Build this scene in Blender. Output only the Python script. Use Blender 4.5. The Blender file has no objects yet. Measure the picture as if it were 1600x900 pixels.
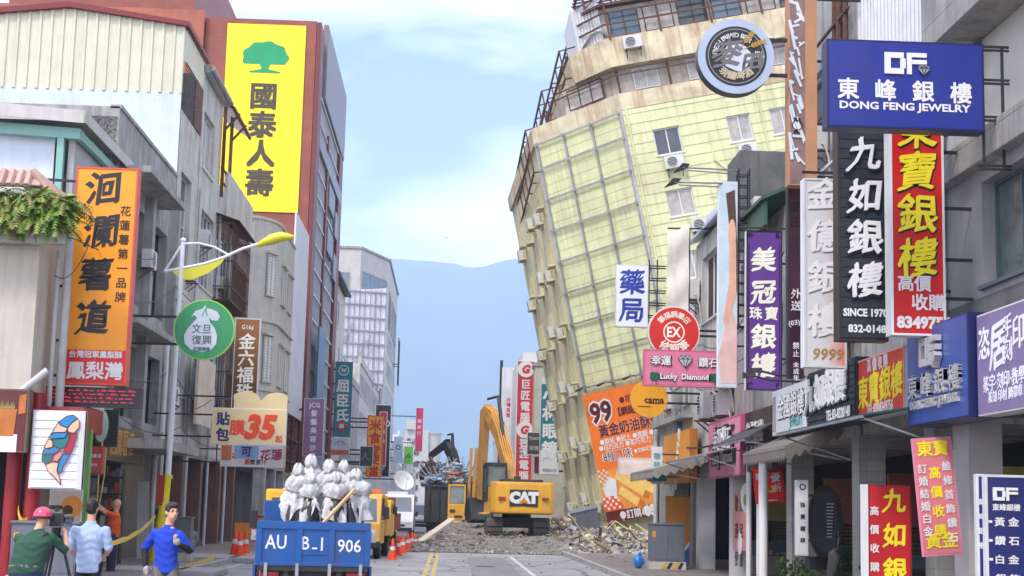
import bpy, bmesh, math, random
from mathutils import Matrix, Vector
random.seed(7)
SC = bpy.context.scene
COL = SC.collection
R_ = math.radians
# ------------------------------------------------------------------ camera, sky, sun, exposure
CAM_H = 1.75
FPX = 2400.0
camd = bpy.data.cameras.new('street_camera')
camd.sensor_width = 36.0
camd.lens = 36.0 * FPX / 1600.0
camd.clip_end = 40000.0
cam = bpy.data.objects.new('street_camera', camd)
COL.objects.link(cam)
CAMROT = Matrix.Rotation(R_(-2.16), 3, 'Z') @ Matrix.Rotation(R_(90 + 8.19), 3, 'X') @ Matrix.Rotation(0.025, 3, 'Z')
cam.matrix_world = Matrix.Translation((0, 0, CAM_H)) @ CAMROT.to_4x4()
SC.camera = cam

SUN_EL, SUN_AZ = 50.0, 216.0        # azimuth measured clockwise from the street axis: behind the camera
world = bpy.data.worlds.new('World')
SC.world = world
world.use_nodes = True
nt = world.node_tree
for n in list(nt.nodes):
    nt.nodes.remove(n)
N = nt.nodes.new
L_ = nt.links.new
out = N('ShaderNodeOutputWorld')
bg = N('ShaderNodeBackground')
bg.inputs['Strength'].default_value = 0.11
sky = N('ShaderNodeTexSky')
sky.sky_type = 'NISHITA'
sky.sun_disc = False
sky.sun_elevation = R_(SUN_EL)
sky.sun_rotation = R_(SUN_AZ)
sky.air_density = 1.0
sky.dust_density = 1.2
sky.ozone_density = 1.6
tc = N('ShaderNodeTexCoord')
mp = N('ShaderNodeMapping')
mp.inputs['Scale'].default_value = (1.0, 1.0, 2.6)
mp.inputs['Location'].default_value = (0.35, 0.1, 0.22)
nz = N('ShaderNodeTexNoise')
nz.inputs['Scale'].default_value = 3.1
nz.inputs['Detail'].default_value = 7.0
nz.inputs['Roughness'].default_value = 0.52
nz.inputs['Distortion'].default_value = 0.25
rp = N('ShaderNodeValToRGB')
rp.color_ramp.elements[0].position = 0.40
rp.color_ramp.elements[0].color = (0.0, 0.0, 0.0, 1)
rp.color_ramp.elements[1].position = 0.61
rp.color_ramp.elements[1].color = (0.93, 0.93, 0.93, 1)
mx = N('ShaderNodeMixRGB')
mx.inputs['Color2'].default_value = (14.6, 14.6, 15.4, 1)
L_(tc.outputs['Generated'], mp.inputs['Vector'])
L_(mp.outputs['Vector'], nz.inputs['Vector'])
L_(nz.outputs['Fac'], rp.inputs['Fac'])
L_(rp.outputs['Color'], mx.inputs['Fac'])
L_(sky.outputs['Color'], mx.inputs['Color1'])
tint = N('ShaderNodeMixRGB'); tint.blend_type = 'MULTIPLY'; tint.inputs['Fac'].default_value = 1.0
tint.inputs['Color2'].default_value = (1.0, 0.955, 1.02, 1)
L_(mx.outputs['Color'], tint.inputs['Color1'])
L_(tint.outputs['Color'], bg.inputs['Color'])
L_(bg.outputs['Background'], out.inputs['Surface'])

sund = bpy.data.lights.new('sun', 'SUN')
sund.energy = 1.5
sund.angle = R_(11)
sund.color = (1.0, 0.93, 0.82)
sun = bpy.data.objects.new('sun', sund)
COL.objects.link(sun)
sun_dir = Vector((math.sin(R_(SUN_AZ)) * math.cos(R_(SUN_EL)), math.cos(R_(SUN_AZ)) * math.cos(R_(SUN_EL)), math.sin(R_(SUN_EL))))
sun.rotation_euler = sun_dir.to_track_quat('Z', 'Y').to_euler()

SC.view_settings.view_transform = 'Standard'
SC.view_settings.look = 'None'
SC.view_settings.gamma = 1.0
SC.view_settings.exposure = 0.95
SC.render.engine = 'CYCLES'
SC.cycles.max_bounces = 8
SC.cycles.diffuse_bounces = 3
SC.cycles.glossy_bounces = 3
SC.cycles.transmission_bounces = 4
SC.cycles.volume_bounces = 3

# ------------------------------------------------------------------ where a picture point lies in the street
def ray(px, py):
    return CAMROT @ Vector(((px - 800) / FPX, -(py - 450) / FPX, -1))
def aY(px, py, Y):
    d = ray(px, py); t = Y / d.y
    return Vector((d.x * t, Y, CAM_H + d.z * t))
def aX(px, py, X):
    d = ray(px, py); t = X / d.x
    return Vector((X, d.y * t, CAM_H + d.z * t))
def aZ(px, py, Z=0.0):
    d = ray(px, py); t = (Z - CAM_H) / d.z
    return Vector((d.x * t, d.y * t, Z))

# ------------------------------------------------------------------ materials
def C(r, g=None, b=None):
    if g is None:
        r, g, b = r
    def f(c):
        c = c / 255.0
        return c / 12.92 if c <= 0.04045 else ((c + 0.055) / 1.055) ** 2.4
    return (f(r), f(g), f(b))
MATS = {}
def base_mat(name, rough, metal=0.0):
    m = bpy.data.materials.new(name)
    m.use_nodes = True
    b = m.node_tree.nodes['Principled BSDF']
    b.inputs['Roughness'].default_value = rough
    b.inputs['Metallic'].default_value = metal
    return m, m.node_tree, b
def mat(name, col, rough=0.65, metal=0.0, var=0.12, scale=1.5, dirt=0.0, dirtcol=(0.05, 0.045, 0.04), streak=0.0,
        bump=0.0, bscale=40.0, streakcol=None, spec=None, pattern=None):
    """procedural paint: two scales of mottling, blotchy dirt and run-down streaks; pattern = ('wave', axis, per metre, depth)"""
    if name in MATS:
        return MATS[name]
    m, t, b = base_mat(name, rough, metal)
    nn, ll = t.nodes.new, t.links.new
    tcn = nn('ShaderNodeTexCoord')
    n1 = nn('ShaderNodeTexNoise'); n1.inputs['Scale'].default_value = scale; n1.inputs['Detail'].default_value = 6
    n1.inputs['Roughness'].default_value = 0.65
    ll(tcn.outputs['Object'], n1.inputs['Vector'])
    mr = nn('ShaderNodeMapRange')
    mr.inputs['From Min'].default_value = 0.3; mr.inputs['From Max'].default_value = 0.7
    ll(n1.outputs['Fac'], mr.inputs['Value'])
    mxx = nn('ShaderNodeMixRGB')
    mxx.inputs['Color1'].default_value = tuple(max(0, c * (1 - var)) for c in col) + (1,)
    mxx.inputs['Color2'].default_value = tuple(min(1, c * (1 + var)) for c in col) + (1,)
    ll(mr.outputs['Result'], mxx.inputs['Fac'])
    last = mxx.outputs['Color']
    if dirt > 0:
        n2 = nn('ShaderNodeTexNoise'); n2.inputs['Scale'].default_value = scale * 0.45; n2.inputs['Detail'].default_value = 8
        n2.inputs['Roughness'].default_value = 0.7
        ll(tcn.outputs['Object'], n2.inputs['Vector'])
        r2 = nn('ShaderNodeMapRange'); r2.inputs['From Min'].default_value = 0.48; r2.inputs['From Max'].default_value = 0.75
        r2.inputs['To Max'].default_value = dirt
        ll(n2.outputs['Fac'], r2.inputs['Value'])
        m2 = nn('ShaderNodeMixRGB'); m2.inputs['Color2'].default_value = tuple(dirtcol) + (1,)
        ll(r2.outputs['Result'], m2.inputs['Fac']); ll(last, m2.inputs['Color1']); last = m2.outputs['Color']
    if streak > 0:
        mpn = nn('ShaderNodeMapping'); mpn.inputs['Scale'].default_value = (2.6, 2.6, 0.16)
        ll(tcn.outputs['Object'], mpn.inputs['Vector'])
        n3 = nn('ShaderNodeTexNoise'); n3.inputs['Scale'].default_value = 1.6; n3.inputs['Detail'].default_value = 7
        n3.inputs['Roughness'].default_value = 0.7
        ll(mpn.outputs['Vector'], n3.inputs['Vector'])
        r3 = nn('ShaderNodeMapRange'); r3.inputs['From Min'].default_value = 0.47; r3.inputs['From Max'].default_value = 0.72
        r3.inputs['To Max'].default_value = streak
        ll(n3.outputs['Fac'], r3.inputs['Value'])
        m3 = nn('ShaderNodeMixRGB'); m3.inputs['Color2'].default_value = tuple(streakcol or dirtcol) + (1,)
        ll(r3.outputs['Result'], m3.inputs['Fac']); ll(last, m3.inputs['Color1']); last = m3.outputs['Color']
    ll(last, b.inputs['Base Color'])
    if spec is not None:
        b.inputs['Specular IOR Level'].default_value = spec
    if rough > 0.25:
        rr = nn('ShaderNodeMapRange'); rr.inputs['To Min'].default_value = max(0.05, rough - 0.12); rr.inputs['To Max'].default_value = min(1, rough + 0.12)
        ll(n1.outputs['Fac'], rr.inputs['Value']); ll(rr.outputs['Result'], b.inputs['Roughness'])
    if bump > 0:
        n4 = nn('ShaderNodeTexNoise'); n4.inputs['Scale'].default_value = bscale; n4.inputs['Detail'].default_value = 4
        ll(tcn.outputs['Object'], n4.inputs['Vector'])
        bp = nn('ShaderNodeBump'); bp.inputs['Strength'].default_value = bump; bp.inputs['Distance'].default_value = 0.02
        ll(n4.outputs['Fac'], bp.inputs['Height']); ll(bp.outputs['Normal'], b.inputs['Normal'])
    MATS[name] = m
    return m
def tile_mat(name, c1, c2, mortar, w=0.24, h=0.08, rough=0.4, streak=0.0, streakcol=(0.05, 0.045, 0.04), gap=0.02, offset=0.0):
    if name in MATS:
        return MATS[name]
    m, t, b = base_mat(name, rough)
    nn, ll = t.nodes.new, t.links.new
    tcn = nn('ShaderNodeTexCoord'); sx = nn('ShaderNodeSeparateXYZ'); cx = nn('ShaderNodeCombineXYZ'); ad = nn('ShaderNodeMath')
    ll(tcn.outputs['Object'], sx.inputs[0]); ll(sx.outputs['X'], ad.inputs[0]); ll(sx.outputs['Y'], ad.inputs[1])
    ll(ad.outputs[0], cx.inputs['X']); ll(sx.outputs['Z'], cx.inputs['Y'])
    br = nn('ShaderNodeTexBrick'); br.offset = offset
    br.inputs['Scale'].default_value = 1.0
    br.inputs['Brick Width'].default_value = w; br.inputs['Row Height'].default_value = h
    br.inputs['Mortar Size'].default_value = gap * h; br.inputs['Color1'].default_value = tuple(c1) + (1,)
    br.inputs['Color2'].default_value = tuple(c2) + (1,); br.inputs['Mortar'].default_value = tuple(mortar) + (1,)
    ll(cx.outputs[0], br.inputs['Vector'])
    last = br.outputs['Color']
    n1 = nn('ShaderNodeTexNoise'); n1.inputs['Scale'].default_value = 0.7; n1.inputs['Detail'].default_value = 8
    ll(tcn.outputs['Object'], n1.inputs['Vector'])
    mr = nn('ShaderNodeMapRange'); mr.inputs['From Min'].default_value = .3; mr.inputs['From Max'].default_value = .7
    mr.inputs['To Min'].default_value = 0.8; mr.inputs['To Max'].default_value = 1.12
    ll(n1.outputs['Fac'], mr.inputs['Value'])
    mu = nn('ShaderNodeMixRGB'); mu.blend_type = 'MULTIPLY'; mu.inputs['Fac'].default_value = 1
    ll(last, mu.inputs['Color1']); ll(mr.outputs['Result'], mu.inputs['Color2']); last = mu.outputs['Color']
    if streak > 0:
        mpn = nn('ShaderNodeMapping'); mpn.inputs['Scale'].default_value = (2.4, 2.4, 0.14)
        ll(tcn.outputs['Object'], mpn.inputs['Vector'])
        n3 = nn('ShaderNodeTexNoise'); n3.inputs['Scale'].default_value = 1.3; n3.inputs['Detail'].default_value = 7
        ll(mpn.outputs['Vector'], n3.inputs['Vector'])
        r3 = nn('ShaderNodeMapRange'); r3.inputs['From Min'].default_value = .47; r3.inputs['From Max'].default_value = .75
        r3.inputs['To Max'].default_value = streak
        ll(n3.outputs['Fac'], r3.inputs['Value'])
        m3 = nn('ShaderNodeMixRGB'); m3.inputs['Color2'].default_value = tuple(streakcol) + (1,)
        ll(r3.outputs['Result'], m3.inputs['Fac']); ll(last, m3.inputs['Color1']); last = m3.outputs['Color']
    ll(last, b.inputs['Base Color'])
    bp = nn('ShaderNodeBump'); bp.inputs['Strength'].default_value = 0.35; bp.inputs['Distance'].default_value = 0.01; bp.invert = True
    ll(br.outputs['Fac'], bp.inputs['Height']); ll(bp.outputs['Normal'], b.inputs['Normal'])
    MATS[name] = m
    return m
def sm(r, g, b, rough=0.45, var=0.09, dirt=0.28):
    """sign paint of the given display colour, weathered a little"""
    return mat('paint_%d_%d_%d' % (r, g, b), tuple(c * 0.88 for c in C(r, g, b)), rough, var=var, scale=1.1, dirt=dirt, streak=dirt * 0.8)
GLASS = mat('window_glass', (0.055, 0.065, 0.075), 0.08, var=0.35, scale=0.8, spec=0.8)
GLASSB = mat('blue_window_glass', (0.10, 0.14, 0.18), 0.08, var=0.3, scale=0.6, spec=0.9)
CURTAIN = mat('curtained_glass', (0.36, 0.34, 0.31), 0.2, var=0.3, scale=2.5, spec=0.8)
DARK = mat('dark_interior', (0.012, 0.012, 0.013), 0.9, var=0.4)  # near-black colour stands in for the shade inside shops and recesses
BLACK = mat('black_steel', (0.018, 0.018, 0.02), 0.5, var=0.3)
STEEL = mat('galvanised_steel', (0.36, 0.37, 0.38), 0.45, 0.55, var=0.2, dirt=0.25)
RUST = mat('rusted_steel', (0.10, 0.045, 0.028), 0.8, var=0.45, scale=5, dirt=0.4, dirtcol=(0.02, 0.015, 0.012))
ALU = mat('white_aluminium', (0.62, 0.63, 0.63), 0.4, var=0.08, dirt=0.2)
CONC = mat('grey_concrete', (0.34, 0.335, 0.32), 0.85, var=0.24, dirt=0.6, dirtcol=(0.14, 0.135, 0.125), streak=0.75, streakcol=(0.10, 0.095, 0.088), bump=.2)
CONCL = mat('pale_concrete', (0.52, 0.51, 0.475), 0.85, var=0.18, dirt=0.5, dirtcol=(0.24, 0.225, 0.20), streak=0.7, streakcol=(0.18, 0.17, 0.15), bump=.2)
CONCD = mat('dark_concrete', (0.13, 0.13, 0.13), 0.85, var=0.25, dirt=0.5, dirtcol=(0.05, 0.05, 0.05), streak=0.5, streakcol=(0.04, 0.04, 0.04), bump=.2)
CREAM = mat('cream_plaster', (0.55, 0.52, 0.44), 0.8, var=0.1, dirt=0.3, dirtcol=(0.25, 0.23, 0.19), streak=0.4, streakcol=(0.22, 0.2, 0.17), bump=.15)
WHITE = mat('white_paint', (0.74, 0.75, 0.76), 0.5, var=0.05, dirt=0.12)
PIPEM = mat('grey_pipe', (0.46, 0.47, 0.47), 0.5, var=0.12, dirt=0.3)
RUBBER = mat('black_rubber', (0.02, 0.02, 0.02), 0.85, var=0.3)

# ------------------------------------------------------------------ mesh builder
class MB:
    def __init__(self, M=None):
        self.v, self.f, self.mi = [], [], []
        self.M = M if M is not None else Matrix.Identity(4)
        self.k = 0
    def vs(self, pts):
        i0 = len(self.v)
        M = self.M
        self.v.extend([tuple(M @ Vector(p)) for p in pts])
        return i0
    def fs(self, faces, i0):
        for f in faces:
            self.f.append([i + i0 for i in f]); self.mi.append(self.k)
        return self
    def box(self, x0, x1, y0, y1, z0, z1):
        i = self.vs([(x0, y0, z0), (x1, y0, z0), (x1, y1, z0), (x0, y1, z0), (x0, y0, z1), (x1, y0, z1), (x1, y1, z1), (x0, y1, z1)])
        return self.fs([(0, 3, 2, 1), (4, 5, 6, 7), (0, 1, 5, 4), (1, 2, 6, 5), (2, 3, 7, 6), (3, 0, 4, 7)], i)
    def bx(self, c, s, rot=None):
        """box from centre and size, optionally turned by a 3x3/4x4 matrix"""
        M0 = self.M
        T = Matrix.Translation(c)
        if rot is not None:
            T = T @ rot.to_4x4()
        self.M = M0 @ T
        self.box(-s[0] / 2, s[0] / 2, -s[1] / 2, s[1] / 2, -s[2] / 2, s[2] / 2)
        self.M = M0
        return self
    def quad(self, *p):
        i = self.vs(p)
        return self.fs([tuple(range(len(p)))], i)
    def slab(self, pts, d):
        """thick sheet: outline in 3-D, pushed by vector d"""
        n = len(pts); d = Vector(d)
        i = self.vs([Vector(p) for p in pts] + [Vector(p) + d for p in pts])
        self.fs([tuple(range(n - 1, -1, -1)), tuple(range(n, 2 * n))], i)
        return self.fs([(a, (a + 1) % n, n + (a + 1) % n, n + a) for a in range(n)], i)
    def bar(self, p, q, w, h=None, up=(0, 0, 1)):
        """square bar from p to q"""
        p, q = Vector(p), Vector(q); h = h or w
        d = (q - p)
        if d.length < 1e-6:
            return self
        d.normalize(); up = Vector(up)
        if abs(d.dot(up)) > 0.98:
            up = Vector((0, 1, 0)) if abs(d.y) < .9 else Vector((1, 0, 0))
        a = d.cross(up).normalized() * w / 2; b = a.cross(d).normalized() * h / 2
        i = self.vs([p - a - b, p + a - b, p + a + b, p - a + b, q - a - b, q + a - b, q + a + b, q - a + b])
        return self.fs([(0, 3, 2, 1), (4, 5, 6, 7), (0, 1, 5, 4), (1, 2, 6, 5), (2, 3, 7, 6), (3, 0, 4, 7)], i)
    def tube(self, pts, r, n=8, r2=None, cap=True):
        pts = [Vector(p) for p in pts]; m = len(pts)
        rs = r if isinstance(r, (list, tuple)) else [r + ((r2 if r2 is not None else r) - r) * k / max(1, m - 1) for k in range(m)]
        up = Vector((0, 0, 1)); i0 = None
        prev = None
        for k in range(m):
            t = (pts[min(k + 1, m - 1)] - pts[max(k - 1, 0)])
            t = t.normalized() if t.length > 1e-9 else Vector((0, 0, 1))
            if prev is None:
                ref = up if abs(t.dot(up)) < 0.95 else Vector((1, 0, 0))
                a = t.cross(ref).normalized()
            else:
                a = (prev - t * prev.dot(t))
                a = a.normalized() if a.length > 1e-6 else t.cross(up).normalized()
            prev = a
            b = t.cross(a)
            i = self.vs([pts[k] + (a * math.cos(2 * math.pi * j / n) + b * math.sin(2 * math.pi * j / n)) * rs[k] for j in range(n)])
            if i0 is None:
                i0 = i
            else:
                self.fs([(j, (j + 1) % n, n + (j + 1) % n, n + j) for j in range(n)], i - n)
        if cap:
            self.fs([tuple(range(n - 1, -1, -1))], i0); self.fs([tuple(range(n))], i0 + n * (m - 1))
        return self
    def lathe(self, prof, c=(0, 0, 0), n=16, axis='Z', cap=True, sq=None):
        """prof = [(radius, height)]; sq(angle, k) scales the radius"""
        c = Vector(c); i0 = None
        for k, (r, h) in enumerate(prof):
            ring = []
            for j in range(n):
                a = 2 * math.pi * j / n
                rr = r * (sq(a, k) if sq else 1)
                p = (rr * math.cos(a), rr * math.sin(a), h)
                if axis == 'Y': p = (p[0], h, p[1])
                if axis == 'X': p = (h, p[0], p[1])
                ring.append(c + Vector(p))
            i = self.vs(ring)
            if i0 is None: i0 = i
            else: self.fs([(j, (j + 1) % n, n + (j + 1) % n, n + j) for j in range(n)], i - n)
        if cap:
            self.fs([tuple(range(n - 1, -1, -1))], i0); self.fs([tuple(range(n))], i0 + n * (len(prof) - 1))
        return self
    def ball(self, c, r, n=12, m=8):
        c = Vector(c); r = r if isinstance(r, (tuple, list)) else (r, r, r)
        prof = []
        for k in range(m + 1):
            a = -math.pi / 2 + math.pi * k / m
            prof.append((max(1e-4, math.cos(a)), math.sin(a)))
        M0 = self.M
        self.M = M0 @ Matrix.Translation(c) @ Matrix.Diagonal((r[0], r[1], r[2], 1))
        self.lathe(prof, n=n)
        self.M = M0
        return self
    def arc(self, cx, cy, r0, r1, z0, z1, a0=0.0, a1=2 * math.pi, n=48):
        """flat ring / disc (r0=0) in the local u,v plane, z0..z1 thick"""
        pts = []
        full = abs(a1 - a0) > 6.28
        for j in range(n if full else n + 1):
            a = a0 + (a1 - a0) * j / n
            pts.append((math.cos(a), math.sin(a)))
        m = len(pts)
        if r0 <= 0:
            self.slab([(cx + c * r1, cy + s * r1, z0) for c, s in pts], (0, 0, z1 - z0))
            return self
        i = self.vs([(cx + c * r, cy + s * r, z) for z in (z0, z1) for r in (r0, r1) for c, s in pts])
        F = []
        for j in range(m if full else m - 1):
            k = (j + 1) % m
            a, b, c2, d = 0, m, 2 * m, 3 * m
            F += [(a + j, a + k, b + k, b + j), (c2 + j, d + j, d + k, c2 + k), (b + j, b + k, d + k, d + j), (a + j, c2 + j, c2 + k, a + k)]
        return self.fs(F, i)
    def build(self, name, mats, parent=None, smooth=False, bevel=0.0, loc=None, nrm=True):
        me = bpy.data.meshes.new(name)
        me.from_pydata(self.v, [], self.f)
        if not isinstance(mats, (list, tuple)): mats = [mats]
        for m in mats: me.materials.append(m)
        if len(mats) > 1:
            me.polygons.foreach_set('material_index', self.mi)
        if nrm or bevel:
            bm = bmesh.new(); bm.from_mesh(me)
            bmesh.ops.recalc_face_normals(bm, faces=bm.faces)
            if bevel:
                es = [e for e in bm.edges if len(e.link_faces) == 2 and e.calc_face_angle(0) > 0.6]
                bmesh.ops.bevel(bm, geom=es, offset=bevel, segments=2, profile=0.7, affect='EDGES', clamp_overlap=True)
            bm.to_mesh(me); bm.free()
        if smooth:
            me.polygons.foreach_set('use_smooth', [True] * len(me.polygons))
            if smooth != 'full':
                me.set_sharp_from_angle(angle=R_(38))
        me.update()
        o = bpy.data.objects.new(name, me)
        COL.objects.link(o)
        if parent is not None:
            o.parent = parent
            o.matrix_parent_inverse = parent.matrix_basis.inverted() if parent.parent is None else Matrix.Identity(4)
        return o
def tag(o, label, cat, group=None, kind=None):
    if label: o['label'] = label
    if cat: o['category'] = cat
    if group: o['group'] = group
    if kind: o['kind'] = kind
    return o
def thing(name, label, cat, loc=(0, 0, 0), group=None):
    o = bpy.data.objects.new(name, None)
    o.empty_display_size = 0.2
    COL.objects.link(o)
    o.location = loc
    tag(o, label, cat, group)
    o.matrix_basis = Matrix.Translation(loc)
    return o
def place(o, M):
    o.matrix_basis = M
    return o
def dup(root, M=None, label=None, group=None):
    r = root.copy(); COL.objects.link(r)
    if M is not None: r.matrix_basis = M
    if label: r['label'] = label
    if group: r['group'] = group
    for ch in list(root.children):
        c = ch.copy(); COL.objects.link(c); c.parent = r
        for g in list(ch.children):
            d = g.copy(); COL.objects.link(d); d.parent = c
    return r
def struct(name, mb, m, **k):
    o = mb.build(name, m, **k); o['kind'] = 'structure'
    return o
def FR(o, u, v=(0, 0, 1)):
    """local frame: u to the right as the reader sees it, v up, n towards the reader"""
    u = Vector(u).normalized(); v = Vector(v).normalized(); n = u.cross(v)
    M = Matrix.Identity(4)
    for i in range(3):
        M[i][0], M[i][1], M[i][2], M[i][3] = u[i], v[i], n[i], o[i]
    return M
FACE_CAM = (1, 0, 0)       # faces the camera
FACE_R = (0, -1, 0)        # on the right-hand row, faces the street
FACE_L = (0, 1, 0)         # on the left-hand row, faces the street

# ------------------------------------------------------------------ lettering
_G = {}
WORK = bpy.data.scenes.new('workshop')      # a scratch scene to evaluate text and modifiers in; removed at the end
def evaluated(o):
    WORK.collection.objects.link(o)
    WORK.view_layers[0].update()
    dg = WORK.view_layers[0].depsgraph
    me = bpy.data.meshes.new_from_object(o.evaluated_get(dg), depsgraph=dg)
    WORK.collection.objects.unlink(o)
    return me
def glyph(s, bold, ext, res):
    key = (s, bold, ext, res)
    if key in _G: return _G[key]
    cu = bpy.data.curves.new('lettering', 'FONT')
    cu.body = s; cu.size = 1.0; cu.resolution_u = res
    cu.offset = bold
    cu.extrude = 0.5 if ext else 0.0
    o = bpy.data.objects.new('lettering', cu)
    me = evaluated(o)
    V = [v.co.copy() for v in me.vertices]
    Fc = [tuple(p.vertices) for p in me.polygons]
    bpy.data.objects.remove(o); bpy.data.curves.remove(cu); bpy.data.meshes.remove(me)
    _G[key] = (V, Fc)
    return _G[key]
def txt(mb, s, cx, cy, size, wx=1.0, t=0.004, z=0.0, bold=0.012, brush=0.0, rot=0.0, shear=0.0, res=2, fitw=None):
    """one line; size = height of a character (capital height for latin); fitw fits the line to that width"""
    asc = all(ord(c) < 256 for c in s)
    V, Fc = glyph(s, bold if asc else 0.0, t > 0, res)
    if not V: return
    xs = [p.x for p in V]
    if asc:
        k = size / 0.70; x0 = (min(xs) + max(xs)) / 2; y0 = 0.341
    else:
        k = size / 0.92; x0 = 0.5 * len(s) if len(s) > 1 else 0.5; y0 = 0.38
        if len(s) > 1: x0 = (min(xs) + max(xs)) / 2
    if fitw: wx = fitw / ((max(xs) - min(xs)) * k)
    ca, sa = math.cos(rot), math.sin(rot)
    ph = (ord(s[0]) * 0.7) % 6.28
    if asc: offs = [(0, 0)]
    else:
        bb = min(bold, .03) if bold else 0
        offs = [(bb, bb), (-bb, bb), (-bb, -bb), (bb, -bb)] if bb > .008 else ([(bb, 0), (-bb, 0)] if bb else [(0, 0)])
        if brush: offs = [(bb * 1.2, bb * 1.2), (-bb * 1.2, -bb * 1.2), (bb * .4, -bb * .4)]
    for qi, (ox, oy) in enumerate(offs):
      P = []
      zq = z + qi * .0009
      for p in V:
        x, y = (p.x - x0) + ox, (p.y - y0) + oy
        if brush:
            y2 = y + x * 0.07 * brush + 0.03 * brush * math.sin(5.1 * x + ph)
            x2 = x + y * 0.05 * brush + 0.035 * brush * math.sin(6.3 * y + ph) + 0.02 * brush * math.sin(13 * y + 3 * x + ph)
            x, y = x2, y2
        x += y * shear
        x *= k * wx; y *= k
        P.append((cx + x * ca - y * sa, cy + x * sa + y * ca, zq + (p.z + 0.5) * t if t > 0 else zq))
      i = mb.vs(P)
      mb.fs(Fc, i)
def letters(parent, Fm, items, w, h, z=0.003):
    """items: (material, text, fx, fy, size/width, options); fx, fy from the top left corner of a w x h face; a '|' stacks characters"""
    groups = {}
    for it in items:
        groups.setdefault(it[0], []).append(it)
    k = 0
    for m, its in groups.items():
        mb = MB(Fm)
        for it in its:
            o = dict(it[5]) if len(it) > 5 else {}
            step = o.pop('step', None)
            o.setdefault('z', z + 0.0011 * k)
            if step:
                for q, ch in enumerate(it[1]):
                    txt(mb, ch, (it[2] - .5) * w, (.5 - it[3]) * h - q * step * w, it[4] * w, **o)
            else:
                if 'fitw' in o: o['fitw'] *= w
                txt(mb, it[1], (it[2] - .5) * w, (.5 - it[3]) * h, it[4] * w, **o)
        if mb.f:
            mb.build('lettering', m, parent, nrm=False)
        k += 1
def px_frame(x0, x1, y0, y1, Y, u=FACE_CAM):
    """frame, width and height of an upright rectangle facing the camera; x edges at mid height, y edges at mid width"""
    xm, ym = (x0 + x1) / 2, (y0 + y1) / 2
    c = aY(xm, ym, Y)
    w = aY(x1, ym, Y).x - aY(x0, ym, Y).x
    h = aY(xm, y0, Y).z - aY(xm, y1, Y).z
    return FR(c, u), w, h
def wall_frame(x0, x1, y0, y1, X):
    """same on a facade plane x = X; y edges measured at mid width"""
    xm, ym = (x0 + x1) / 2, (y0 + y1) / 2
    Ya, Yb = aX(x0, ym, X).y, aX(x1, ym, X).y
    Ym = (Ya + Yb) / 2
    # pixel column through the middle in depth
    best = min((abs(aX(x0 + (x1 - x0) * k / 40, ym, X).y - Ym), x0 + (x1 - x0) * k / 40) for k in range(41))[1]
    zt, zb = aX(best, y0, X).z, aX(best, y1, X).z
    c = Vector((X, Ym, (zt + zb) / 2))
    return FR(c, FACE_R if X > 0 else FACE_L), abs(Ya - Yb), zt - zb
def sign(name, label, fr, d, face, side=None, items=(), border=None, bw=0.05, bracket=None, group='shop signs along the street', cat='sign', lt=0.003, extra=None):
    """a sign box: panel, raised border, lettering, bracket to the wall (list of bars in the sign's own frame)"""
    Fm, w, h = fr
    base = Fm @ Vector((0, -h / 2, -d / 2))
    T = thing(name, label, cat, base, group)
    mb = MB(Fm)
    mb.box(-w / 2, w / 2, -h / 2, h / 2, -d, 0)
    p = mb.build('panel', side or BLACK, T, bevel=0.008)
    f = MB(Fm); e = bw * 0.6
    f.box(-w / 2 + e, w / 2 - e, -h / 2 + e, h / 2 - e, -0.002, 0.006)
    f.build('face', face, T)
    if border:
        b = MB(Fm)
        b.box(-w / 2, w / 2, h / 2 - bw, h / 2, 0.002, 0.02); b.box(-w / 2, w / 2, -h / 2, -h / 2 + bw, 0.002, 0.02)
        b.box(-w / 2, -w / 2 + bw, -h / 2 + bw, h / 2 - bw, 0.002, 0.02); b.box(w / 2 - bw, w / 2, -h / 2 + bw, h / 2 - bw, 0.002, 0.02)
        b.build('border', border, T)
    letters(T, Fm, items, w, h, 0.006 + lt)
    if bracket:
        b = MB(Fm)
        for p0, p1, r in bracket:
            b.bar(p0, p1, r)
        b.build('bracket', BLACK, T)
    if extra: extra(T, Fm, w, h)
    return T
def arms(w, h, d, reach, side=1, fr=(0.8, 0.2), r=0.045):
    """horizontal bracket arms from the sign's edge to the wall"""
    x = w / 2 * side
    return [((x, h * (f - .5), -d / 2), (x + reach * side, h * (f - .5), -d / 2), r) for f in fr]

# ------------------------------------------------------------------ walls with openings
def wall(mb, Fm, u0, u1, v0, v1, ops=(), depth=0.18, thick=0.25):
    """wall face in the frame's u,v plane with recessed openings (u0,u1,v0,v1)"""
    M0 = mb.M; mb.M = M0 @ Fm
    us = sorted({u0, u1} | {max(u0, min(u1, o[0])) for o in ops} | {max(u0, min(u1, o[1])) for o in ops})
    vs_ = sorted({v0, v1} | {max(v0, min(v1, o[2])) for o in ops} | {max(v0, min(v1, o[3])) for o in ops})
    for a, b in zip(us[:-1], us[1:]):
        for c, d in zip(vs_[:-1], vs_[1:]):
            mu, mv = (a + b) / 2, (c + d) / 2
            if any(o[0] < mu < o[1] and o[2] < mv < o[3] for o in ops): continue
            mb.quad((a, c, 0), (b, c, 0), (b, d, 0), (a, d, 0))
    for o in ops:
        a, b, c, d = o[:4]
        for p, q in (((a, c), (b, c)), ((b, c), (b, d)), ((b, d), (a, d)), ((a, d), (a, c))):
            mb.quad((p[0], p[1], 0), (q[0], q[1], 0), (q[0], q[1], -depth - .06), (p[0], p[1], -depth - .06))
    mb.M = M0
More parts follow.
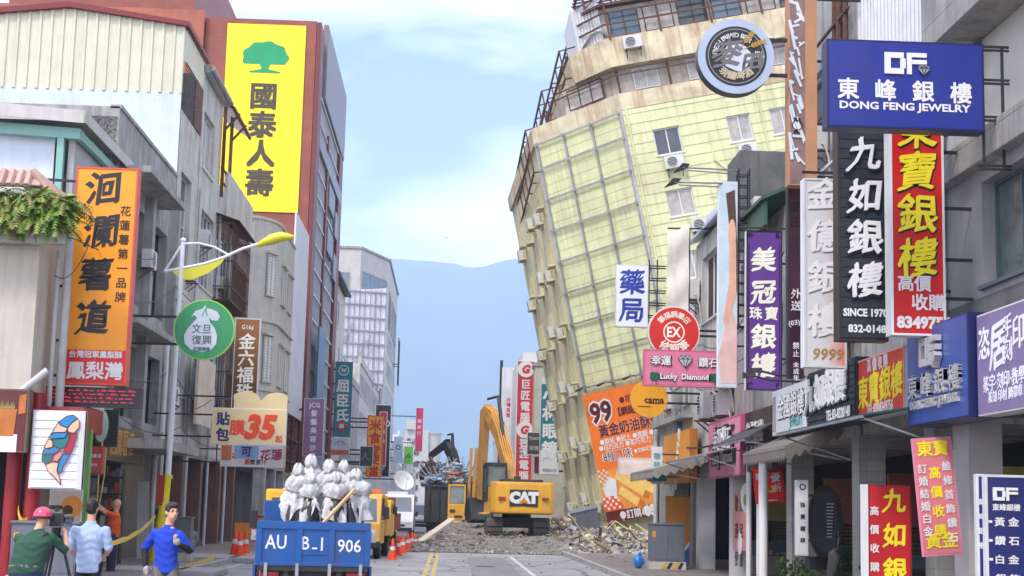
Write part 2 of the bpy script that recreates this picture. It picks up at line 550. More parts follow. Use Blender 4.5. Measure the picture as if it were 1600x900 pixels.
def window(parent, Fm, u0, u1, v0, v1, glass=None, fm=None, cols=2, rows=1, depth=0.13, sill=True, fw=0.05, bars=0):
    """frame with mullions (part) and pane (sub-part); bars = vertical security bars in front"""
    f = MB(Fm)
    n0, n1 = -depth - 0.03, -depth + 0.03
    f.box(u0, u1, v1 - fw, v1, n0, n1); f.box(u0, u1, v0, v0 + fw, n0, n1)
    f.box(u0, u0 + fw, v0 + fw, v1 - fw, n0, n1); f.box(u1 - fw, u1, v0 + fw, v1 - fw, n0, n1)
    for i in range(1, cols):
        x = u0 + (u1 - u0) * i / cols
        f.box(x - fw * .45, x + fw * .45, v0 + fw, v1 - fw, n0, n1)
    for i in range(1, rows):
        y = v0 + (v1 - v0) * i / rows
        f.box(u0 + fw, u1 - fw, y - fw * .35, y + fw * .35, n0 + .004, n1 - .004)
    if sill:
        f.box(u0 - .06, u1 + .06, v0 - .06, v0 - .002, -depth, 0.07)
    for i in range(bars):
        x = u0 + (u1 - u0) * (i + .5) / bars
        f.box(x - .012, x + .012, v0, v1, 0.03, 0.055)
    o = f.build('window', fm or ALU, parent)
    g = MB(Fm)
    g.quad((u0 + fw * .5, v0 + fw * .5, -depth - .01), (u1 - fw * .5, v0 + fw * .5, -depth - .01), (u1 - fw * .5, v1 - fw * .5, -depth - .01), (u0 + fw * .5, v1 - fw * .5, -depth - .01))
    g.build('pane', glass or GLASS, o)
    return o
_AC = []
ACLAB = set()
def air_con(label, M, w=0.85, group='air conditioners on the walls'):
    """outdoor unit, frame: u along the face, v up, n out of the wall; origin at bottom centre of the back"""
    if not _AC:
        T = thing('air_conditioner', label, 'air conditioner', (0, 0, 0), group)
        b = MB(); b.box(-.42, .42, 0.0, .56, .05, .36); b.build('casing', mat('aircon_white', (0.60, 0.61, 0.60), .5, var=.1, dirt=.3, dirtcol=(.25, .23, .2), streak=.3), T, bevel=.015)
        g = MB(); g.arc(-.1, .28, 0, .23, .361, .366, n=24); g.build('fan_opening', mat('fan_dark', (.05, .05, .055), .7), T)
        g = MB()
        for k in range(7): g.box(-.33, .13, .075 + k * .066, .09 + k * .066, .366, .376)
        g.arc(-.1, .28, .225, .245, .366, .38, n=24); g.build('grille', mat('aircon_white', (0, 0, 0)), T)
        s = MB()
        for x in (-.32, .32):
            s.bar((x, -.03, -.02), (x, -.03, .42), .035); s.bar((x, -.36, -.02), (x, -.05, .36), .03)
        s.build('bracket', RUST, T)
        g = MB(); g.tube([(.42, .12, .2), (.5, .1, .15), (.52, -.2, .06), (.5, -.5, .03)], .022, 6); g.build('pipe', CREAM, T)
        _AC.append(T)
    else:
        T = dup(_AC[0], None, label, group)
    s = w / 0.85
    T.matrix_basis = M @ Matrix.Diagonal((s, s, s, 1))
    return T
# ================================================================== THE SETTING
ASPH = mat('worn_asphalt', (0.29, 0.29, 0.295), 0.9, var=0.26, scale=0.7, dirt=0.6, dirtcol=(0.17, 0.17, 0.165), bump=.35, bscale=60)
def cracks(m, scale, amt, col):
    t = m.node_tree; b = t.nodes['Principled BSDF']; nn, ll = t.nodes.new, t.links.new
    src = b.inputs['Base Color'].links[0].from_socket
    tcn = [n for n in t.nodes if n.type == 'TEX_COORD'][0]
    n0 = nn('ShaderNodeTexNoise'); n0.inputs['Scale'].default_value = scale * 2; n0.inputs['Detail'].default_value = 5
    ll(tcn.outputs['Object'], n0.inputs['Vector'])
    ad = nn('ShaderNodeMixRGB'); ad.blend_type = 'ADD'; ad.inputs['Fac'].default_value = .55
    ll(tcn.outputs['Object'], ad.inputs['Color1']); ll(n0.outputs['Color'], ad.inputs['Color2'])
    v = nn('ShaderNodeTexVoronoi'); v.feature = 'DISTANCE_TO_EDGE'; v.inputs['Scale'].default_value = scale
    ll(ad.outputs['Color'], v.inputs['Vector'])
    r = nn('ShaderNodeMapRange'); r.inputs['From Min'].default_value = .006; r.inputs['From Max'].default_value = .018; r.inputs['To Min'].default_value = amt; r.inputs['To Max'].default_value = 0
    ll(v.outputs['Distance'], r.inputs['Value'])
    mm = nn('ShaderNodeMixRGB'); mm.inputs['Color2'].default_value = tuple(col) + (1,)
    ll(r.outputs['Result'], mm.inputs['Fac']); ll(src, mm.inputs['Color1']); ll(mm.outputs['Color'], b.inputs['Base Color'])
cracks(ASPH, .25, .75, (.09, .09, .09))
GROUND = mat('town_ground', (0.12, 0.12, 0.115), 0.95, var=0.2, scale=0.05)
PAVE = tile_mat('red_brown_pavers', (0.20, 0.165, 0.155), (0.235, 0.20, 0.185), (0.10, 0.095, 0.09), 0.4, 0.2, 0.85, gap=.06)
# pavers lie flat: drive the bricks with x,y instead of x+y,z
_t = PAVE.node_tree
for _n in list(_t.nodes):
    if _n.type == 'COMBXYZ':
        for _l in list(_t.links):
            if _l.to_node == _n: _t.links.remove(_l)
        _s = [q for q in _t.nodes if q.type == 'SEPXYZ'][0]
        _t.links.new(_s.outputs['X'], _n.inputs['X']); _t.links.new(_s.outputs['Y'], _n.inputs['Y'])
KERB = mat('kerb_stone', (0.33, 0.33, 0.325), 0.85, var=.15, dirt=.4, dirtcol=(.14, .14, .135), bump=.2)
LINEW = mat('worn_white_line', (0.55, 0.55, 0.54), 0.8, var=.15, scale=3, dirt=.8, dirtcol=(.22, .22, .22))
LINEY = mat('worn_yellow_line', (0.52, 0.38, 0.12), 0.8, var=.15, scale=3, dirt=.7, dirtcol=(.22, .21, .19))
b = MB(); b.quad((-9000, -200, -.03), (9000, -200, -.03), (9000, 9000, -.03), (-9000, 9000, -.03)); struct('ground', b, GROUND)
b = MB(); b.quad((-6.2, -60, 0), (4.55, -60, 0), (4.55, 420, 0), (-6.2, 420, 0)); struct('road', b, ASPH)
b = MB(); b.box(-14, -6.35, -40, 420, -.02, .12); struct('pavement', b, PAVE)
b = MB(); b.box(4.7, 14, -40, 66, -.02, .12); struct('pavement', b, PAVE)
b = MB(); b.box(4.7, 14, 92, 420, -.02, .12); struct('pavement', b, PAVE)
b = MB(); b.quad((4.55, 66, .002), (60, 66, .002), (60, 92, .002), (4.55, 92, .002)); struct('side_road', b, ASPH)
def kerb(x0, x1, ya, yb):
    k = MB(); y = ya
    while y < yb - .01:
        k.box(x0, x1, y + .01, min(y + 1.0, yb) - .01, -.02, .15); y += 1.0
    struct('kerb', k, KERB, bevel=.015)
kerb(4.55, 4.72, 12, 66); kerb(-6.37, -6.2, 12, 140)
# the two raised kerb noses by the crossing on the left
for y0, y1 in ((36.5, 38.6), (45.5, 49.0)):
    k = MB(); k.box(-8.0, -5.35, y0, y1, 0.005, .15); struct('kerb', k, KERB, bevel=.04)
b = MB()
for x in (-.62, -.40):
    b.quad((x, 12, .004), (x + .12, 12, .004), (x + .12, 60.5, .004), (x, 60.5, .004))
struct('road_marking', b, LINEY)
b = MB()
b.quad((2.3, 12, .004), (2.42, 12, .004), (2.42, 58, .004), (2.3, 58, .004))
b.quad((-3.6, 30, .004), (-3.48, 30, .004), (-3.48, 58, .004), (-3.6, 58, .004))
b.quad((-5.9, 20, .004), (-5.8, 20, .004), (-5.8, 58, .004), (-5.9, 58, .004))
b.quad((-.3, 59.5, .004), (4.3, 59.5, .004), (4.3, 59.9, .004), (-.3, 59.9, .004))
for k in range(7):
    x = -5.2 + k * 1.45
    b.quad((x, 61.6, .004), (x + .7, 61.6, .004), (x + .7, 63.8, .004), (x, 63.8, .004))
struct('road_marking', b, LINEW)
# drain covers and a repaired strip of asphalt
b = MB(); b.arc(0, 0, 0, .34, 0, .006, n=28); 
for k in range(5): b.box(-.25, .25, -.2 + k * .09, -.17 + k * .09, .006, .009)
o = b.build('manhole_cover', mat('cast_iron', (.07, .07, .07), .7, .3, dirt=.4), None)
o.matrix_basis = Matrix.Translation((1.2, 47.5, .001)); tag(o, 'round dark iron manhole cover in the right traffic lane', 'manhole cover')
b = MB(); b.quad((.6, 20, .003), (2.0, 20, .003), (2.05, 56, .003), (.75, 56, .003)); struct('asphalt_patch', b, mat('newer_asphalt', (.20, .20, .205), .9, var=.2, dirt=.4, dirtcol=(.25, .25, .25), bump=.3))

# ---- mountains: a real ridge six kilometres off
def noise2(x, y, seed=0):
    def h(i, j):
        q = math.sin(i * 127.1 + j * 311.7 + seed * 74.7) * 43758.5453
        return q - math.floor(q)
    i, j = math.floor(x), math.floor(y); fx, fy = x - i, y - j
    fx, fy = fx * fx * (3 - 2 * fx), fy * fy * (3 - 2 * fy)
    return (h(i, j) * (1 - fx) + h(i + 1, j) * fx) * (1 - fy) + (h(i, j + 1) * (1 - fx) + h(i + 1, j + 1) * fx) * fy
def fbm(x, y, seed=0, o=5):
    s, a, t = 0, .5, 0
    for k in range(o):
        s += a * noise2(x, y, seed + k); t += a; x *= 2.03; y *= 2.03; a *= .52
    return s / t
RIDGE = [(200, 420), (420, 396), (560, 400), (615, 405), (650, 406), (690, 413), (720, 418), (748, 416), (775, 406), (792, 404), (818, 413), (850, 424), (1000, 440), (1300, 420), (1600, 430)]
def ridge_h(X, Y=6000.0):
    px = 700 + X * 2400 / Y
    if px <= RIDGE[0][0]: y = RIDGE[0][1]
    elif px >= RIDGE[-1][0]: y = RIDGE[-1][1]
    else:
        for (a, ya), (c, yc) in zip(RIDGE[:-1], RIDGE[1:]):
            if a <= px <= c:
                t = (px - a) / (c - a); t = t * t * (3 - 2 * t); y = ya + (yc - ya) * t; break
    return aY(px, y, Y).z
b = MB(); nx, ny = 170, 46
for j in range(ny + 1):
    Y = 4300 + 3200 * j / ny
    for i in range(nx + 1):
        X = -3400 + 6800 * i / nx
        d = (Y - 6000) / 1500
        hgt = ridge_h(X) * max(0, 1 - abs(d) ** 1.25)
        rough = (fbm(X / 420, Y / 420, 3) - .5)
        b.v.append((X, Y, max(-20, hgt + rough * 260 * min(1, abs(d) * 2.2) + (fbm(X / 120, Y / 120, 9, 3) - .5) * 22)))
b.fs([(j * (nx + 1) + i, j * (nx + 1) + i + 1, (j + 1) * (nx + 1) + i + 1, (j + 1) * (nx + 1) + i) for j in range(ny) for i in range(nx)], 0)
struct('mountain', b, mat('forested_slope', (0.045, 0.075, 0.05), .95, var=.5, scale=.006, dirt=.5, dirtcol=(.09, .10, .07)), smooth='full')
# ---- the air between
hz = MB(); hz.box(-5200, 5200, -260, 7900, -1.2, 1120)
hzm = bpy.data.materials.new('damp_air'); hzm.use_nodes = True
for n in list(hzm.node_tree.nodes):
    if n.type != 'OUTPUT_MATERIAL': hzm.node_tree.nodes.remove(n)
vol = hzm.node_tree.nodes.new('ShaderNodeVolumePrincipled')
vol.inputs['Color'].default_value = (0.60, 0.79, 1.0, 1)
vol.inputs['Density'].default_value = 2.7e-4
vol.inputs['Anisotropy'].default_value = 0.0
hzm.node_tree.links.new(vol.outputs[0], [n for n in hzm.node_tree.nodes if n.type == 'OUTPUT_MATERIAL'][0].inputs['Volume'])
ho = hz.build('haze', hzm); ho['kind'] = 'stuff'

# ================================================================== THE LEANING BUILDING
TB = Matrix.Translation((8.5, 78.0, 0.2)) @ Matrix.Rotation(R_(-12.3), 4, 'Y')
Tl = thing('leaning_building', 'yellow tiled apartment block leaning over the street, its top floors rusty and broken', 'building', (0, 0, 0))
YB = mat('pale_yellow_boards', C(207, 211, 163), .7, var=.12, scale=.8, dirt=.55, dirtcol=C(168, 162, 128), streak=.6, streakcol=C(160, 152, 122))
YW = mat('faded_yellow_wall', C(216, 210, 170), .8, var=.1, scale=.8, dirt=.35, dirtcol=C(140, 132, 105), streak=.5, streakcol=C(130, 122, 98))
RUSTW = mat('rust_stained_plaster', C(205, 197, 166), .85, var=.22, scale=1.1, dirt=.8, dirtcol=C(140, 112, 84), streak=.75, streakcol=C(158, 100, 60), bump=.3)
RUSTG = mat('weathered_grey_wall', C(180, 175, 165), .85, var=.2, scale=1.0, dirt=.7, dirtcol=C(110, 98, 85), streak=.7, streakcol=C(120, 95, 75), bump=.3)
c4, HT, LS, LN = 4.0, 20.9, 18.0, 26.0
# faces: street (x=0, y 0..LS), chamfer (0,0)->(c4,-c4), near side (y=-c4, x c4..)
F_street = FR((0, 0, 0), (.03, -1, 0)); F_cham = FR((0, 0, 0), (1, -1, 0)); F_side = FR((c4, -c4, 0), (1, 0, 0))
cw = c4 * math.sqrt(2)
def boards(mb, Fm, u0, u1, v0, v1, step=.5, d=.045, ops=()):
    """horizontal lapped boards: each board tilts out at its lower edge"""
    M0 = mb.M; mb.M = M0 @ Fm
    us = sorted({u0, u1} | {o[0] for o in ops} | {o[1] for o in ops})
    v = v0
    while v < v1 - .01:
        t = min(v + step, v1)
        for a, c in zip(us[:-1], us[1:]):
            segs = [(v, t)]
            for o in ops:
                if o[0] <= a + .001 and o[1] >= c - .001:
                    ns = []
                    for s0, s1 in segs:
                        if o[2] > s0: ns.append((s0, min(s1, o[2])))
                        if o[3] < s1: ns.append((max(s0, o[3]), s1))
                    segs = [q for q in ns if q[1] - q[0] > .005]
            for s0, s1 in segs:
                mb.quad((a, s0, d), (c, s0, d), (c, s1, .008), (a, s1, .008)); mb.quad((a, s0, 0), (c, s0, 0), (c, s0, d), (a, s0, d))
        v = t
    mb.M = M0
side_ops = []
side_win = []
for fl in range(5):
    v0 = 18.3 - fl * 3.15
    for u, w_ in ((1.35, 1.35), (5.1, 1.2), (7.3, 1.25), (10.6, 1.3)):
        side_ops.append((u, u + w_, v0, v0 + 1.35)); side_win.append((u, u + w_, v0, v0 + 1.35))
b = MB(); wall(b, F_side, 0, LN, -1.5, HT, side_ops, depth=.16); boards(b, F_side, 0, LN, -1.2, HT, .52, .035, side_ops)
wall(b, F_cham, 0, cw, -1.5, HT); boards(b, F_cham, 0, cw, 7.6, HT, .5, .022)
b.build('yellow_wall', YB, Tl)
for i, (u0, u1, v0, v1) in enumerate(side_win):
    window(Tl, F_side, u0, u1, v0, v1, glass=CURTAIN if i % 3 else GLASS, cols=2, depth=.1, fw=.07)
st_ops = []
for fl in range(6):
    for k in range(3):
        st_ops.append((-17.2 + k * 5.8, -13.1 + k * 5.8, 1.7 + fl * 3.15, 3.6 + fl * 3.15))
b = MB(); wall(b, F_street, -LS, 0, -1.5, HT, st_ops, depth=.5)
M0 = b.M
b.M = F_street
for fl in range(6):      # fins in the window recesses and short ledges for the units
    z = 1.7 + fl * 3.15
    for k in range(3):
        u = -17.2 + k * 5.8
        for q in range(5): b.box(u + .45 + q * .82, u + .60 + q * .82, z, z + 1.9, -.4, .04)
        b.box(u + .6, u + 1.9, z - .14, z - .02, .003, .42); b.box(u + 2.6, u + 3.9, z + .36, z + .46, .045, .42)
b.M = M0
b.quad((-.54, LS, -1.5), (LN, LS, -1.5), (LN, LS, HT), (-.54, LS, HT))
b.build('street_wall', YW, Tl)
for i, o in enumerate(st_ops):
    window(Tl, F_street, o[0], o[1], o[2], o[3], glass=GLASS, cols=4, depth=.42, sill=False, fw=.06, fm=BLACK)
b = MB()                  # corner strips and the roof slab
for Fm, u in ((F_cham, 0.0), (F_cham, cw), ):
    b.M = Fm; b.box(u - .07, u + .07, -1, HT + .05, -.05, .12)
b.M = Matrix.Identity(4)
b.slab([(-.5, LS, HT - .02), (.02, 0, HT - .02), (c4, -c4 + .02, HT - .02), (LN, -c4 + .02, HT - .02), (LN, LS, HT - .02)], (0, 0, .02))
b.build('corner_trim', CONCL, Tl)
b = MB(F_cham)            # steel grid of the corner face
for i in range(4): b.box(.05 + (cw - .1) * i / 3 - .05, .05 + (cw - .1) * i / 3 + .05, 7.7, HT - .1, .06, .14)
rows = [HT - .12 - q for q in (0, 1.3, 2.95, 4.6, 6.25, 7.9, 9.55, 11.2, 12.85)]
for v in rows: b.box(0, cw, v - .045, v + .045, .142, .2)
for v in rows:
    for i in range(4): b.box(.05 + (cw - .1) * i / 3 - .09, .05 + (cw - .1) * i / 3 + .09, v - .08, v + .08, .203, .22)
b.build('steel_grid', STEEL, Tl)
# upper storeys, stepped back
def ring(mb, inset, z0, z1, o_=0.0):
    s = inset - o_
    P = [(s - .55, LS), (s, -s + .1 - o_ * .4), (c4 + .1 - o_ * .4, -c4 + .1 - o_), (LN, -c4 + .1 - o_)]
    mb.slab([(x, y, z0) for x, y in P] + [(LN, LS, z0)], (0, 0, z1 - z0))
b = MB(); ring(b, 0, HT + .005, HT + .85, .14); b.build('rusty_parapet', RUSTW, Tl)
b = MB(); ring(b, 1.4, HT + .86, HT + 2.2, -.25); b.build('upper_wall', RUSTG, Tl)
b = MB(); ring(b, 2.6, HT + 2.21, HT + 3.7, .3); b.build('rusty_cornice', RUSTW, Tl)
b = MB(); ring(b, 3.3, HT + 3.71, HT + 5.4, -.3); b.build('penthouse_wall', mat('stained_white_wall', (.5, .49, .46), .8, var=.15, dirt=.6, dirtcol=(.2, .17, .14), streak=.6, streakcol=(.2, .15, .11)), Tl)
b = MB(); ring(b, 3.4, HT + 5.42, HT + 5.55, .2); b.build('penthouse_roof', RUST, Tl)
Fu = FR((0, 0, 0), (1, 0, 0))
Fs2 = FR((c4 + .1, -c4 + .35, 0), (1, 0, 0)); Fs3 = FR((c4 + .1, -c4 + .4, 0), (1, 0, 0))
for i, (u, w_) in enumerate(((.9, 1.3), (3.7, .9), (5.0, .9), (7.6, 1.4))):
    window(Tl, Fs2, u, u + w_, HT + .98, HT + 2.05, glass=CURTAIN, cols=2, depth=-.06, sill=False)
for i in range(7):
    window(Tl, Fs3, .3 + i * 1.75, 1.8 + i * 1.75, HT + 3.85, HT + 5.2, glass=[GLASSB, CURTAIN, GLASS][i % 3], cols=2, depth=-.06, sill=False, fm=RUST)
dirc = Vector((1, -1, 0)); Fc2 = FR((1.75, -1.42, 0), dirc)
window(Tl, Fc2, .2, 2.5, HT + .98, HT + 2.05, glass=CURTAIN, cols=3, depth=-.06, sill=False, fm=RUST)
# rusted steel: balcony cages on the street side, posts and lattice on top
b = MB()
for (x, ya, yb, z0, z1) in ((-.4, .5, 17, HT - 1.4, HT + .9), (.75, -.4, 17, HT + 1.0, HT + 2.6), (1.9, -1.6, 17, HT + 2.7, HT + 4.2), (2.9, -2.4, 17, HT + 4.3, HT + 5.6)):
    n = 6
    for k in range(n + 1):
        y = ya + (yb - ya) * k / n
        b.bar((x, y, z0), (x, y, z1), .07)
        b.bar((x, y, z1), (x + 1.3, y, z1 + .15), .06); b.bar((x, y, z0), (x + 1.0, y, z0), .07)
    for z in (z0, (z0 + z1) / 2, z1): b.bar((x, ya, z), (x, yb, z), .09)
for k in range(7):        # posts along the near side
    x = c4 + .2 + k * 2.6
    b.bar((x, -c4 + .1, HT + .85), (x, -c4 + .1, HT + 2.2), .1); b.bar((x, -c4 - .22, HT + 3.6), (x, -c4 - .1, HT + 6.2), .1)
for z in (2.05, 1.75): b.bar((c4, -c4 - .2, HT + z), (c4 + 16, -c4 - .2, HT + z), .07); b.bar((1.3, -1.4, HT + z), (c4, -c4 - .2, HT + z), .07)
for z in (4.4, 5.0, 5.9): b.bar((c4, -c4 - .2, HT + z), (c4 + 16, -c4 - .2, HT + z), .08); b.bar((2.9, -2.8, HT + z), (c4, -c4 - .2, HT + z), .08)
for k in range(16):
    y = -c4 + .2 + k * .5
    b.bar((3.2, y + .3, HT + 6.9), (c4 + 4.4, y, HT + 6.9), .08)
for k in range(5):
    x = 3.3 + k * 1.4
    b.bar((x, -c4 + .3, HT + 6.8), (x, 4, HT + 6.8), .1); b.bar((x, -c4 + .3, HT + 5.5), (x, -c4 + .3, HT + 6.9), .1); b.bar((x, -c4 + .3, HT + 5.5), (x + 1.5, -c4 + .3, HT + 6.8), .06)
b.build('rusty_frame', RUST, Tl)
b = MB(); b.M = FR((2.75, -2.5, 0), dirc)
for k in range(8): b.box(.1 + k * .2, .2 + k * .2, HT + 3.72, HT + 5.9, .002, .05)
b.quad((0, HT + 3.72, 0), (1.7, HT + 3.72, 0), (1.7, HT + 6.0, 0), (0, HT + 6.0, 0)); b.quad((0, HT + 3.72, 0), (0, HT + 6.0, 0), (-3, HT + 6.0, -3), (-3, HT + 3.72, -3))
b.build('corrugated_shed', ALU, Tl)
b = MB(); pts = []
for i in range(13):
    for j in range(5):
        pts.append((2.9 + i * .12, -3.1 + j * .28 - i * .1, HT + 3.75 + .5 * math.sin(i / 12 * 3.14) + .1 * random.random()))
i0 = b.vs(pts); b.fs([(i * 5 + j, (i + 1) * 5 + j, (i + 1) * 5 + j + 1, i * 5 + j + 1) for i in range(12) for j in range(4)], i0)
b.build('white_tarpaulin', WHITE, Tl, smooth=True)
# pipes and cables on the near side
b = MB(F_side)
b.tube([(4.1, 19.0, .08), (4.1, 17.6, .08), (4.7, 16.9, .08), (10, 16.9, .08)], .035, 6); b.tube([(0.25, -1, .09), (.25, HT, .09)], .06, 6)
b.tube([(6.9, HT, .08), (6.9, 3, .08)], .05, 6); b.tube([(9.2, HT, .08), (9.2, 3, .08)], .05, 6)
b.tube([(3.5, 15.8, .07), (9.6, 15.75, .07)], .02, 6)
b.build('pipe', mat('pale_yellow_boards', (0, 0, 0)), Tl)
# the billboard on the lower corner
ORG = mat('orange_print', C(238, 122, 44), .45, var=.08, scale=.6, dirt=.1)
BRWN = mat('maroon_print', C(98, 30, 36), .45); YEL = mat('biscuit_print', C(228, 150, 66), .5, var=.2, scale=2.0)
YELD = mat('biscuit_end_print', C(205, 120, 50), .5, var=.2, scale=2.0); WHP = mat('white_print', (.76, .76, .75), .5); PINKP = mat('pale_print', C(225, 225, 230), .5, var=.1)
REDCH = mat('red_gingham_print', C(226, 90, 40), .5)
Fp = F_cham @ Matrix.Translation((2.5, 4.3, .42))
bw_, bh_ = 4.9, 6.5
Tb = Tl
o = MB(Fp); o.box(-bw_ / 2, bw_ / 2, -bh_ / 2, bh_ / 2, -.12, 0); board = o.build('billboard', ORG, Tl)
o = MB(Fp); o.box(-bw_ / 2, bw_ / 2, -bh_ / 2, -bh_ / 2 + .55, 0, .006); o.build('footer_strip', BRWN, board)
o = MB(Fp)
o.slab([(-2.45, -.75, .002), (-.9, -.55, .002), (2.45, -.5, .002), (2.45, -2.7, .002), (-2.45, -2.7, .002)], (0, 0, .003)); o.build('picture_ground', YEL, board)
o = MB(Fp)
for q, (x, y, a, l) in enumerate(((.2, -.95, -.16, 2.6), (-.55, -1.5, -.62, 1.9), (.25, -1.65, -.55, 2.0), (-.75, -2.1, -.66, 1.3), (.9, -1.4, -.5, 2.2))):
    ca, sa = math.cos(a), math.sin(a)
    P = [(-l / 2, -.22), (l / 2, -.22), (l / 2, .22), (-l / 2, .22)]
    o.slab([(x + u * ca - v * sa, y + u * sa + v * ca, .006 + q * .004) for u, v in P], (0, 0, .003))
    o.k = 0
    P = [(l / 2, -.24), (l / 2 + .35, -.2), (l / 2 + .35, .2), (l / 2, .24)]
    o.k = 1; o.slab([(x + u * ca - v * sa, y + u * sa + v * ca, .007 + q * .004) for u, v in P], (0, 0, .003)); o.k = 0  # brown cut end of the printed stick
o.build('biscuit_picture', [mat('biscuit_light_print', C(244, 200, 110), .5, var=.15, scale=2.5), YELD], board)
o = MB(Fp); o.slab([(-2.3, -1.5, .03), (-1.7, -1.0, .03), (-1.35, -1.2, .03), (-1.5, -2.2, .03), (-2.1, -2.3, .03)], (0, 0, .002)); o.build('cup_picture', PINKP, board)
o = MB(Fp); o.slab([(-2.45, -2.0, .034), (-1.7, -1.95, .034), (-1.2, -2.45, .034), (-1.3, -2.7, .034), (-2.45, -2.7, .034)], (0, 0, .002)); o.build('cloth_picture', REDCH, board)
o = MB(Fp)
for i in range(6):
    for j in range(4):
        if (i + j) % 2: o.box(-2.4 + i * .18, -2.26 + i * .18, -2.62 + j * .17, -2.49 + j * .17, .036, .038)
for i in range(4):
    for j in range(6):
        if (i + j) % 2: o.box(-2.4 + i * .16, -2.28 + i * .16, -1.35 + j * .13, -1.24 + j * .13, .03, .033)
o.build('cloth_check', WHP, board)
W9 = [(WHP, '99', .2, .155, .2, dict(bold=.10, t=.003)), (BRWN, '99', .2, .155, .2, dict(bold=.035, z=.012)),
      (BRWN, '●花蓮薯', .62, .10, .075, {}), (BRWN, '【網路人氣】', .64, .185, .085, dict(bold=.03)),
      (WHP, '黃金奶油酥條', .53, .30, .125, dict(bold=.06, t=.003)), (BRWN, '黃金奶油酥條', .53, .30, .125, dict(bold=.02, z=.012)),
      (WHP, '●原味 ●起士 ●黑糖 ●蜂蜜', .53, .385, .062, {}), (WHP, '●白巧克力 ●黑巧克力 ●抹茶', .53, .43, .062, {}),
      (WHP, '8種口味', .30, .50, .105, dict(bold=.05)), (WHP, '●芝麻花生椰香口味', .74, .50, .045, {}), (BRWN, '8種口味', .30, .50, .1, dict(z=.012, bold=.0)),
      (WHP, '●訂購專線', .42, .957, .09, {}), (WHP, '03-8532156', .85, .957, .10, dict(bold=.05))]
letters(board, Fp, W9, bw_, bh_, .008)
place(Tl, TB)
# lamps over the billboard and condenser units hang on the building
def arm_lamp(M, label, reach=.8, group='arm lamps over the signs'):
    T = thing('arm_lamp', label, 'lamp', (0, 0, 0), group)
    q = MB(); q.tube([(0, 0, 0), (0, .12, reach * .5), (0, .05, reach)], .018, 6); q.build('arm', BLACK, T)
    q = MB(); q.slab([(-.16, 0, reach - .05), (.16, 0, reach - .05), (.11, -.1, reach + .25), (-.11, -.1, reach + .25)], (0, .07, .04)); q.build('lamp_head', BLACK, T, bevel=.01)
    T.matrix_basis = M
    return T
for i, u in enumerate((.55, 1.95, 3.6)):
    arm_lamp(TB @ F_cham @ Matrix.Translation((u, 7.85, .3)), ['black arm lamp above the street end of the orange biscuit billboard', 'black arm lamp above the middle of the orange biscuit billboard', 'black arm lamp above the right end of the orange biscuit billboard'][i])
acs = [(1.35, 17.5), (5.1, 17.45), (2.0, 14.2), (1.9, 11.1)]
nm = ['top left window', 'second top window', 'third row window', 'low window by the cloth']
for (u, v), q in zip(acs, nm):
    air_con('white air conditioner under the %s of the leaning yellow building' % q, TB @ F_side @ Matrix.Translation((u + .7, v, .06)), .95, 'air conditioners on the leaning building')
air_con('white air conditioner on the rusty cornice at the top of the leaning building', TB @ FR((c4 + 1.2, -c4 - .22, HT + 2.9), (1, 0, 0)), .95, 'air conditioners on the leaning building')
k = 0
for fl in range(6):
    for q in range(3):
        u = -16.0 + q * 5.8 + (2.0 if q % 2 else 0)
        if fl == 0 and q == 2: continue
        air_con('grimy air conditioner on the street side of the leaning yellow building', TB @ F_street @ Matrix.Translation((u, 1.72 + fl * 3.15 + (.46 if q % 2 else 0), .05)), .8, 'air conditioners stacked on the street face')
# ================================================================== LEFT-HAND ROW
XL = -9.0
FL = FR((XL, 0, 0), FACE_L)
SHUT = mat('steel_shutter', (.30, .30, .30), .55, .3, var=.12, dirt=.4)
REDP = mat('red_column_paint', C(150, 22, 32), .45, var=.15, dirt=.3)
BROWNT = tile_mat('brown_column_tile', (.11, .075, .055), (.14, .095, .07), (.06, .05, .045), .3, .15, .4)
GREYT = tile_mat('grey_column_tile', (.27, .28, .27), (.31, .31, .30), (.16, .16, .155), .3, .2, .45)
CORR = mat('cream_sheet_metal', C(206, 206, 184), .45, .1, var=.06, dirt=.25, dirtcol=C(165, 158, 132), streak=.35, streakcol=C(168, 160, 132))
WSHEET = mat('bluish_white_sheet', C(200, 212, 228), .3, var=.05, dirt=.12, streak=.15)
MAROON = mat('maroon_sheet', C(120, 35, 40), .5, var=.12, dirt=.25)
def arcade(T, X, y0, y1, cols, colm, back=3.4, h=3.25, cw_=.5, shutm=None, ceil=CONC, cd=.5):
    """covered walk under the upper floors: columns, beam, ceiling, shop fronts at the back coloured black for indoor shade"""
    s = 1 if X > 0 else -1
    xa, xb = X, X + s * back
    b = MB(); lo, hi = min(xa + s * .02, xb), max(xa + s * .02, xb)
    b.box(lo, hi, y0, y1, h, h + .2); b.build('arcade_ceiling', ceil, T)
    for y in cols:
        b = MB(); b.box(min(X, X + s * cd), max(X, X + s * cd), y - cw_ / 2, y + cw_ / 2, .1, h - .002); b.build('column', colm, T, bevel=.01)
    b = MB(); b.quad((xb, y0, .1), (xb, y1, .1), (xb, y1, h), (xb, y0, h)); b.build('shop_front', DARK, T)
    b = MB(); F = FR((xb - s * .03, 0, 0), FACE_R if s > 0 else FACE_L)
    n = max(1, int((y1 - y0) / 2.6))
    for k in range(n):
        a = y0 + (y1 - y0) * k / n + .15; c = y0 + (y1 - y0) * (k + 1) / n - .15
        if k % 2 == 0:
            z = .15
            while z < h - .5:
                b.quad((xb - s * .02, a, z), (xb - s * .02, c, z), (xb - s * .06, c, z + .08), (xb - s * .06, a, z + .08)); z += .1
    if b.f: b.build('shutter', shutm or SHUT, T)
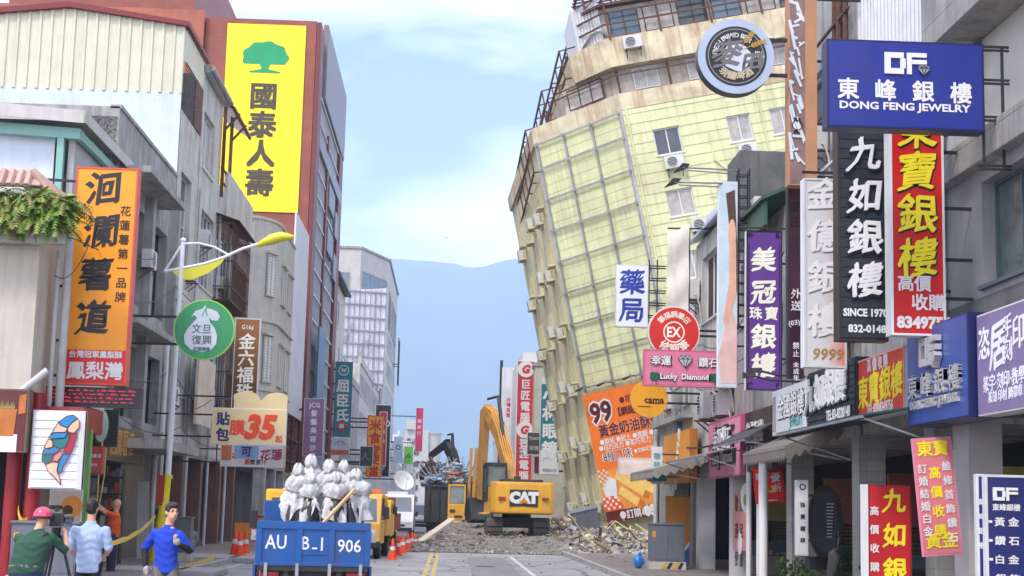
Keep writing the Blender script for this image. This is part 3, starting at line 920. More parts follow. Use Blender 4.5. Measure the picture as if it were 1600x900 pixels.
def corr(mb, Fm, u0, u1, v0, vtop, pitch=.3, d=.05):
    """ribbed sheet: vtop(u) gives the upper edge"""
    M0 = mb.M; mb.M = M0 @ Fm
    u = u0
    while u < u1 - .01:
        e = min(u + pitch, u1)
        cs = [(u, 0), (u + (e - u) * .62, 0), (u + (e - u) * .7, d), (u + (e - u) * .92, d), (e, 0)]
        for (a, da), (c, dc) in zip(cs[:-1], cs[1:]):
            mb.quad((a, v0, da), (c, v0, dc), (c, vtop(c), dc), (a, vtop(a), da))
        u = e
    mb.M = M0
# ---- L1 the corner shop with the planted balcony
T = thing('corner_shop', 'cream rendered shop with a fern covered balcony and red columns at the near left', 'building', (-10, 30, 0))
F = FR((0, 29.5, 0), FACE_CAM)
b = MB(); wall(b, F, -14, -8.0, 3.75, 6.9)
b.quad((-8.0, 29.5, 3.75), (-8.0, 35.9, 3.75), (-8.0, 35.9, 6.9), (-8.0, 29.5, 6.9)); b.quad((-14, 29.5, 6.9), (-8, 29.5, 6.9), (-8, 35.9, 6.9), (-14, 35.9, 6.9))
b.quad((-14, 29.5, 3.75), (-8, 29.5, 3.75), (-8, 35.9, 3.75), (-14, 35.9, 3.75)); b.quad((-14, 35.9, .1), (-8.6, 35.9, .1), (-8.6, 35.9, 3.75), (-14, 35.9, 3.75))
b.build('wall', CREAM, T)
b = MB(); b.box(-14, -8.25, 29.75, 35.6, 6.92, 8.0)
b.quad((-14, 29.74, 6.9), (-8.24, 29.74, 6.9), (-8.24, 29.74, 8.0), (-14, 29.74, 8.0)); b.build('upper_wall', CREAM, T)
b = MB()
for k in range(34):
    y = 29.72 + k * .175
    b.tube([(-8.3, y, 8.06), (-8.02, y, 7.72)], .075, 6)
for k in range(34): b.tube([(-8.35 - k * .17, 29.8, 8.06), (-8.35 - k * .17, 29.55, 7.72)], .075, 6)
b.slab([(-14, 29.6, 7.74), (-8.1, 29.6, 7.74), (-8.35, 29.85, 8.06), (-14, 29.85, 8.06)], (0, 0, .03)); b.slab([(-8.08, 29.6, 7.74), (-8.08, 35.6, 7.74), (-8.33, 35.6, 8.06), (-8.33, 29.85, 8.06)], (0, 0, .03))
b.build('tiled_eave', mat('faded_terracotta', C(190, 158, 146), .8, var=.2, dirt=.3), T)
b = MB(); b.box(-14, -7.45, 29.2, 29.48, 6.55, 6.85); b.build('balcony_ledge', CONCL, T)
b = MB(); b.tube([(-9.2, 29.3, 7.55), (-8.35, 29.3, 7.55), (-8.2, 29.3, 7.4), (-8.2, 29.3, 6.9)], .085, 10); b.build('elbow_pipe', PIPEM, T, smooth=True)
for x in (-8.33, -7.95):
    b = MB(); b.tube([(x, 30.0, .1), (x, 30.0, 3.74)], .15, 14); b.build('column', REDP, T, smooth=True)
b = MB(); b.box(-14, -8.0, 29.8, 35.8, 3.2, 3.73); b.build('lintel', REDP, T)
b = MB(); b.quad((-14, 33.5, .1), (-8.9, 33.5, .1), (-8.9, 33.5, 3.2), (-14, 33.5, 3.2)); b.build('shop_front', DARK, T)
def standpipe(label, pts, r, m=PIPEM):
    b = MB(); b.tube(pts, r, 10)
    return tag(b.build('drain_pipe', m, None, smooth=True), label, 'pipe', 'drain pipes')
standpipe('thin grey drain pipe beside the planted balcony wall', [(-7.83, 30.3, 2.0), (-7.83, 30.3, 6.6)], .05)
standpipe('thick grey drain pipe left of the orange sweet potato sign', [(-7.66, 30.4, 2.2), (-7.66, 30.4, 6.9)], .085)
standpipe('slanted grey pipe under the cream wall at the left edge', [(-8.25, 29.4, 3.62), (-7.72, 29.6, 4.15)], .075)
# ---- L2 with the turquoise steel roof
T = thing('rooftop_house', 'narrow house with a turquoise steel roof shed above the orange sign', 'building', (-11, 36, 0))
F = FR((0, 36, 0), FACE_CAM); TURQ = mat('turquoise_steel', C(128, 176, 168), .45, .1, var=.1, dirt=.25)
b = MB(); wall(b, F, -15, -9.0, .1, 8.6); wall(b, FL, 36, 39.8, 3.4, 8.6, [(36.6, 39.2, 5.0, 7.2)]); b.quad((-15, 36, 8.6), (-9, 36, 8.6), (-9, 39.8, 8.6), (-15, 39.8, 8.6)); b.build('wall', CONC, T)
window(T, FL, 36.6, 39.2, 5.0, 7.2, cols=3)
b = MB(); b.quad((-15, 36.3, 8.6), (-9.65, 36.3, 8.6), (-9.65, 36.3, 10.5), (-15, 36.3, 10.5)); b.build('white_panel', WSHEET, T)
b = MB(); b.box(-9.3, -9.15, 36.2, 39.6, 8.62, 10.2); b.build('grey_panel', mat('grey_sheet', (.33, .34, .35), .6, dirt=.2), T)
b = MB(); b.bar((-9.45, 36.1, 8.6), (-9.45, 36.1, 10.4), .16); b.bar((-15, 36.1, 10.62), (-9.0, 36.1, 10.32), .2, .26); b.bar((-9.05, 36.1, 10.3), (-9.05, 41.0, 10.3), .14, .2)
for k in range(5): b.bar((-9.0, 36.4 + k * 1.0, 10.45), (-10.6, 36.4 + k * 1.0, 10.6), .08)
b.build('steel_frame', TURQ, T)
b = MB(); b.slab([(-15, 35.7, 11.1), (-8.85, 35.7, 10.72), (-8.85, 41.2, 10.72), (-15, 41.2, 11.1)], (0, 0, .07)); b.box(-15, -8.83, 35.66, 35.7, 10.55, 10.75)
b.slab([(-15, 35.68, 10.85), (-8.84, 35.68, 10.5), (-8.84, 35.68, 10.8), (-15, 35.68, 11.18)], (0, -.03, 0)); b.slab([(-8.84, 35.68, 10.52), (-8.84, 41.2, 10.52), (-8.84, 41.2, 10.8), (-8.84, 35.68, 10.8)], (.03, 0, 0))
b.build('shed_roof', mat('pale_roof_sheet', (.50, .50, .48), .6, .1, dirt=.4, dirtcol=(.2, .19, .17), streak=.3), T)
# ---- L3 dark grey concrete house with ledges
T = thing('concrete_house', 'grey concrete house with dark ledges and tall windows behind the orange sign', 'building', (-11, 40, 0))
F = FR((0, 40, 0), FACE_CAM)
ops = [(42.2, 44.0, 7.2, 9.9), (44.6, 47.6, 7.2, 9.9), (41.4, 44.0, 4.0, 6.0), (44.6, 47.6, 4.0, 6.0)]
b = MB(); wall(b, F, -15, -9.0, .1, 12.05); wall(b, FL, 40, 48.6, 3.4, 12.0, ops, depth=.35)
b.quad((-15, 40, 11.2), (-9, 40, 11.2), (-9, 48.6, 11.2), (-15, 48.6, 11.2)); b.box(-9.25, -8.95, 40.0, 48.6, 12.0, 12.1)
b.build('wall', CONC, T)
for o in ops: window(T, FL, *o, glass=GLASS, cols=2, depth=.3, fm=BLACK, sill=False)
b = MB()
for z, ya, yb, x1 in ((10.45, 40.6, 46.0, -8.2), (6.4, 40.6, 46.0, -8.3)):
    b.slab([(-9, ya, z), (x1, ya, z), (x1, yb, z), (-9, yb, z)], (0, 0, .16))
    b.slab([(-9, ya, z - .02), (-9, yb, z - .02), (x1, yb, z - .02), (x1, ya, z - .02)], (0, 0, .015))
b.box(-9, -7.6, 41, 47.2, 3.1, 3.36)
for k, y in enumerate((44.25, 48.3)): b.box(-9.0, -8.75, y - .2, y + .2, 3.4, 11.0)
b.build('ledge', CONC, T)
b = MB()
for i in range(3):
    for j in range(3):
        x, z = -9.92 + i * .3, 11.75 - j * .32
        M0 = b.M; b.M = FR((x + .13, 39.96, z - .13), FACE_CAM); b.arc(0, 0, .07, .13, 0, .02, n=12); b.M = M0
        b.box(x - .01, x + .015, 39.95, 39.985, z - .3, z + .01); b.box(x, x + .28, 39.945, 39.98, z - .01, z + .015)
b.build('breeze_blocks', CONCD, T)
arcade(T, XL, 36, 48.6, [44.5], tile_mat('olive_column_tile', (.13, .12, .09), (.16, .15, .115), (.08, .07, .06), .3, .15, .45), cw_=3.4)
# ---- L4 with the cream sheet metal gable
T = thing('gabled_rooftop_house', 'tall narrow house topped by a cream corrugated gable with a maroon roof edge', 'building', (-12, 48.7, 0))
F = FR((0, 48.7, 0), FACE_CAM)
top = lambda u: 17.5 - abs(u + 12.75) * .125
b = MB(); corr(b, F, -19, -9.0, 14.8, top, .36, .05); corr(b, FL, 48.7, 52.6, 15.9, lambda u: 16.95, .3, .04); b.build('corrugated_wall', CORR, T)
b = MB(); b.slab([(-19, 48.69, 10.6), (-9.02, 48.69, 10.6), (-9.02, 48.69, 14.83), (-19, 48.69, 14.83)], (0, .05, 0)); b.build('white_wall', WSHEET, T)
b = MB()
b.slab([(-19, 48.5, 16.72), (-12.75, 48.5, 17.5), (-8.85, 48.5, 17.0), (-8.85, 48.5, 17.15), (-12.75, 48.5, 17.68), (-19, 48.5, 16.9)], (0, 4.4, 0))
b.build('roof', MAROON, T)
ops = [(49.4, 51.4, 9.2, 12.4), (49.3, 52.0, 5.2, 8.0)]
b = MB(); wall(b, FL, 48.7, 52.6, 3.4, 14.3, ops, depth=.25); b.box(-9.03, -8.95, 52.5, 52.7, 3.4, 16.9); b.build('street_wall', CONCL, T)
for o in ops: window(T, FL, *o, glass=GLASS, cols=2, rows=2, fm=ALU, depth=.2)
b = MB()
for k in range(14): b.slab([(-9.02, 49.0, 14.4 + k * .12), (-9.02, 51.0, 14.4 + k * .12), (-8.94, 51.0, 14.33 + k * .12), (-8.94, 49.0, 14.33 + k * .12)], (0, 0, .02))
b.build('louvre', mat('grey_louvre', (.2, .19, .18), .6, dirt=.3), T)
b = MB(); b.box(-9.03, -8.96, 51.05, 52.45, 14.3, 15.95); b.build('shutter_board', mat('maroon_board', C(95, 52, 48), .7, var=.2, dirt=.3), T)
arcade(T, XL, 48.6, 52.6, [48.9], CONC)
# ---- L5 a pair of grey houses with cages
T = thing('grey_terrace_house', 'grey rendered terrace houses with rusty window cages and a roof terrace awning', 'building', (-12, 53, 0))
ops = [(53.2, 55.6, 13.4, 15.4), (53.4, 56.6, 9.3, 12.0), (53.3, 56.0, 5.2, 8.0), (57.2, 61.0, 9.4, 12.0), (57.2, 61.0, 5.2, 8.0)]
b = MB(); wall(b, FL, 52.7, 57.0, 3.4, 16.6, ops[:3], depth=.25); wall(b, FL, 57.0, 66.0, 3.4, 13.6, ops[3:], depth=.25)
b.quad((-16, 52.7, 16.6), (-9, 52.7, 16.6), (-9, 57, 16.6), (-16, 57, 16.6)); b.quad((-16, 57, 13.0), (-9, 57, 13.0), (-9, 66, 13.0), (-16, 66, 13.0)); b.quad((-16, 57, 13), (-9, 57, 13), (-9, 57, 16.6), (-16, 57, 16.6))
b.build('wall', CONCL, T)
for o, n in zip(ops, (2, 4, 4, 4, 4)): window(T, FL, *o, glass=CURTAIN if n == 2 else GLASS, cols=n, fm=ALU, depth=.15)
b = MB(); b.box(-9.1, -8.75, 52.5, 57.2, 16.6, 16.85); b.tube([(-8.7, 52.5, 16.75), (-8.7, 57.3, 16.75)], .1, 8); b.build('gutter', STEEL, T)
b = MB(); b.slab([(-9.6, 57.2, 17.3), (-8.55, 57.4, 16.6), (-8.55, 62.0, 16.6), (-9.6, 62.0, 17.3)], (0, 0, .05)); b.build('terrace_awning', MAROON, T)
b = MB(); b.slab([(-9.6, 57.3, 17.2), (-8.6, 57.5, 16.52), (-8.6, 61.9, 16.52), (-9.6, 61.9, 17.2)], (0, 0, .03)); b.build('awning_lining', ALU, T)
b = MB()
for y in (57.6, 59.4): b.bar((-8.95, y, 13.2), (-8.95, y, 16.8), .12); b.bar((-8.95, y, 15.8), (-8.4, y, 16.45), .08)
b.bar((-8.58, 57.4, 16.55), (-8.58, 62, 16.55), .1)
for z in (13.8, 14.3): b.bar((-8.95, 57.3, z), (-8.95, 66, z), .06)
b.build('terrace_frame', RUST, T)
b = MB(); b.box(-9.0, -8.85, 58.5, 66, 12.3, 14.4); b.build('terrace_wall', mat('stained_white_wall', (0, 0, 0)), T)
for (y0, y1, z0, z1) in ((57.0, 62.0, 9.2, 12.1), (56.9, 61.5, 5.0, 8.0)):
    b = MB(); n = 16
    for k in range(n + 1):
        y = y0 + (y1 - y0) * k / n
        b.bar((-8.35, y, z0), (-8.35, y, z1), .03)
    for z in (z0, z0 + .5, (z0 + z1) / 2, z1):
        b.bar((-8.35, y0, z), (-8.35, y1, z), .04); b.bar((-9, y0, z), (-8.35, y0, z), .04); b.bar((-9, y1, z), (-8.35, y1, z), .04)
    for k in range(3): b.bar((-8.5 - k * .2, y0, z0), (-8.5 - k * .2, y0, z1), .03)
    b.box(-9, -8.32, y0, y1, z0 - .05, z0); b.slab([(-9, y0 - .1, z1 + .35), (-8.1, y0 - .1, z1 + .05), (-8.1, y1 + .1, z1 + .05), (-9, y1 + .1, z1 + .35)], (0, 0, .03))
    b.box(-8.40, -8.37, y0 + .6, y1 - .6, z0, z0 + 1.6)
    b.build('window_cage', RUST, T)
arcade(T, XL, 52.7, 66, [52.9, 56.8, 61.5, 65.5], mat('reddish_tile', (.15, .085, .065), .5, var=.2, dirt=.4))
b = MB()
for k in range(3): b.tube([(-8.9, 52.75 + k * 4.6, .1), (-8.9, 52.75 + k * 4.6, 12.5)], .06, 8)
b.build('drain_pipe', PIPEM, T)
# cloth and boards hung low on the terrace
b = MB(); b.box(-8.55, -8.45, 51.6, 55.2, 4.3, 6.6); o = b.build('cloth_awning', mat('beige_canvas', C(196, 184, 166), .85, var=.15, dirt=.3), None); tag(o, 'beige canvas screen hung below the window of the grey terrace', 'canvas screen')
b = MB()
for i in range(8): b.slab([(-8.2 + .03 * math.sin(i * 1.7), 55.0 + i * .2, 3.5), (-8.2 + .03 * math.sin(i * 1.7 + 1.7), 55.2 + i * .2, 3.5), (-8.25, 55.2 + i * .2, 4.5), (-8.25, 55.0 + i * .2, 4.5)], (.02, 0, 0))
o = b.build('hanging_cloth', mat('pinkish_cloth', C(205, 180, 165), .9, var=.15), None); tag(o, 'pale pinkish cloth hanging under the rolled awning', 'cloth')
b = MB(); b.tube([(-8.2, 54.7, 4.6), (-8.2, 57, 4.55)], .1, 8); o = b.build('rolled_awning', MAROON, None); tag(o, 'rolled maroon awning above the hanging cloth', 'awning')
# ---- L6 round cornered house
T = thing('round_corner_house', 'pale concrete house with a rounded corner and white louvred windows', 'building', (-10, 66, 0))
X6 = -7.85
path = [(-15, 66.2)] + [(-9.3, 66.2)] + [(-9.3 + 1.45 * math.sin(a), 68.6 - 2.4 * math.cos(a)) for a in [R_(10 * k) for k in range(1, 10)]] + [(X6, 74.5)]
L6M = mat('pale_rough_render', (.47, .46, .41), .85, var=.12, dirt=.35, dirtcol=(.22, .21, .19), streak=.4, streakcol=(.23, .22, .2), bump=.2)
b = MB()
def along(path, mb, z0, z1, off=0):
    for p, q in zip(path[:-1], path[1:]): mb.quad((p[0], p[1], z0), (q[0], q[1], z0), (q[0], q[1], z1), (p[0], p[1], z1))
along(path, b, 3.4, 14.1); b.quad((X6, 74.5, 3.4), (-15, 74.5, 3.4), (-15, 74.5, 14.1), (X6, 74.5, 14.1))
b.fs([tuple(range(len(path) + 1))], b.vs([(x, y, 14.08) for x, y in path] + [(-15, 74.5, 14.08)]))
b.build('wall', L6M, T)
b = MB(); 
for p, q in zip(path[:-1], path[1:]):
    for z in (14.1, 9.6, 6.6): b.bar((p[0], p[1], z), (q[0], q[1], z), .12 if z > 14 else .2, .12 if z > 14 else .06)
b.build('cornice', L6M, T)
LOUV = mat('white_louvre', (.66, .67, .66), .6, var=.08, dirt=.2)
def louvred(T, Fm, u0, u1, v0, v1):
    f = MB(Fm); f.box(u0 - .08, u1 + .08, v1, v1 + .1, 0, .16); f.box(u0 - .06, u1 + .06, v0 - .08, v0, 0, .1)
    f.box(u0, u0 + .05, v0, v1, 0, .06); f.box(u1 - .05, u1, v0, v1, 0, .06); f.box((u0 + u1) / 2 - .03, (u0 + u1) / 2 + .03, v0, v1, .0, .06)
    o = f.build('window', L6M, T)
    g = MB(Fm); v = v0 + .02
    while v < v1 - .05:
        g.slab([(u0 + .05, v, .04), (u1 - .05, v, .04), (u1 - .05, v + .11, .012), (u0 + .05, v + .11, .012)], (0, 0, -.01)); v += .13
    g.build('louvre', LOUV, o)
F6 = FR((0, 66.2, 0), FACE_CAM)
for u0, u1 in ((-10.6, -9.95), (-9.75, -9.3)):
    louvred(T, F6, u0 + .3, u1 + .3, 10.8, 12.6); louvred(T, F6, u0 + .3, u1 + .3, 7.0, 9.0)
Fc = FR(((path[6][0] + path[7][0]) / 2 + .02, (path[6][1] + path[7][1]) / 2 - .02, 0), (path[7][0] - path[6][0], path[7][1] - path[6][1], 0))
louvred(T, Fc, -.35, .35, 10.8, 12.6); louvred(T, Fc, -.35, .35, 7.0, 9.0)
F6s = FR((X6, 0, 0), FACE_L)
for y in (69.2, 71.8): louvred(T, F6s, y, y + 1.6, 10.7, 12.4); louvred(T, F6s, y, y + 1.6, 7.0, 8.8)
arcade(T, X6, 66.2, 74.5, [66.6, 70.5, 74], CONC, back=4.5)
# ---- scaffold and pale panel
T = thing('sign_scaffold', 'dark steel scaffold holding a tall white blank panel beside the red tower', 'scaffold', (-8.8, 80, 0))
b = MB()
for y in (76.5, 80, 84, 88):
    for x in (-9.6, -8.6): b.bar((x, y, 3.5), (x, y, 13.6), .12)
    for k in range(8): b.bar((-9.6, y, 4 + k * 1.2), (-8.6, y, 4 + k * 1.2), .07); b.bar((-9.6, y, 4 + k * 1.2), (-8.6, y, 5.2 + k * 1.2), .05)
for k in range(9): b.bar((-8.6, 76.5, 4 + k * 1.2), (-8.6, 88, 4 + k * 1.2), .07)
b.build('frame', BLACK, T)
b = MB(); b.box(-8.52, -8.44, 80, 87.5, 6.4, 17.0); b.build('panel', mat('blank_white_panel', (.66, .68, .72), .5, var=.06, dirt=.2), T)
T = thing('set_back_house', 'dim set back house behind the steel scaffold', 'building', (-12, 75, 0))
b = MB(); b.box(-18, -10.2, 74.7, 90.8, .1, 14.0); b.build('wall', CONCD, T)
Fb = FR((-10.2, 0, 0), FACE_L)
for z in (4.5, 8, 11):
    for y in (76, 80, 84): window(T, Fb, y, y + 2.5, z, z + 1.8, depth=-.05)
arcade(T, XL, 74.7, 90.8, [78, 82, 86, 90], CONC)
# ---- L8 red tower with the yellow banner
T = thing('red_tower', 'red brown insurance tower with a huge yellow banner of a green tree', 'building', (-14, 91, 0))
RT = tile_mat('red_brown_tile', C(140, 72, 54), C(150, 80, 60), C(118, 64, 50), .5, .25, .5, streak=.25, streakcol=C(120, 70, 55))
RT2 = tile_mat('orange_brown_tile', C(166, 92, 62), C(176, 100, 68), C(140, 80, 60), .5, .25, .5, streak=.35, streakcol=C(120, 68, 50))
RT3 = mat('maroon_cladding', C(112, 48, 44), .5, var=.1, dirt=.2); SLATE = mat('slate_cladding', C(120, 112, 116), .4, .2, var=.1)
b = MB(); b.box(-15.6, -8.9, 91, 113, .1, 30.95); b.build('front_wall', RT, T)
b = MB(); b.box(-34, -15.65, 90.6, 118, .1, 31.25); b.build('side_wall', RT2, T)
b = MB(); b.box(-27.6, -16.4, 91.2, 116, 31.25, 36.5); b.build('roof_block', RT, T)
b = MB(); b.box(-8.88, -8.6, 91.02, 93.2, .1, 30.9); b.box(-8.88, -8.62, 100, 101, .1, 26); b.box(-8.88, -8.62, 110, 113, .1, 31); b.build('pier', RT3, T, bevel=.05)
b = MB(); b.box(-8.88, -8.55, 95.5, 113, 27.2, 32.2); b.build('cornice_block', SLATE, T, bevel=.1)
b = MB(); b.box(-8.88, -8.6, 93.2, 113, 23.6, 24.6); b.build('ledge', SLATE, T)
F = FR((-8.85, 0, 0), FACE_L)
b = MB(F); b.quad((93.2, 3.6, 0), (110, 3.6, 0), (110, 27.2, 0), (93.2, 27.2, 0)); b.build('glazing', GLASSB, T)
b = MB(F)
for k in range(18): b.box(93.3 + k * .9, 93.38 + k * .9, 3.6, 27.2, .01, .1)
for k in range(16): b.box(93.2, 110, 3.7 + k * 1.55, 3.82 + k * 1.55, .105, .16)
b.build('mullions', mat('pale_mullion', (.55, .56, .6), .4, .3), T)
b = MB(F)
for k, z in enumerate((18.5, 21.5)):
    b.box(101.2, 106, z, z + 1.6, .02, .3); b.box(107, 109.8, z - 1, z + .8, .02, .3)
b.build('spandrel', SLATE, T)
arcade(T, -8.6, 91, 113, [93, 97.5, 102, 106.5, 111], mat('reddish_tile', (0, 0, 0)), back=3)
Fm = FR((-11.9, 90.97, 24.8), FACE_CAM)
Tb = thing('banner', 'huge yellow insurance banner with a green tree on the red tower', 'banner', (-11.9, 90.9, 19.0))
o = MB(Fm); o.box(-2.38, 2.38, -5.8, 5.8, 0, .06); o.build('sheet', mat('yellow_banner', C(248, 228, 20), .5, var=.04, dirt=.05), Tb)
o = MB(Fm)
crown = []
for k in range(64):
    a = math.pi * 2 * k / 64
    r = 1 + .045 * math.cos(9 * a)
    x, y = 1.38 * r * math.cos(a), 1.0 * r * math.sin(a)
    if y < -.42: y = -.42 + .12 * math.cos(a * 2) * 0
    crown.append((x, 3.72 + y))
o.slab([(x, y, .065) for x, y in crown], (0, 0, .01))
o.slab([(-.34, 3.32, .066), (.34, 3.32, .066), (.2, 3.0, .066), (.95, 2.83, .066), (.95, 2.76, .066), (-.95, 2.76, .066), (-.95, 2.83, .066), (-.2, 3.0, .066)], (0, 0, .01))
o.build('tree_emblem', mat('green_emblem', C(10, 152, 96), .5), Tb)
letters(Tb, Fm, [(mat('dark_brown_letter', C(72, 62, 42), .5), '國泰人壽', .50, .385, .335, dict(step=.375, bold=.035))], 4.76, 11.6, .07)
b = MB(); b.box(-8.3, -8.2, 94, 99, 4.5, 12.6); o = b.build('facade_poster', mat('blue_poster', C(62, 96, 130), .4, var=.2, scale=2), None); tag(o, 'blue glass poster panel at the foot of the red tower', 'poster')
# ---- L9 .. the far left row
def far_house(label, x, y0, y1, zt, m, wins, roof=None, name='town_house'):
    T = thing(name, label, 'building', (x, y0, 0))
    s = 1 if x > 0 else -1
    b = MB(); b.box(min(x, x + s * 12), max(x, x + s * 12), y0, y1, 3.3, zt)
    b.box(min(x + s * 3, x + s * 12), max(x + s * 3, x + s * 12), y0, y1, .1, 3.298); b.build('wall', m, T)
    F = FR((x, 0, 0), FACE_R if s > 0 else FACE_L); sg = -1 if s > 0 else 1
    for (a, c, z0, z1) in wins:
        u0, u1 = sorted((sg * (y0 + a), sg * (y0 + c))); window(T, F, u0, u1, z0, z1, cols=3, depth=-.05)
    if roof:
        b = MB(); b.slab([(x - s * .5, y0 - .3, zt + .1), (x + s * 12, y0 - .3, zt + 1.1), (x + s * 12, y1 + .2, zt + 1.1), (x - s * .5, y1 + .2, zt + .1)], (0, 0, .2)); b.build('roof', roof, T)
    else:
        b = MB(); b.box(min(x - s * .1, x + s * .2), max(x - s * .1, x + s * .2), y0, y1, zt + .002, zt + .7); b.build('parapet', m, T)
    n = max(1, int((y1 - y0) / 5))
    for k in range(n + 1):
        y = y0 + .3 + (y1 - y0 - .6) * k / n
        b = MB(); b.box(min(x, x + s * .5), max(x, x + s * .5), y - .25, y + .25, .1, 3.298); b.build('column', m, T)
    return T
G1 = mat('greyish_green_wall', (.40, .41, .38), .8, var=.1, dirt=.3, streak=.35, streakcol=(.2, .2, .18)); DKG = mat('dark_green_roof', C(52, 72, 70), .6)
T = far_house('slim cream house with a dark green roof edge beside the red tower', -9.0, 113.3, 126, 18.6, CREAM, [(1, 6, 15.3, 17.3), (1, 6, 6, 8)], DKG)
b = MB()
for k in range(9): b.bar((-8.4, 113.4, 10.2 + k * .35), (-8.4, 126, 10.2 + k * .35), .08)
for y in (113.4, 120, 126): b.bar((-8.4, y, 9.8), (-8.4, y, 13.2), .1)
b.box(-9, -8.35, 113.4, 126, 9.7, 9.9); b.build('balcony_rail', ALU, T)
far_house('low grey house with dark windows under the teal pharmacy sign', -9.0, 126.2, 150, 12.5, CONC, [(2, 7, 5, 7), (9, 14, 5, 7), (2, 7, 9, 11), (9, 14, 9, 11), (16, 22, 9, 11)])
far_house('pale four storey house before the grey tower on the left', -9.0, 150.2, 197, 15.5, CONCL, [(k * 7 + 1, k * 7 + 6, z, z + 2) for k in range(6) for z in (5, 9, 12.6)])
T = thing('grey_tower', 'pale grey tower with a chamfered corner and dark strip windows', 'building', (-15, 198, 0))
GT = mat('pale_grey_render', (.48, .475, .45), .8, var=.07, dirt=.2, streak=.2, streakcol=(.35, .34, .32))
P = [(-34, 198), (-12.3, 198), (-9.0, 208), (-9.0, 242), (-34, 242)]
b = MB(); b.slab([(x, y, .1) for x, y in P], (0, 0, 34.7)); b.build('wall', GT, T)
b = MB(); b.slab([(-34, 197.8, 34.82), (-12.2, 197.8, 34.82), (-8.8, 208, 34.82), (-8.8, 242.2, 34.82), (-34, 242.2, 34.82)], (0, 0, .3)); b.build('coping', CONC, T)
for p, q, u0, u1, z0, z1, c in ((P[0], P[1], 17.4, 20.4, 29.6, 31.7, 2), (P[1], P[2], .7, 9.7, 29.8, 32.0, 3), (P[2], P[3], 2, 8, 26, 31, 3), (P[2], P[3], 12, 30, 26, 31, 6)):
    Fm = FR((p[0], p[1], 0), (q[0] - p[0], q[1] - p[1], 0)); window(T, Fm, u0, u1, z0, z1, glass=GLASSB, cols=c, depth=-.05, sill=False, fw=.12, fm=CONC)
Fm = FR((-9, 0, 0), FACE_L)
for k in range(6):
    window(T, Fm, 210, 240, 5 + k * 3.6, 7.2 + k * 3.6, glass=GLASS, cols=8, depth=-.05, fw=.12, sill=False)
b = MB(); b.tube([(-10.5, 203, .1), (-10.5, 203, 25)], 1.2, 16); b.build('stair_shaft', GT, T, smooth=True)
b = MB()
for k in range(9): b.bar((-8.2, 232, 20 + k * .8), (-8.2, 236, 20 + k * .8), .12)
for y in (232, 236): b.bar((-8.2, y, 20), (-8.2, y, 27), .14); b.bar((-9, y, 23), (-8.2, y, 23), .12)
b.build('ladder', RUST, T)
T = thing('billboard_back', 'large white corrugated billboard seen from behind on a steel frame', 'billboard', (-10, 175, 12))
Fm = FR((-10.1, 175, 21), (1, .35, 0)); b = MB(Fm); corr(b, Matrix.Identity(4), -2.6, 2.4, -6, lambda u: 5.3 + u * .12, .45, .08); b.build('sheet', mat('white_corrugated', (.68, .68, .72), .4, var=.1, dirt=.2), T)
b = MB(Fm)
for k in range(8): b.bar((-2.6, -5.5 + k * 1.5, .15), (2.4, -5.5 + k * 1.5, .15), .16)
for k in range(9): b.bar((-2.6 + k * .62, -6, .12), (-2.6 + k * .62, 5.2, .12), .1)
b.bar((-2.4, -6, .3), (.6, 0, .5), .2); b.bar((-2.6, -1, .3), (-1.4, 1.4, .3), .2)
for x in (-2.2, 2.2): b.bar((x, -6, -.2), (x, -9, -.2), .3)
b.build('frame', mat('grey_lilac_steel', (.33, .33, .38), .6, .2, dirt=.2), T)
zt = [11, 14, 9.5, 12, 16, 10]
for k in range(6):
    y0 = 242.5 + k * 24
    far_house(['cream far house next after the grey tower', 'taller white far house on the left of the street', 'low grey far house on the left of the street', 'pale green far house down the left row', 'tall far house near the end of the left row', 'last low house of the left row'][k], -9.0 + k * .15, y0, y0 + 23.5, zt[k], [CREAM, WHITE, CONC, G1, CONCL, CREAM][k], [(q * 5.5 + 1, q * 5.5 + 4.6, z, z + 1.6) for q in range(4) for z in (4.6, 7.4)])
T = thing('far_white_block', 'pale rounded building closing the far end of the street', 'building', (-8, 430, 0))
b = MB(); b.box(-12.6, -6.0, 430, 445, .1, 23.0); b.box(-12.2, -9.0, 429, 446, 23.0, 25.6); b.build('wall', mat('far_white_wall', (.5, .49, .45), .8, var=.08, dirt=.15), T)
b = MB(); b.tube([(-5.6, 434, .1), (-5.6, 434, 22.0)], 3.0, 24); b.tube([(-5.6, 434, 22.0), (-5.6, 434, 22.4)], 3.3, 24); b.build('round_tower', mat('far_white_wall', (0, 0, 0)), T, smooth=True)
Fm = FR((0, 429.9, 0), FACE_CAM)
for k in range(6):
    for q in range(2): window(T, Fm, -12 + q * 2, -10.5 + q * 2, 3 + k * 3.2, 4.6 + k * 3.2, depth=-.05, sill=False)
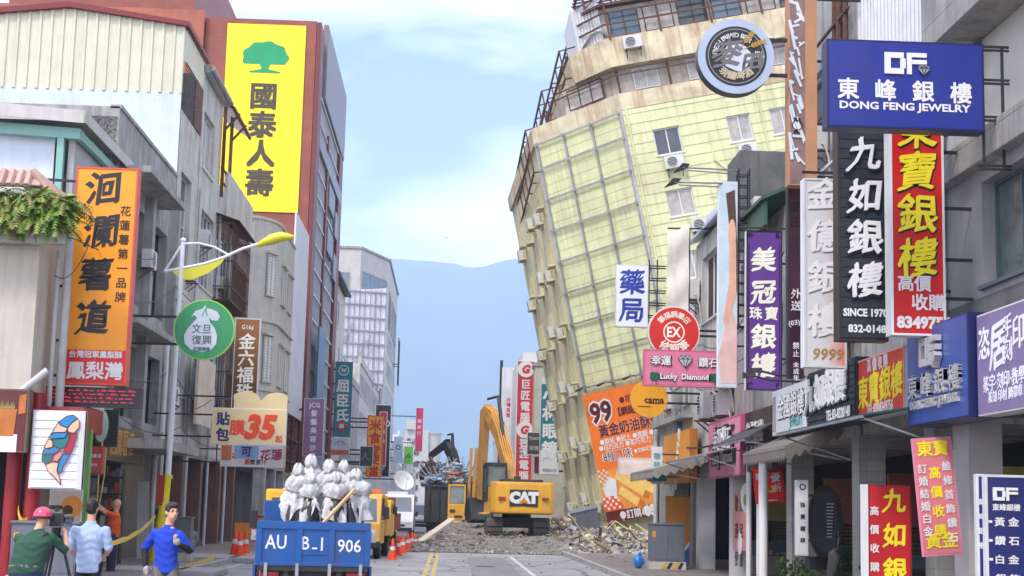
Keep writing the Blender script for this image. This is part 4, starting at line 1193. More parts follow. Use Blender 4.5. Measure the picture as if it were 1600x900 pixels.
# ================================================================== RIGHT-HAND ROW
XR = 7.5
FRt = FR((XR, 0, 0), FACE_R)           # u = -Y
AWN = mat('grey_canvas', C(150, 145, 140), .85, var=.12, dirt=.35)
GRT = mat('grey_stone_tile', (.27, .275, .28), .5, var=.12, scale=2, dirt=.25, streak=.25)
def house_r(name, label, y0, y1, zt, m, ops=(), z0=3.4, depth=.22, glass=GLASS, cols=2, roofless=False, colm=None, colsY=None, fm=ALU):
    T = thing(name, label, 'building', (XR + 3, y0, 0))
    b = MB(); wall(b, FRt, -y1, -y0, z0, zt, [(-o[1], -o[0], o[2], o[3]) for o in ops], depth=depth)
    b.quad((XR, y0, z0), (XR + 9, y0, z0), (XR + 9, y0, zt), (XR, y0, zt)); b.quad((XR, y1, z0), (XR + 9, y1, z0), (XR + 9, y1, zt), (XR, y1, zt))
    b.quad((XR, y0, zt), (XR + 9, y0, zt), (XR + 9, y1, zt), (XR, y1, zt))
    b.build('wall', m, T)
    for o in ops: window(T, FRt, -o[1], -o[0], o[2], o[3], glass=glass, cols=cols, depth=depth - .05, fm=fm)
    arcade(T, XR, y0, y1, colsY if colsY is not None else [y0 + .3], colm or GREYT, back=3.3, shutm=mat('brown_shutter', (.15, .095, .055), .5, .2, var=.15) if y0 > 31 else SHUT)
    return T
# R1 nearest: dark tiled wall with a blue grey window, concrete balcony slabs above
T = thing('concrete_apartment', 'grey tiled apartment house with jutting concrete balconies at the right edge', 'building', (10, 18, 0))
b = MB(); wall(b, FRt, -22.9, -12, 4.9, 6.75, [(-21.3, -17.2, 5.05, 6.55)], depth=.3); b.build('tiled_wall', GRT, T)
window(T, FRt, -21.3, -17.2, 5.05, 6.55, glass=mat('green_tinted_glass', (.07, .10, .095), .12, var=.4, scale=3), cols=4, rows=1, depth=.22, fm=mat('blue_grey_frame', C(72, 88, 98), .5))
b = MB(); b.box(7.3, 12, 12, 23.0, 6.75, 7.1); b.box(7.3, 7.42, 12, 23.0, 7.1, 7.2); b.build('balcony', CONC, T, bevel=.02)
b = MB(); b.box(7.9, 12, 12, 22.3, 7.11, 8.99); b.build('cream_wall', mat('cream_tile_wall', (.56, .54, .48), .7, var=.06, dirt=.15, streak=.2, streakcol=(.35, .33, .28)), T)
b = MB(); b.box(7.25, 12, 12, 23.2, 9.0, 9.35); b.box(7.25, 7.4, 12, 23.2, 9.35, 10.4); b.build('upper_balcony', CONC, T, bevel=.02)
b = MB(); b.box(8.2, 12, 12, 23.0, 9.36, 13); b.build('upper_wall', DARK, T)  # near-black colour stands in for the shaded balcony recess
b = MB(); b.box(7.5, 7.8, 22.4, 22.8, 7.15, 13); b.build('post', PIPEM, T)
Fc = FR((0, 22.95, 0), FACE_CAM)
arcade(T, XR, 12, 23, [22.4], mat('pale_pillar', (.45, .45, .44), .6, dirt=.2), back=3.0, h=3.3, cw_=.7)
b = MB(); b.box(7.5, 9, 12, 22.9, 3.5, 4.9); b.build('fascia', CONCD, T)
b = MB(); b.tube([(7.42, 22.9, 4), (7.42, 22.9, 12)], .07, 8); b.tube([(7.42, 23.15, 4), (7.42, 23.15, 12)], .045, 8)
for z in (5, 6.2, 7.4): b.tube([(7.0, 23.02, z), (7.5, 23.02, z)], .05, 8)
b.build('drain_pipe', PIPEM, T)
# R2 .. R7
ops = [(24.2, 27.0, 5.2, 7.2)]
T = house_r('sheet_clad_house', 'house clad in pale ribbed metal sheets behind the blue jewellery sign', 23.6, 27.8, 8.6, CONC, ops)
b = MB(); corr(b, FRt @ Matrix.Translation((0, 0, .03)), -27.8, -23.6, 8.6, lambda u: 14, .22, .04)
F = FR((0, 23.6, 0), FACE_CAM); corr(b, F, 7.5, 14, 8.6, lambda u: 14, .22, .04); b.build('ribbed_cladding', mat('pale_ribbed_sheet', (.55, .57, .6), .4, .2, var=.08, dirt=.2), T)
T = house_r('tall_grey_house', 'tall grey house crossed by steel pipes behind the black vertical sign', 28, 33.4, 14.5, CONC, [(28.8, 32.4, 5.2, 7.4), (28.8, 32.4, 8.8, 11)])
b = MB()
for k, y in enumerate((28.3, 28.8, 29.2)): b.tube([(7.38, y, 3.5), (7.38, y, 14.5)], .05 + .02 * (k % 2), 8)
for k in range(6): b.bar((7.35, 28, 5 + k * 1.6), (7.35, 31, 5 + k * 1.6), .05)
b.build('steel_pipes', RUST, T)
T = house_r('green_roofed_house', 'grey house with a small green tin roof behind the purple sign', 33.6, 40.2, 8.8, CONC, [(34.6, 36.6, 6.6, 8.2), (37.4, 39.6, 6.6, 8.2)], colsY=[33.9])
b = MB(); b.slab([(6.9, 34.0, 8.85), (6.9, 39.0, 8.85), (9.5, 39.0, 10.0), (9.5, 34.0, 10.0)], (0, 0, .08)); b.box(7.0, 7.06, 34.1, 38.9, 8.3, 8.84); b.build('tin_roof', mat('green_tin', C(60, 96, 78), .5, .2, var=.15, dirt=.3), T)
b = MB(); b.box(7.2, 8.8, 38.2, 40.0, 8.8, 11.0); b.build('water_tank_room', CONCD, T)
T = house_r('shuttered_house', 'weathered house with dark wooden shutters between banners', 40.4, 47.0, 10.0, CONCL, [(41.2, 45.8, 7.4, 9.4), (41.0, 43.0, 4.4, 6.2)], colsY=[40.9, 46.4], colm=mat('white_column_paint', (.60, .61, .62), .6, var=.07, dirt=.25), glass=mat('old_wood_shutter', (.05, .035, .028), .8, var=.4, scale=6), cols=4)
b = MB(); b.slab([(7.2, 41, 10.0), (7.2, 47, 10.0), (10.5, 47, 11.2), (10.5, 41, 11.2)], (0, 0, .08)); corr(b, FRt @ Matrix.Translation((0, 0, -.3)), -47, -41, 9.9, lambda u: 10.9, .2, .04); b.build('blue_tin_room', mat('pale_blue_tin', C(178, 192, 205), .4, .2, var=.1, dirt=.3), T)
T = house_r('narrow_concrete_house', 'narrow old concrete house with a bare ledge beside the leaning building', 47.2, 55.0, 8.6, CONCL, [(48.2, 50.4, 5.2, 7.2), (51.4, 54.0, 5.2, 7.2)], colsY=[47.6, 51.5, 54.6])
b = MB(); b.box(7.1, 7.5, 47.4, 54.8, 7.6, 7.75); b.box(7.15, 7.5, 47.4, 54.8, 4.7, 4.85)
for k in range(22): b.bar((7.2, 47.6 + k * .33, 4.85), (7.2, 47.6 + k * .33, 5.7), .03)
b.bar((7.2, 47.5, 5.7), (7.2, 54.8, 5.7), .05); b.build('ledge', CONC, T)
T = house_r('end_house', 'grey end house of the near right row beside the collapsed corner', 55.2, 56.8, 5.6, CONC, [(55.5, 56.5, 4.2, 5.2)], colsY=[55.6])
b = MB(); b.box(8.2, 16, 56.6, 56.75, .1, 3.4); b.build('interior_shade_panel', DARK, T)  # black panel added to read as shaded shop interior
b = MB(); b.tube([(7.4, 55.1, .1), (7.4, 55.1, 6.6)], .08, 8); b.build('drain_pipe', PIPEM, T)
# far right row beyond the leaning building
zr = [8.5, 11.5, 9.5, 12.5, 10, 13]
for k in range(6):
    y0 = 96 + k * 30
    far_house(['low pale house just past the leaning building', 'cream house behind the teal optician sign', 'grey house behind the red dental sign', 'white house down the right row', 'pale green house near the end of the right row', 'last tall house of the right row'][k], 7.7, y0, y0 + 29.5, zr[k], [CONCL, CREAM, CONC, WHITE, G1, CONCL][k], [(q * 7 + 1, q * 7 + 5.6, z, z + 1.7) for q in range(4) for z in (4.6, 7.6)])
# awnings over the right arcade
def awning(label, y0, y1, z, out_, m, scallop=True, drop=.5, name='awning'):
    T = thing(name, label, 'awning', (XR - out_ / 2, (y0 + y1) / 2, z - drop), 'awnings over the right arcade')
    b = MB(); b.slab([(XR, y0, z), (XR - out_, y0, z - drop), (XR - out_, y1, z - drop), (XR, y1, z)], (0, 0, .03)); b.build('canopy', m, T)
    if scallop:
        b = MB(); n = int((y1 - y0) / .22)
        for k in range(n):
            a = y0 + (y1 - y0) * k / n; c = y0 + (y1 - y0) * (k + 1) / n
            b.slab([(XR - out_, a, z - drop), (XR - out_, c, z - drop), (XR - out_, c, z - drop - .18), (XR - out_, (a + c) / 2, z - drop - .27), (XR - out_, a, z - drop - .18)], (-.012, 0, 0))
        nx = 6
        for k in range(nx):
            a = out_ * k / nx; c = out_ * (k + 1) / nx
            b.slab([(XR - a, y0, z - drop * a / out_), (XR - c, y0, z - drop * c / out_), (XR - c, y0, z - drop * c / out_ - .2), (XR - (a + c) / 2, y0, z - drop * (a + c) / 2 / out_ - .3), (XR - a, y0, z - drop * a / out_ - .2)], (0, -.012, 0))
        b.build('valance', m, T)
    b = MB()
    for y in (y0 + .1, y1 - .1): b.bar((XR, y, z - .7), (XR - out_ + .05, y, z - drop - .03), .03)
    b.bar((XR - out_, y0, z - drop - .01), (XR - out_, y1, z - drop - .01), .04)
    b.build('frame', STEEL, T)
    return T
awning('brown grey scalloped awning beside the long white upright sign', 29.2, 33.4, 3.55, 1.1, mat('brown_grey_canvas', C(112, 104, 98), .85, var=.12, dirt=.35))
awning('grey sheet awning below the pink shop board', 38.2, 44.8, 3.5, 1.2, AWN, False, .3)
awning('drooping grey awning over the orange coffee shop front', 45.2, 51.0, 3.45, 1.5, AWN, True, .45)
awning('teal awning over the near jewellery shops', 22.6, 28.6, 3.5, 1.4, mat('teal_canvas', C(30, 82, 92), .8, var=.15, dirt=.2), False, .25)
awning('dark grey slanting canopy above the red sale banner', 33.9, 37.6, 3.95, 1.0, mat('dark_grey_canvas', C(66, 66, 68), .8, var=.1), False, .55)
# ================================================================== SIGNS
WHT = mat('letter_white', (.74, .74, .74), .4, var=.04); BLK = mat('letter_black', (.015, .015, .018), .5)
YLW = mat('letter_yellow', C(240, 222, 40), .45); RED = mat('letter_red', C(205, 30, 30), .45); GOLD = mat('letter_gold', C(190, 150, 70), .4, .3)
NAVY = mat('letter_navy', C(30, 40, 110), .45); GRY = mat('letter_grey', C(150, 150, 155), .5); BRN = mat('letter_brown', C(60, 40, 20), .5)
def gradmat(name, axis, a, b_, c0, c1, rough=.5):
    """a print that runs from one colour to another across the sheet (object axis from a to b)"""
    m, t, bs = base_mat(name, rough)
    nn, ll = t.nodes.new, t.links.new
    q = nn('ShaderNodeTexCoord'); s = nn('ShaderNodeSeparateXYZ'); r = nn('ShaderNodeMapRange'); mm = nn('ShaderNodeMixRGB'); n1 = nn('ShaderNodeTexNoise')
    ll(q.outputs['Object'], s.inputs[0]); ll(s.outputs[axis], r.inputs['Value'])
    r.inputs['From Min'].default_value = a; r.inputs['From Max'].default_value = b_; r.interpolation_type = 'SMOOTHSTEP'
    mm.inputs['Color1'].default_value = tuple(c0) + (1,); mm.inputs['Color2'].default_value = tuple(c1) + (1,)
    ll(r.outputs['Result'], mm.inputs['Fac']); ll(mm.outputs['Color'], bs.inputs['Base Color'])
    return m
def reach(fr):
    Fm, w, h = fr
    return XR + .1 - (Fm[0][3] + w / 2)
def lattice(w, h, d, r_, n=5):
    L = []
    for k in range(n):
        f = -h / 2 + h * (k + .5) / n
        L.append(((w / 2, f, -d * .3), (w / 2 + r_, f, -d * .3), .035)); L.append(((w / 2, f - .05, -d), (w / 2 + r_, f - .05, -d), .035))
    for x in (w / 2 + .03, w / 2 + r_ * .5): L.append(((x, -h / 2, -d * .3), (x, h / 2, -d * .3), .035))
    return L
def df_logo(mb, cx, cy, H, z=.012, t=.02):
    s = H
    def B(x0, x1, y0, y1, k=0): mb.box(cx + x0 * s, cx + x1 * s, cy + y0 * s, cy + y1 * s, z + k, z + k + t)
    B(-.98, -.70, -.5, .5); B(-.70, -.10, .24, .5); B(-.70, -.10, -.5, -.24); B(-.26, -.02, -.23, .23, .001)
    B(.04, .26, -.5, .34); B(.04, .95, .30, .5, .001); B(.27, .95, -.02, .18)
def diamond(mb, cx, cy, s, z, t=.01):
    P = [(-.5, .18), (-.3, .42), (.3, .42), (.5, .18), (0, -.45)]
    mb.slab([(cx + x * s, cy + y * s, z) for x, y in P], (0, 0, t))
def facets(mb, cx, cy, s, z, r=.012):
    for a, b_ in (((-.5, .18), (.5, .18)), ((-.3, .42), (-.18, .18)), ((.3, .42), (.18, .18)), ((-.18, .18), (0, -.45)), ((.18, .18), (0, -.45)), ((-.18, .18), (0, .42)), ((.18, .18), (0, .42))):
        mb.bar((cx + a[0] * s, cy + a[1] * s, z), (cx + b_[0] * s, cy + b_[1] * s, z), r, r * .6, up=(0, 0, 1))
BLUE = sm(28, 48, 150, .4); BLUED = mat('dark_blue_box', C(18, 26, 80), .4, var=.05, dirt=.1)
# -- 1 the big blue jewellery sign
fr = px_frame(1292, 1538, 64, 202, 20.0)
def ex(T, Fm, w, h):
    b = MB(Fm); df_logo(b, .02 * w / 2 - .02, .24 * h, .30); b.build('monogram', WHT, T)
    b = MB(Fm); diamond(b, .145 * w / 1.2 - .02, .165 * h, .17, .036); b.build('diamond_emblem', GRY, T)
    b = MB(Fm); facets(b, .145 * w / 1.2 - .02, .165 * h, .17, .05, .008); b.build('diamond_facets', BLUED, T)
    b = MB(Fm); rr = XR - Fm[0][3] - w / 2
    for y in (.5, .46, .12, .08, -.3, -.34, -.85, -.89): b.bar((w / 2 + (.0 if y > -.5 else -.06), y * h, -.12), (w / 2 + rr, y * h + (.0), -.12), .03)
    for x in (.02, rr * .75, ): b.bar((w / 2 + x, -.9 * h, -.12), (w / 2 + x, .5 * h, -.12), .035)
    b.build('bracket', BLACK, T)
sign('jewellery_sign', 'big royal blue jewellery sign with white monogram jutting out at upper right', fr, .28, BLUE, BLUED, [
    (WHT, '東', .135, .56, .13, dict(bold=.022)), (WHT, '峰', .37, .565, .13, dict(bold=.022)), (WHT, '銀', .61, .565, .13, dict(bold=.022)), (WHT, '樓', .85, .57, .13, dict(bold=.022)),
    (WHT, 'DONG FENG JEWELRY', .495, .745, .046, dict(bold=.03, fitw=.83))], extra=ex)
# -- 2 black board with white brush letters
fr = px_frame(1309, 1387, 120, 530, 22.6)
def ex(T, Fm, w, h):
    b = MB(Fm)
    for k in range(26):
        y = -h / 2 + .05 + k * (h - .1) / 26
        b.slab([(-w / 2 + .04, y, .006), (w / 2 - .04, y, .006), (w / 2 - .04, y + (h - .1) / 26 - .015, .006), (-w / 2 + .04, y + (h - .1) / 26 - .015, .006)], (0, 0, .012))
    b.build('slat_boards', mat('navy_black_board', (.018, .024, .036), .55, var=.3, scale=4), T)
    letters(T, Fm, [(BLK, '九如銀樓', .535, .30, .70, dict(step=.84, bold=.04, brush=.9, t=.03, z=.02)), (WHT, '九如銀樓', .52, .295, .66, dict(step=.84, bold=.02, brush=.9, t=.03, z=.05)),
        (WHT, 'SINCE 1970', .53, .895, .145, dict(bold=.04, fitw=.88, z=.022)), (WHT, '832-0148', .56, .955, .145, dict(bold=.035, z=.024, fitw=.75))], w, h)
sign('jewellery_sign', 'black vertical board with white brush letters and the year 1970', fr, .3, BLACK, mat('brown_sign_edge', C(52, 44, 42), .5), border=None, extra=ex, bracket=arms(fr[1], fr[2], .3, reach(fr)))
# -- 3 red vertical sign with yellow letters
fr = px_frame(1391, 1475, 120, 522, 21.6)
RD = sm(218, 30, 28, .4)
sign('jewellery_sign', 'bright red vertical sign with yellow brush letters beside the black board', fr, .3, RD, mat('white_sign_edge', (.6, .6, .6), .5), [
    (BLK, '東寶銀樓', .52, .205, .70, dict(step=.80, bold=.03, brush=.8)), (YLW, '東寶銀樓', .50, .20, .70, dict(step=.80, bold=.016, brush=.8, z=.02)),
    (WHT, '高價', .43, .80, .29, dict(bold=.02)), (WHT, '收購', .68, .872, .29, dict(bold=.02)), (WHT, '8349756', .60, .950, .2, dict(bold=.05))], WHT, .03, bracket=arms(fr[1], fr[2], .3, reach(fr), fr=(.9, .72, .5, .3, .15)))
# -- 4 pale sign that runs to red
fr = px_frame(1256, 1322, 278, 573, 24.2)
Fm = fr[0]
GF = gradmat('pale_to_red_print', 0, Fm[0][3] - fr[1] * .1, Fm[0][3] + fr[1] * .75, C(205, 206, 208), C(214, 60, 48))
sign('jewellery_sign', 'pale grey vertical sign fading to red with 9999 at its foot', fr, .25, GF, WHITE, [
    (GRY, '金億銀樓', .50, .085, .74, dict(step=1.0, brush=.7, bold=.02)), (WHT, '金億銀樓', .48, .08, .74, dict(step=1.0, brush=.7, bold=.025, z=.02)), (GOLD, '9999', .56, .93, .26, dict(shear=.2))], ALU, .03,
    bracket=arms(fr[1], fr[2], .25, reach(fr)) + [((-fr[1] / 2, fr[2] / 2 + .12, -.1), (fr[1] / 2 + .6, fr[2] / 2 + .12, -.1), .04)])
# -- 5 tall brown beer sign, the maroon strip under it, and the round beer sign
fr = px_frame(1232, 1276, -40, 288, 27.3)
BRS = mat('brown_print', C(128, 104, 98), .4, var=.3, scale=2.5); TAN = mat('tan_board', C(176, 128, 92), .6, var=.1, scale=3)
def ex(T, Fm, w, h):
    b = MB(Fm); b.box(w * .08, w / 2, -h / 2, h / 2, .008, .03); b.build('tan_strip', TAN, T)
    b = MB(Fm); random.seed(3)
    for k in range(44):
        y = h * (.48 - k * .02 + random.uniform(-.01, .01)); x = -w * .25 + w * .2 * math.sin(k * .9) + random.uniform(-.05, .05) * w; l = random.uniform(.1, .34); a = random.uniform(-1.1, .2)
        dx, dy = math.cos(a) * l * .3, math.sin(a) * l; 
        b.bar((max(-w * .47, x - dx), y - dy, .012 + k * .0004), (min(w * .06, x + dx), y + dy, .012 + k * .0004), random.uniform(.02, .06), .004, up=(0, 0, 1))
    b.build('brush_picture', mat('pale_brush', C(205, 212, 222), .5, var=.15), T)
    b = MB(Fm); b.arc(-w * .2, -h * .22, w * .16, w * .19, .03, .034); b.build('emblem', mat('faded_red', C(150, 62, 66), .5), T)
sign('beer_sign', 'very tall brown beer sign with a tan strip, reaching past the top edge', fr, .3, BRS, TAN, [(mat('faded_red', (0, 0, 0)), '現釀', .3, .7, .25, dict(step=.32))], extra=ex, bracket=arms(fr[1], fr[2], .3, reach(fr), fr=(.9, .6, .3, .05)))
fr = px_frame(1231, 1256, 292, 590, 28.2)
sign('beer_sign', 'narrow maroon black delivery sign hanging behind the pale 9999 sign', fr, .2, mat('maroon_black_print', C(58, 24, 40), .4, var=.5, scale=2), BLACK, [
    (mat('faded_red', (0, 0, 0)), '麥田', .5, .10, .7, dict(step=1.0, brush=.6)), (WHT, '外送', .5, .56, .6, dict(step=.75, brush=.5)), (WHT, '(03)8', .5, .71, .3, dict(rot=.2, fitw=.95)), (WHT, '禁止', .5, .83, .40, dict(step=.5)), (WHT, '未成年', .5, .93, .34, dict(step=.4))],
    bracket=arms(fr[1], fr[2], .2, reach(fr)))
def round_sign(name, label, px, py, rpx, Y, d, rim, face, build, rch=None, side=1, rimw=.0, group='shop signs along the street', frs=(.55, -.4)):
    c = aY(px, py, Y); r = rpx * Y / FPX * 1.01
    Fm = FR(c, FACE_CAM)
    T = thing(name, label, 'sign', c - Vector((0, 0, r)), group)
    b = MB(Fm); b.arc(0, 0, 0, r, -d, 0, n=56); b.build('drum', rim, T)
    b = MB(Fm); b.arc(0, 0, 0, r * (1 - rimw), .001, .008, n=56); b.build('face', face, T)
    build(T, Fm, r)
    if rch is None: rch = (XR - c.x) if side > 0 else (c.x - XL)
    b = MB(Fm)
    for f in frs: b.bar((side * r * .8, f * r, -d * .6), (side * rch, f * r, -d * .6), .06)
    b.build('bracket', BLACK, T)
    return T
def arctext(mb, s, r, a_mid, size, gap, flip=1, **k):
    n = len(s)
    for i, ch in enumerate(s):
        if ch == ' ': continue
        a = a_mid - flip * (i - (n - 1) / 2) * gap
        txt(mb, ch, r * math.cos(a), r * math.sin(a), size, rot=(a - math.pi / 2) if flip > 0 else (a + math.pi / 2), **k)
def beer(T, Fm, r):
    b = MB(Fm); b.arc(0, 0, 0, r * .80, .009, .012, n=56); b.build('black_disc', BLACK, T)
    b = MB(Fm); b.arc(0, 0, r * .715, r * .735, .013, .016, n=56); b.build('thin_ring', GRY, T)
    b = MB(Fm); b.slab([(r * .36 * (1 + .08 * math.sin(5 * a + 1) + .05 * math.sin(9 * a)) * math.cos(a) + .02 * r, r * .38 * (1 + .07 * math.sin(4 * a)) * math.sin(a) - .02 * r, .014) for a in [k * .131 for k in range(48)]], (0, 0, .004)); b.build('pale_patch', mat('pale_blue_grey', C(196, 208, 224), .5), T)
    b = MB(Fm); txt(b, '麥', -.22 * r, .08 * r, .72 * r, brush=1.2, bold=.02, z=.02, wx=1.05); txt(b, '田', .42 * r, -.12 * r, .46 * r, brush=1.2, bold=.03, z=.022, wx=1.15); b.build('brush_letters', mat('mid_grey_letter', C(112, 108, 110), .5), T)
    b = MB(Fm); arctext(b, 'FRESH BREWED BEER', .56 * r, R_(112), .12 * r, .135, z=.02, bold=.018)
    for i, ch in enumerate('MAI'): txt(b, ch, (.53 + i * .07) * r, .11 * r, .075 * r, z=.02, bold=.04)
    for i, ch in enumerate('TIEN'): txt(b, ch, (.51 + i * .062) * r, .01 * r, .075 * r, z=.02, bold=.04)
    b.build('lettering', mat('pale_letter', C(215, 215, 215), .5), T, nrm=False)
    b = MB(Fm); arctext(b, '現釀啤酒', .53 * r, R_(-90), .22 * r, .42, flip=-1, z=.024, bold=.025); b.build('lettering', mat('pale_gold_letter', C(196, 184, 152), .5), T, nrm=False)
    b = MB(Fm)
    for (x0, y0, x1, y1) in ((.1, .22, .42, .62), (.2, .2, .72, .42)):
        b.bar((x0 * r, y0 * r, .026), (x1 * r, y1 * r, .026), .012, .004, up=(0, 0, 1))
        dx, dy = x1 - x0, y1 - y0; l = math.hypot(dx, dy); dx /= l; dy /= l
        for k in range(5):
            for s in (-1, 1):
                t = .35 + k * .15
                cx, cy = x0 + (x1 - x0) * t, y0 + (y1 - y0) * t
                a = math.atan2(dy, dx) + s * .6
                P = [(0, 0), (.06, .025), (.13, 0), (.06, -.025)]
                b.slab([((cx + p * math.cos(a) - q * math.sin(a)) * r, (cy + p * math.sin(a) + q * math.cos(a)) * r, .028 + s * .001) for p, q in P], (0, 0, .003))
    b.build('wheat_emblem', GOLD, T)
round_sign('beer_sign', 'round black beer sign with grey rim and wheat ears by the leaning building', 1150, 88, 62, 27.0, .30, mat('dark_rim', (.05, .05, .055), .4, .3), mat('pale_blue_rim', C(168, 182, 204), .35), beer, rch=.98)
# -- 7 purple sign and two security cameras under it
fr = px_frame(1166, 1222, 360, 609, 33.0)
PUR = sm(104, 60, 150, .45)
def ex(T, Fm, w, h):
    b = MB(Fm)
    for sx in (-1, 1):
        for sy in (-1, 1):
            cx, cy = sx * w * .36, sy * (h / 2 - w * .16)
            for q in range(4):
                b.arc(cx + sx * w * .02 * q, cy + sy * w * (.02 * q), w * (.035 + .012 * q), w * (.05 + .012 * q), .014 + q * .001, .016 + q * .001, a0=q * .8, a1=q * .8 + 3.4, n=10)
    for (x0, x1, y0, y1) in ((-.44, -.42, -.42, .42), (.42, .44, -.42, .42)): b.box(x0 * w, x1 * w, y0 * h, y1 * h, .012, .015)
    b.build('corner_ornament', mat('pale_lilac', C(214, 200, 228), .5), T)
CRM = mat('letter_cream', C(240, 238, 222), .45)
sign('jewellery_sign', 'purple vertical jewellery sign with white letters and scroll corners', fr, .22, PUR, ALU, [
    (CRM, '美', .48, .18, .66, dict(bold=.025, brush=.6)), (CRM, '冠', .48, .385, .66, dict(bold=.025, brush=.6)), (CRM, '珠', .26, .52, .34, dict(bold=.02, brush=.3)), (CRM, '寶', .70, .52, .36, dict(bold=.02, brush=.3)),
    (CRM, '銀', .48, .665, .66, dict(bold=.025, brush=.6)), (CRM, '樓', .48, .845, .66, dict(bold=.025, brush=.6))], mat('pale_lilac', (0, 0, 0)), .02, extra=ex,
    bracket=arms(fr[1], fr[2], .22, reach(fr)) + [((-fr[1] / 2, fr[2] / 2 + .08, -.1), (fr[1] / 2 + .3, fr[2] / 2 + .08, -.1), .03)])
for (px, py, l) in ((1178, 574, 'upper black security camera before the purple sign'), (1168, 582, 'lower black security camera before the purple sign')):
    c = aY(px + 12, py + 6, 32.2)
    T = thing('security_camera', l, 'camera', c, 'security cameras')
    b = MB(FR(c, (1, -.28, 0))); b.bx((-.12, .02, 0), (.26, .1, .1)); b.bx((-.24, .02, 0), (.05, .13, .13)); b.build('camera_body', BLACK, T, bevel=.01)
    b = MB(); b.tube([c, c + Vector((.35, 0, -.08)), (XR, 32.3, c.z - .08)], .025, 6); b.build('bracket', BLACK, T)
# -- 8 pale portrait banner with a ladder frame
c = aY(1137, 440, 36.2)
fr = px_frame(1121, 1152, 282, 604, 36.2)
def ex(T, Fm, w, h):
    b = MB(Fm); b.slab([(-w * .1, h * .44, .009), (w * .35, h * .46, .009), (w * .48, h * .2, .009), (w * .48, -.05 * h, .009), (w * .3, h * .1, .009), (w * .05, h * .3, .009)], (0, 0, .003)); b.build('brown_shape', mat('hair_brown_print', C(84, 62, 56), .5, var=.2), T)
    b = MB(Fm); b.slab([(w * (.22 + .2 * math.cos(a)), h * (.24 + .075 * math.sin(a)), .013) for a in [k * .4 for k in range(16)]], (0, 0, .003))
    b.slab([(w * .1, h * .2, .0125), (w * .42, h * .2, .0125), (w * .45, -h * .05, .0125), (-w * .05, -h * .22, .0125), (-w * .2, -h * .18, .0125), (w * .08, 0, .0125)], (0, 0, .003)); b.build('peach_shape', mat('peach_print', C(226, 176, 150), .5, var=.15, scale=2), T)
    b = MB(Fm); b.slab([(-w * .45, -h * .35, .009), (w * .2, -h * .1, .009), (w * .47, -h * .2, .009), (w * .47, -h * .48, .009), (-w * .3, -h * .48, .009)], (0, 0, .002)); b.build('pink_shape', mat('pale_pink_print', C(224, 186, 180), .5, var=.15, scale=2), T)
    b = MB(Fm)
    for k in range(15):
        y = h * .54 - k * h * .053
        b.bar((w / 2 + .03, y, -.1), (w / 2 + .33, y, -.1), .03); b.bar((w / 2 + .03, y, -.35), (w / 2 + .33, y, -.35), .03)
    for x in (.05, .31):
        for z in (-.1, -.35): b.bar((w / 2 + x, h * .57, z), (w / 2 + x, -h * .22, z), .035)
    b.build('ladder_frame', BLACK, T)
sign('portrait_banner', 'tall pale portrait banner with peach shapes in a black ladder frame', fr, .1, mat('pale_sky_print', C(196, 214, 226), .5, var=.15, scale=1.5), WHITE, [], extra=ex, cat='banner', bracket=arms(fr[1], fr[2], .1, reach(fr)))
ctr = aY(1112, 280, 36.3)
for i, (px, py) in enumerate(((1068, 262), (1054, 285))):
    a = aY(px, py, 35.6); e = aY(1152, py + 4 - i * 2, 36.4)
    T = thing('arm_lamp', ['upper black arm lamp over the portrait banner', 'lower black arm lamp over the portrait banner'][i], 'lamp', a, 'arm lamps over the signs')
    b = MB(); b.bar(a, e, .03); b.bar(a + Vector((.1, 0, -.06)), e + Vector((0, .1, -.08)), .025); b.build('arm', STEEL, T)
    b = MB(FR(a, FACE_CAM)); b.slab([(-.22, -.1, 0), (.1, .02, 0), (.16, .1, 0), (-.02, .12, 0)], (0, 0, -.25)); b.build('lamp_head', BLACK, T, bevel=.01)
# -- 9 long white cloth banner
fr = px_frame(1042, 1076, 355, 588, 44.0)
Fm, w, h = fr
b = MB(Fm); n = 24
i0 = b.vs([(x, h / 2 - h * k / n + (.12 if x > 0 else -.1) * (1 - k / n), .05 * math.sin(k * .8 + x * 4)) for k in range(n + 1) for x in (-w / 2, -w / 4, 0, w / 4, w / 2)])
b.fs([(k * 5 + q, k * 5 + q + 1, k * 5 + q + 6, k * 5 + q + 5) for k in range(n) for q in range(4)], i0)
T = thing('cloth_banner', 'long bare white cloth banner left of the wooden shutters', 'banner', Fm @ Vector((0, -h / 2, 0)), 'shop signs along the street')
b.build('cloth', mat('offwhite_cloth', C(222, 218, 206), .8, var=.06, dirt=.25, streak=.2), T, smooth='full')
b = MB(Fm); b.slab([(w * (.05 + .25 * math.cos(a)), -h * .28 + h * .11 * math.sin(a), .07) for a in [k * .4 for k in range(16)]], (0, 0, .003)); b.build('grey_emblem', GRY, T)
b = MB(Fm); b.bar((-w / 2, h / 2 - .02, -.03), (w / 2 + reach(fr), h / 2, -.03), .04); b.bar((-w / 2, -h / 2, -.03), (w / 2 + reach(fr), -h / 2, -.03), .04); b.bar((w / 2 + .02, -h / 2, -.05), (w / 2 + .02, h / 2, -.05), .04); b.build('bracket', BLACK, T)
# -- 10 pharmacy
fr = px_frame(962, 1013, 414, 511, 46.0)
sign('pharmacy_sign', 'pale pharmacy sign with two large blue letters against the yellow corner', fr, .2, mat('pale_lilac_white', C(222, 226, 240), .45, var=.03), ALU, [
    (mat('letter_blue', C(36, 58, 150), .45), '藥局', .5, .27, .74, dict(step=.86, bold=.02, brush=.5))], None, extra=None,
    bracket=lattice(fr[1], fr[2] * 1.2, .2, .55, 6))
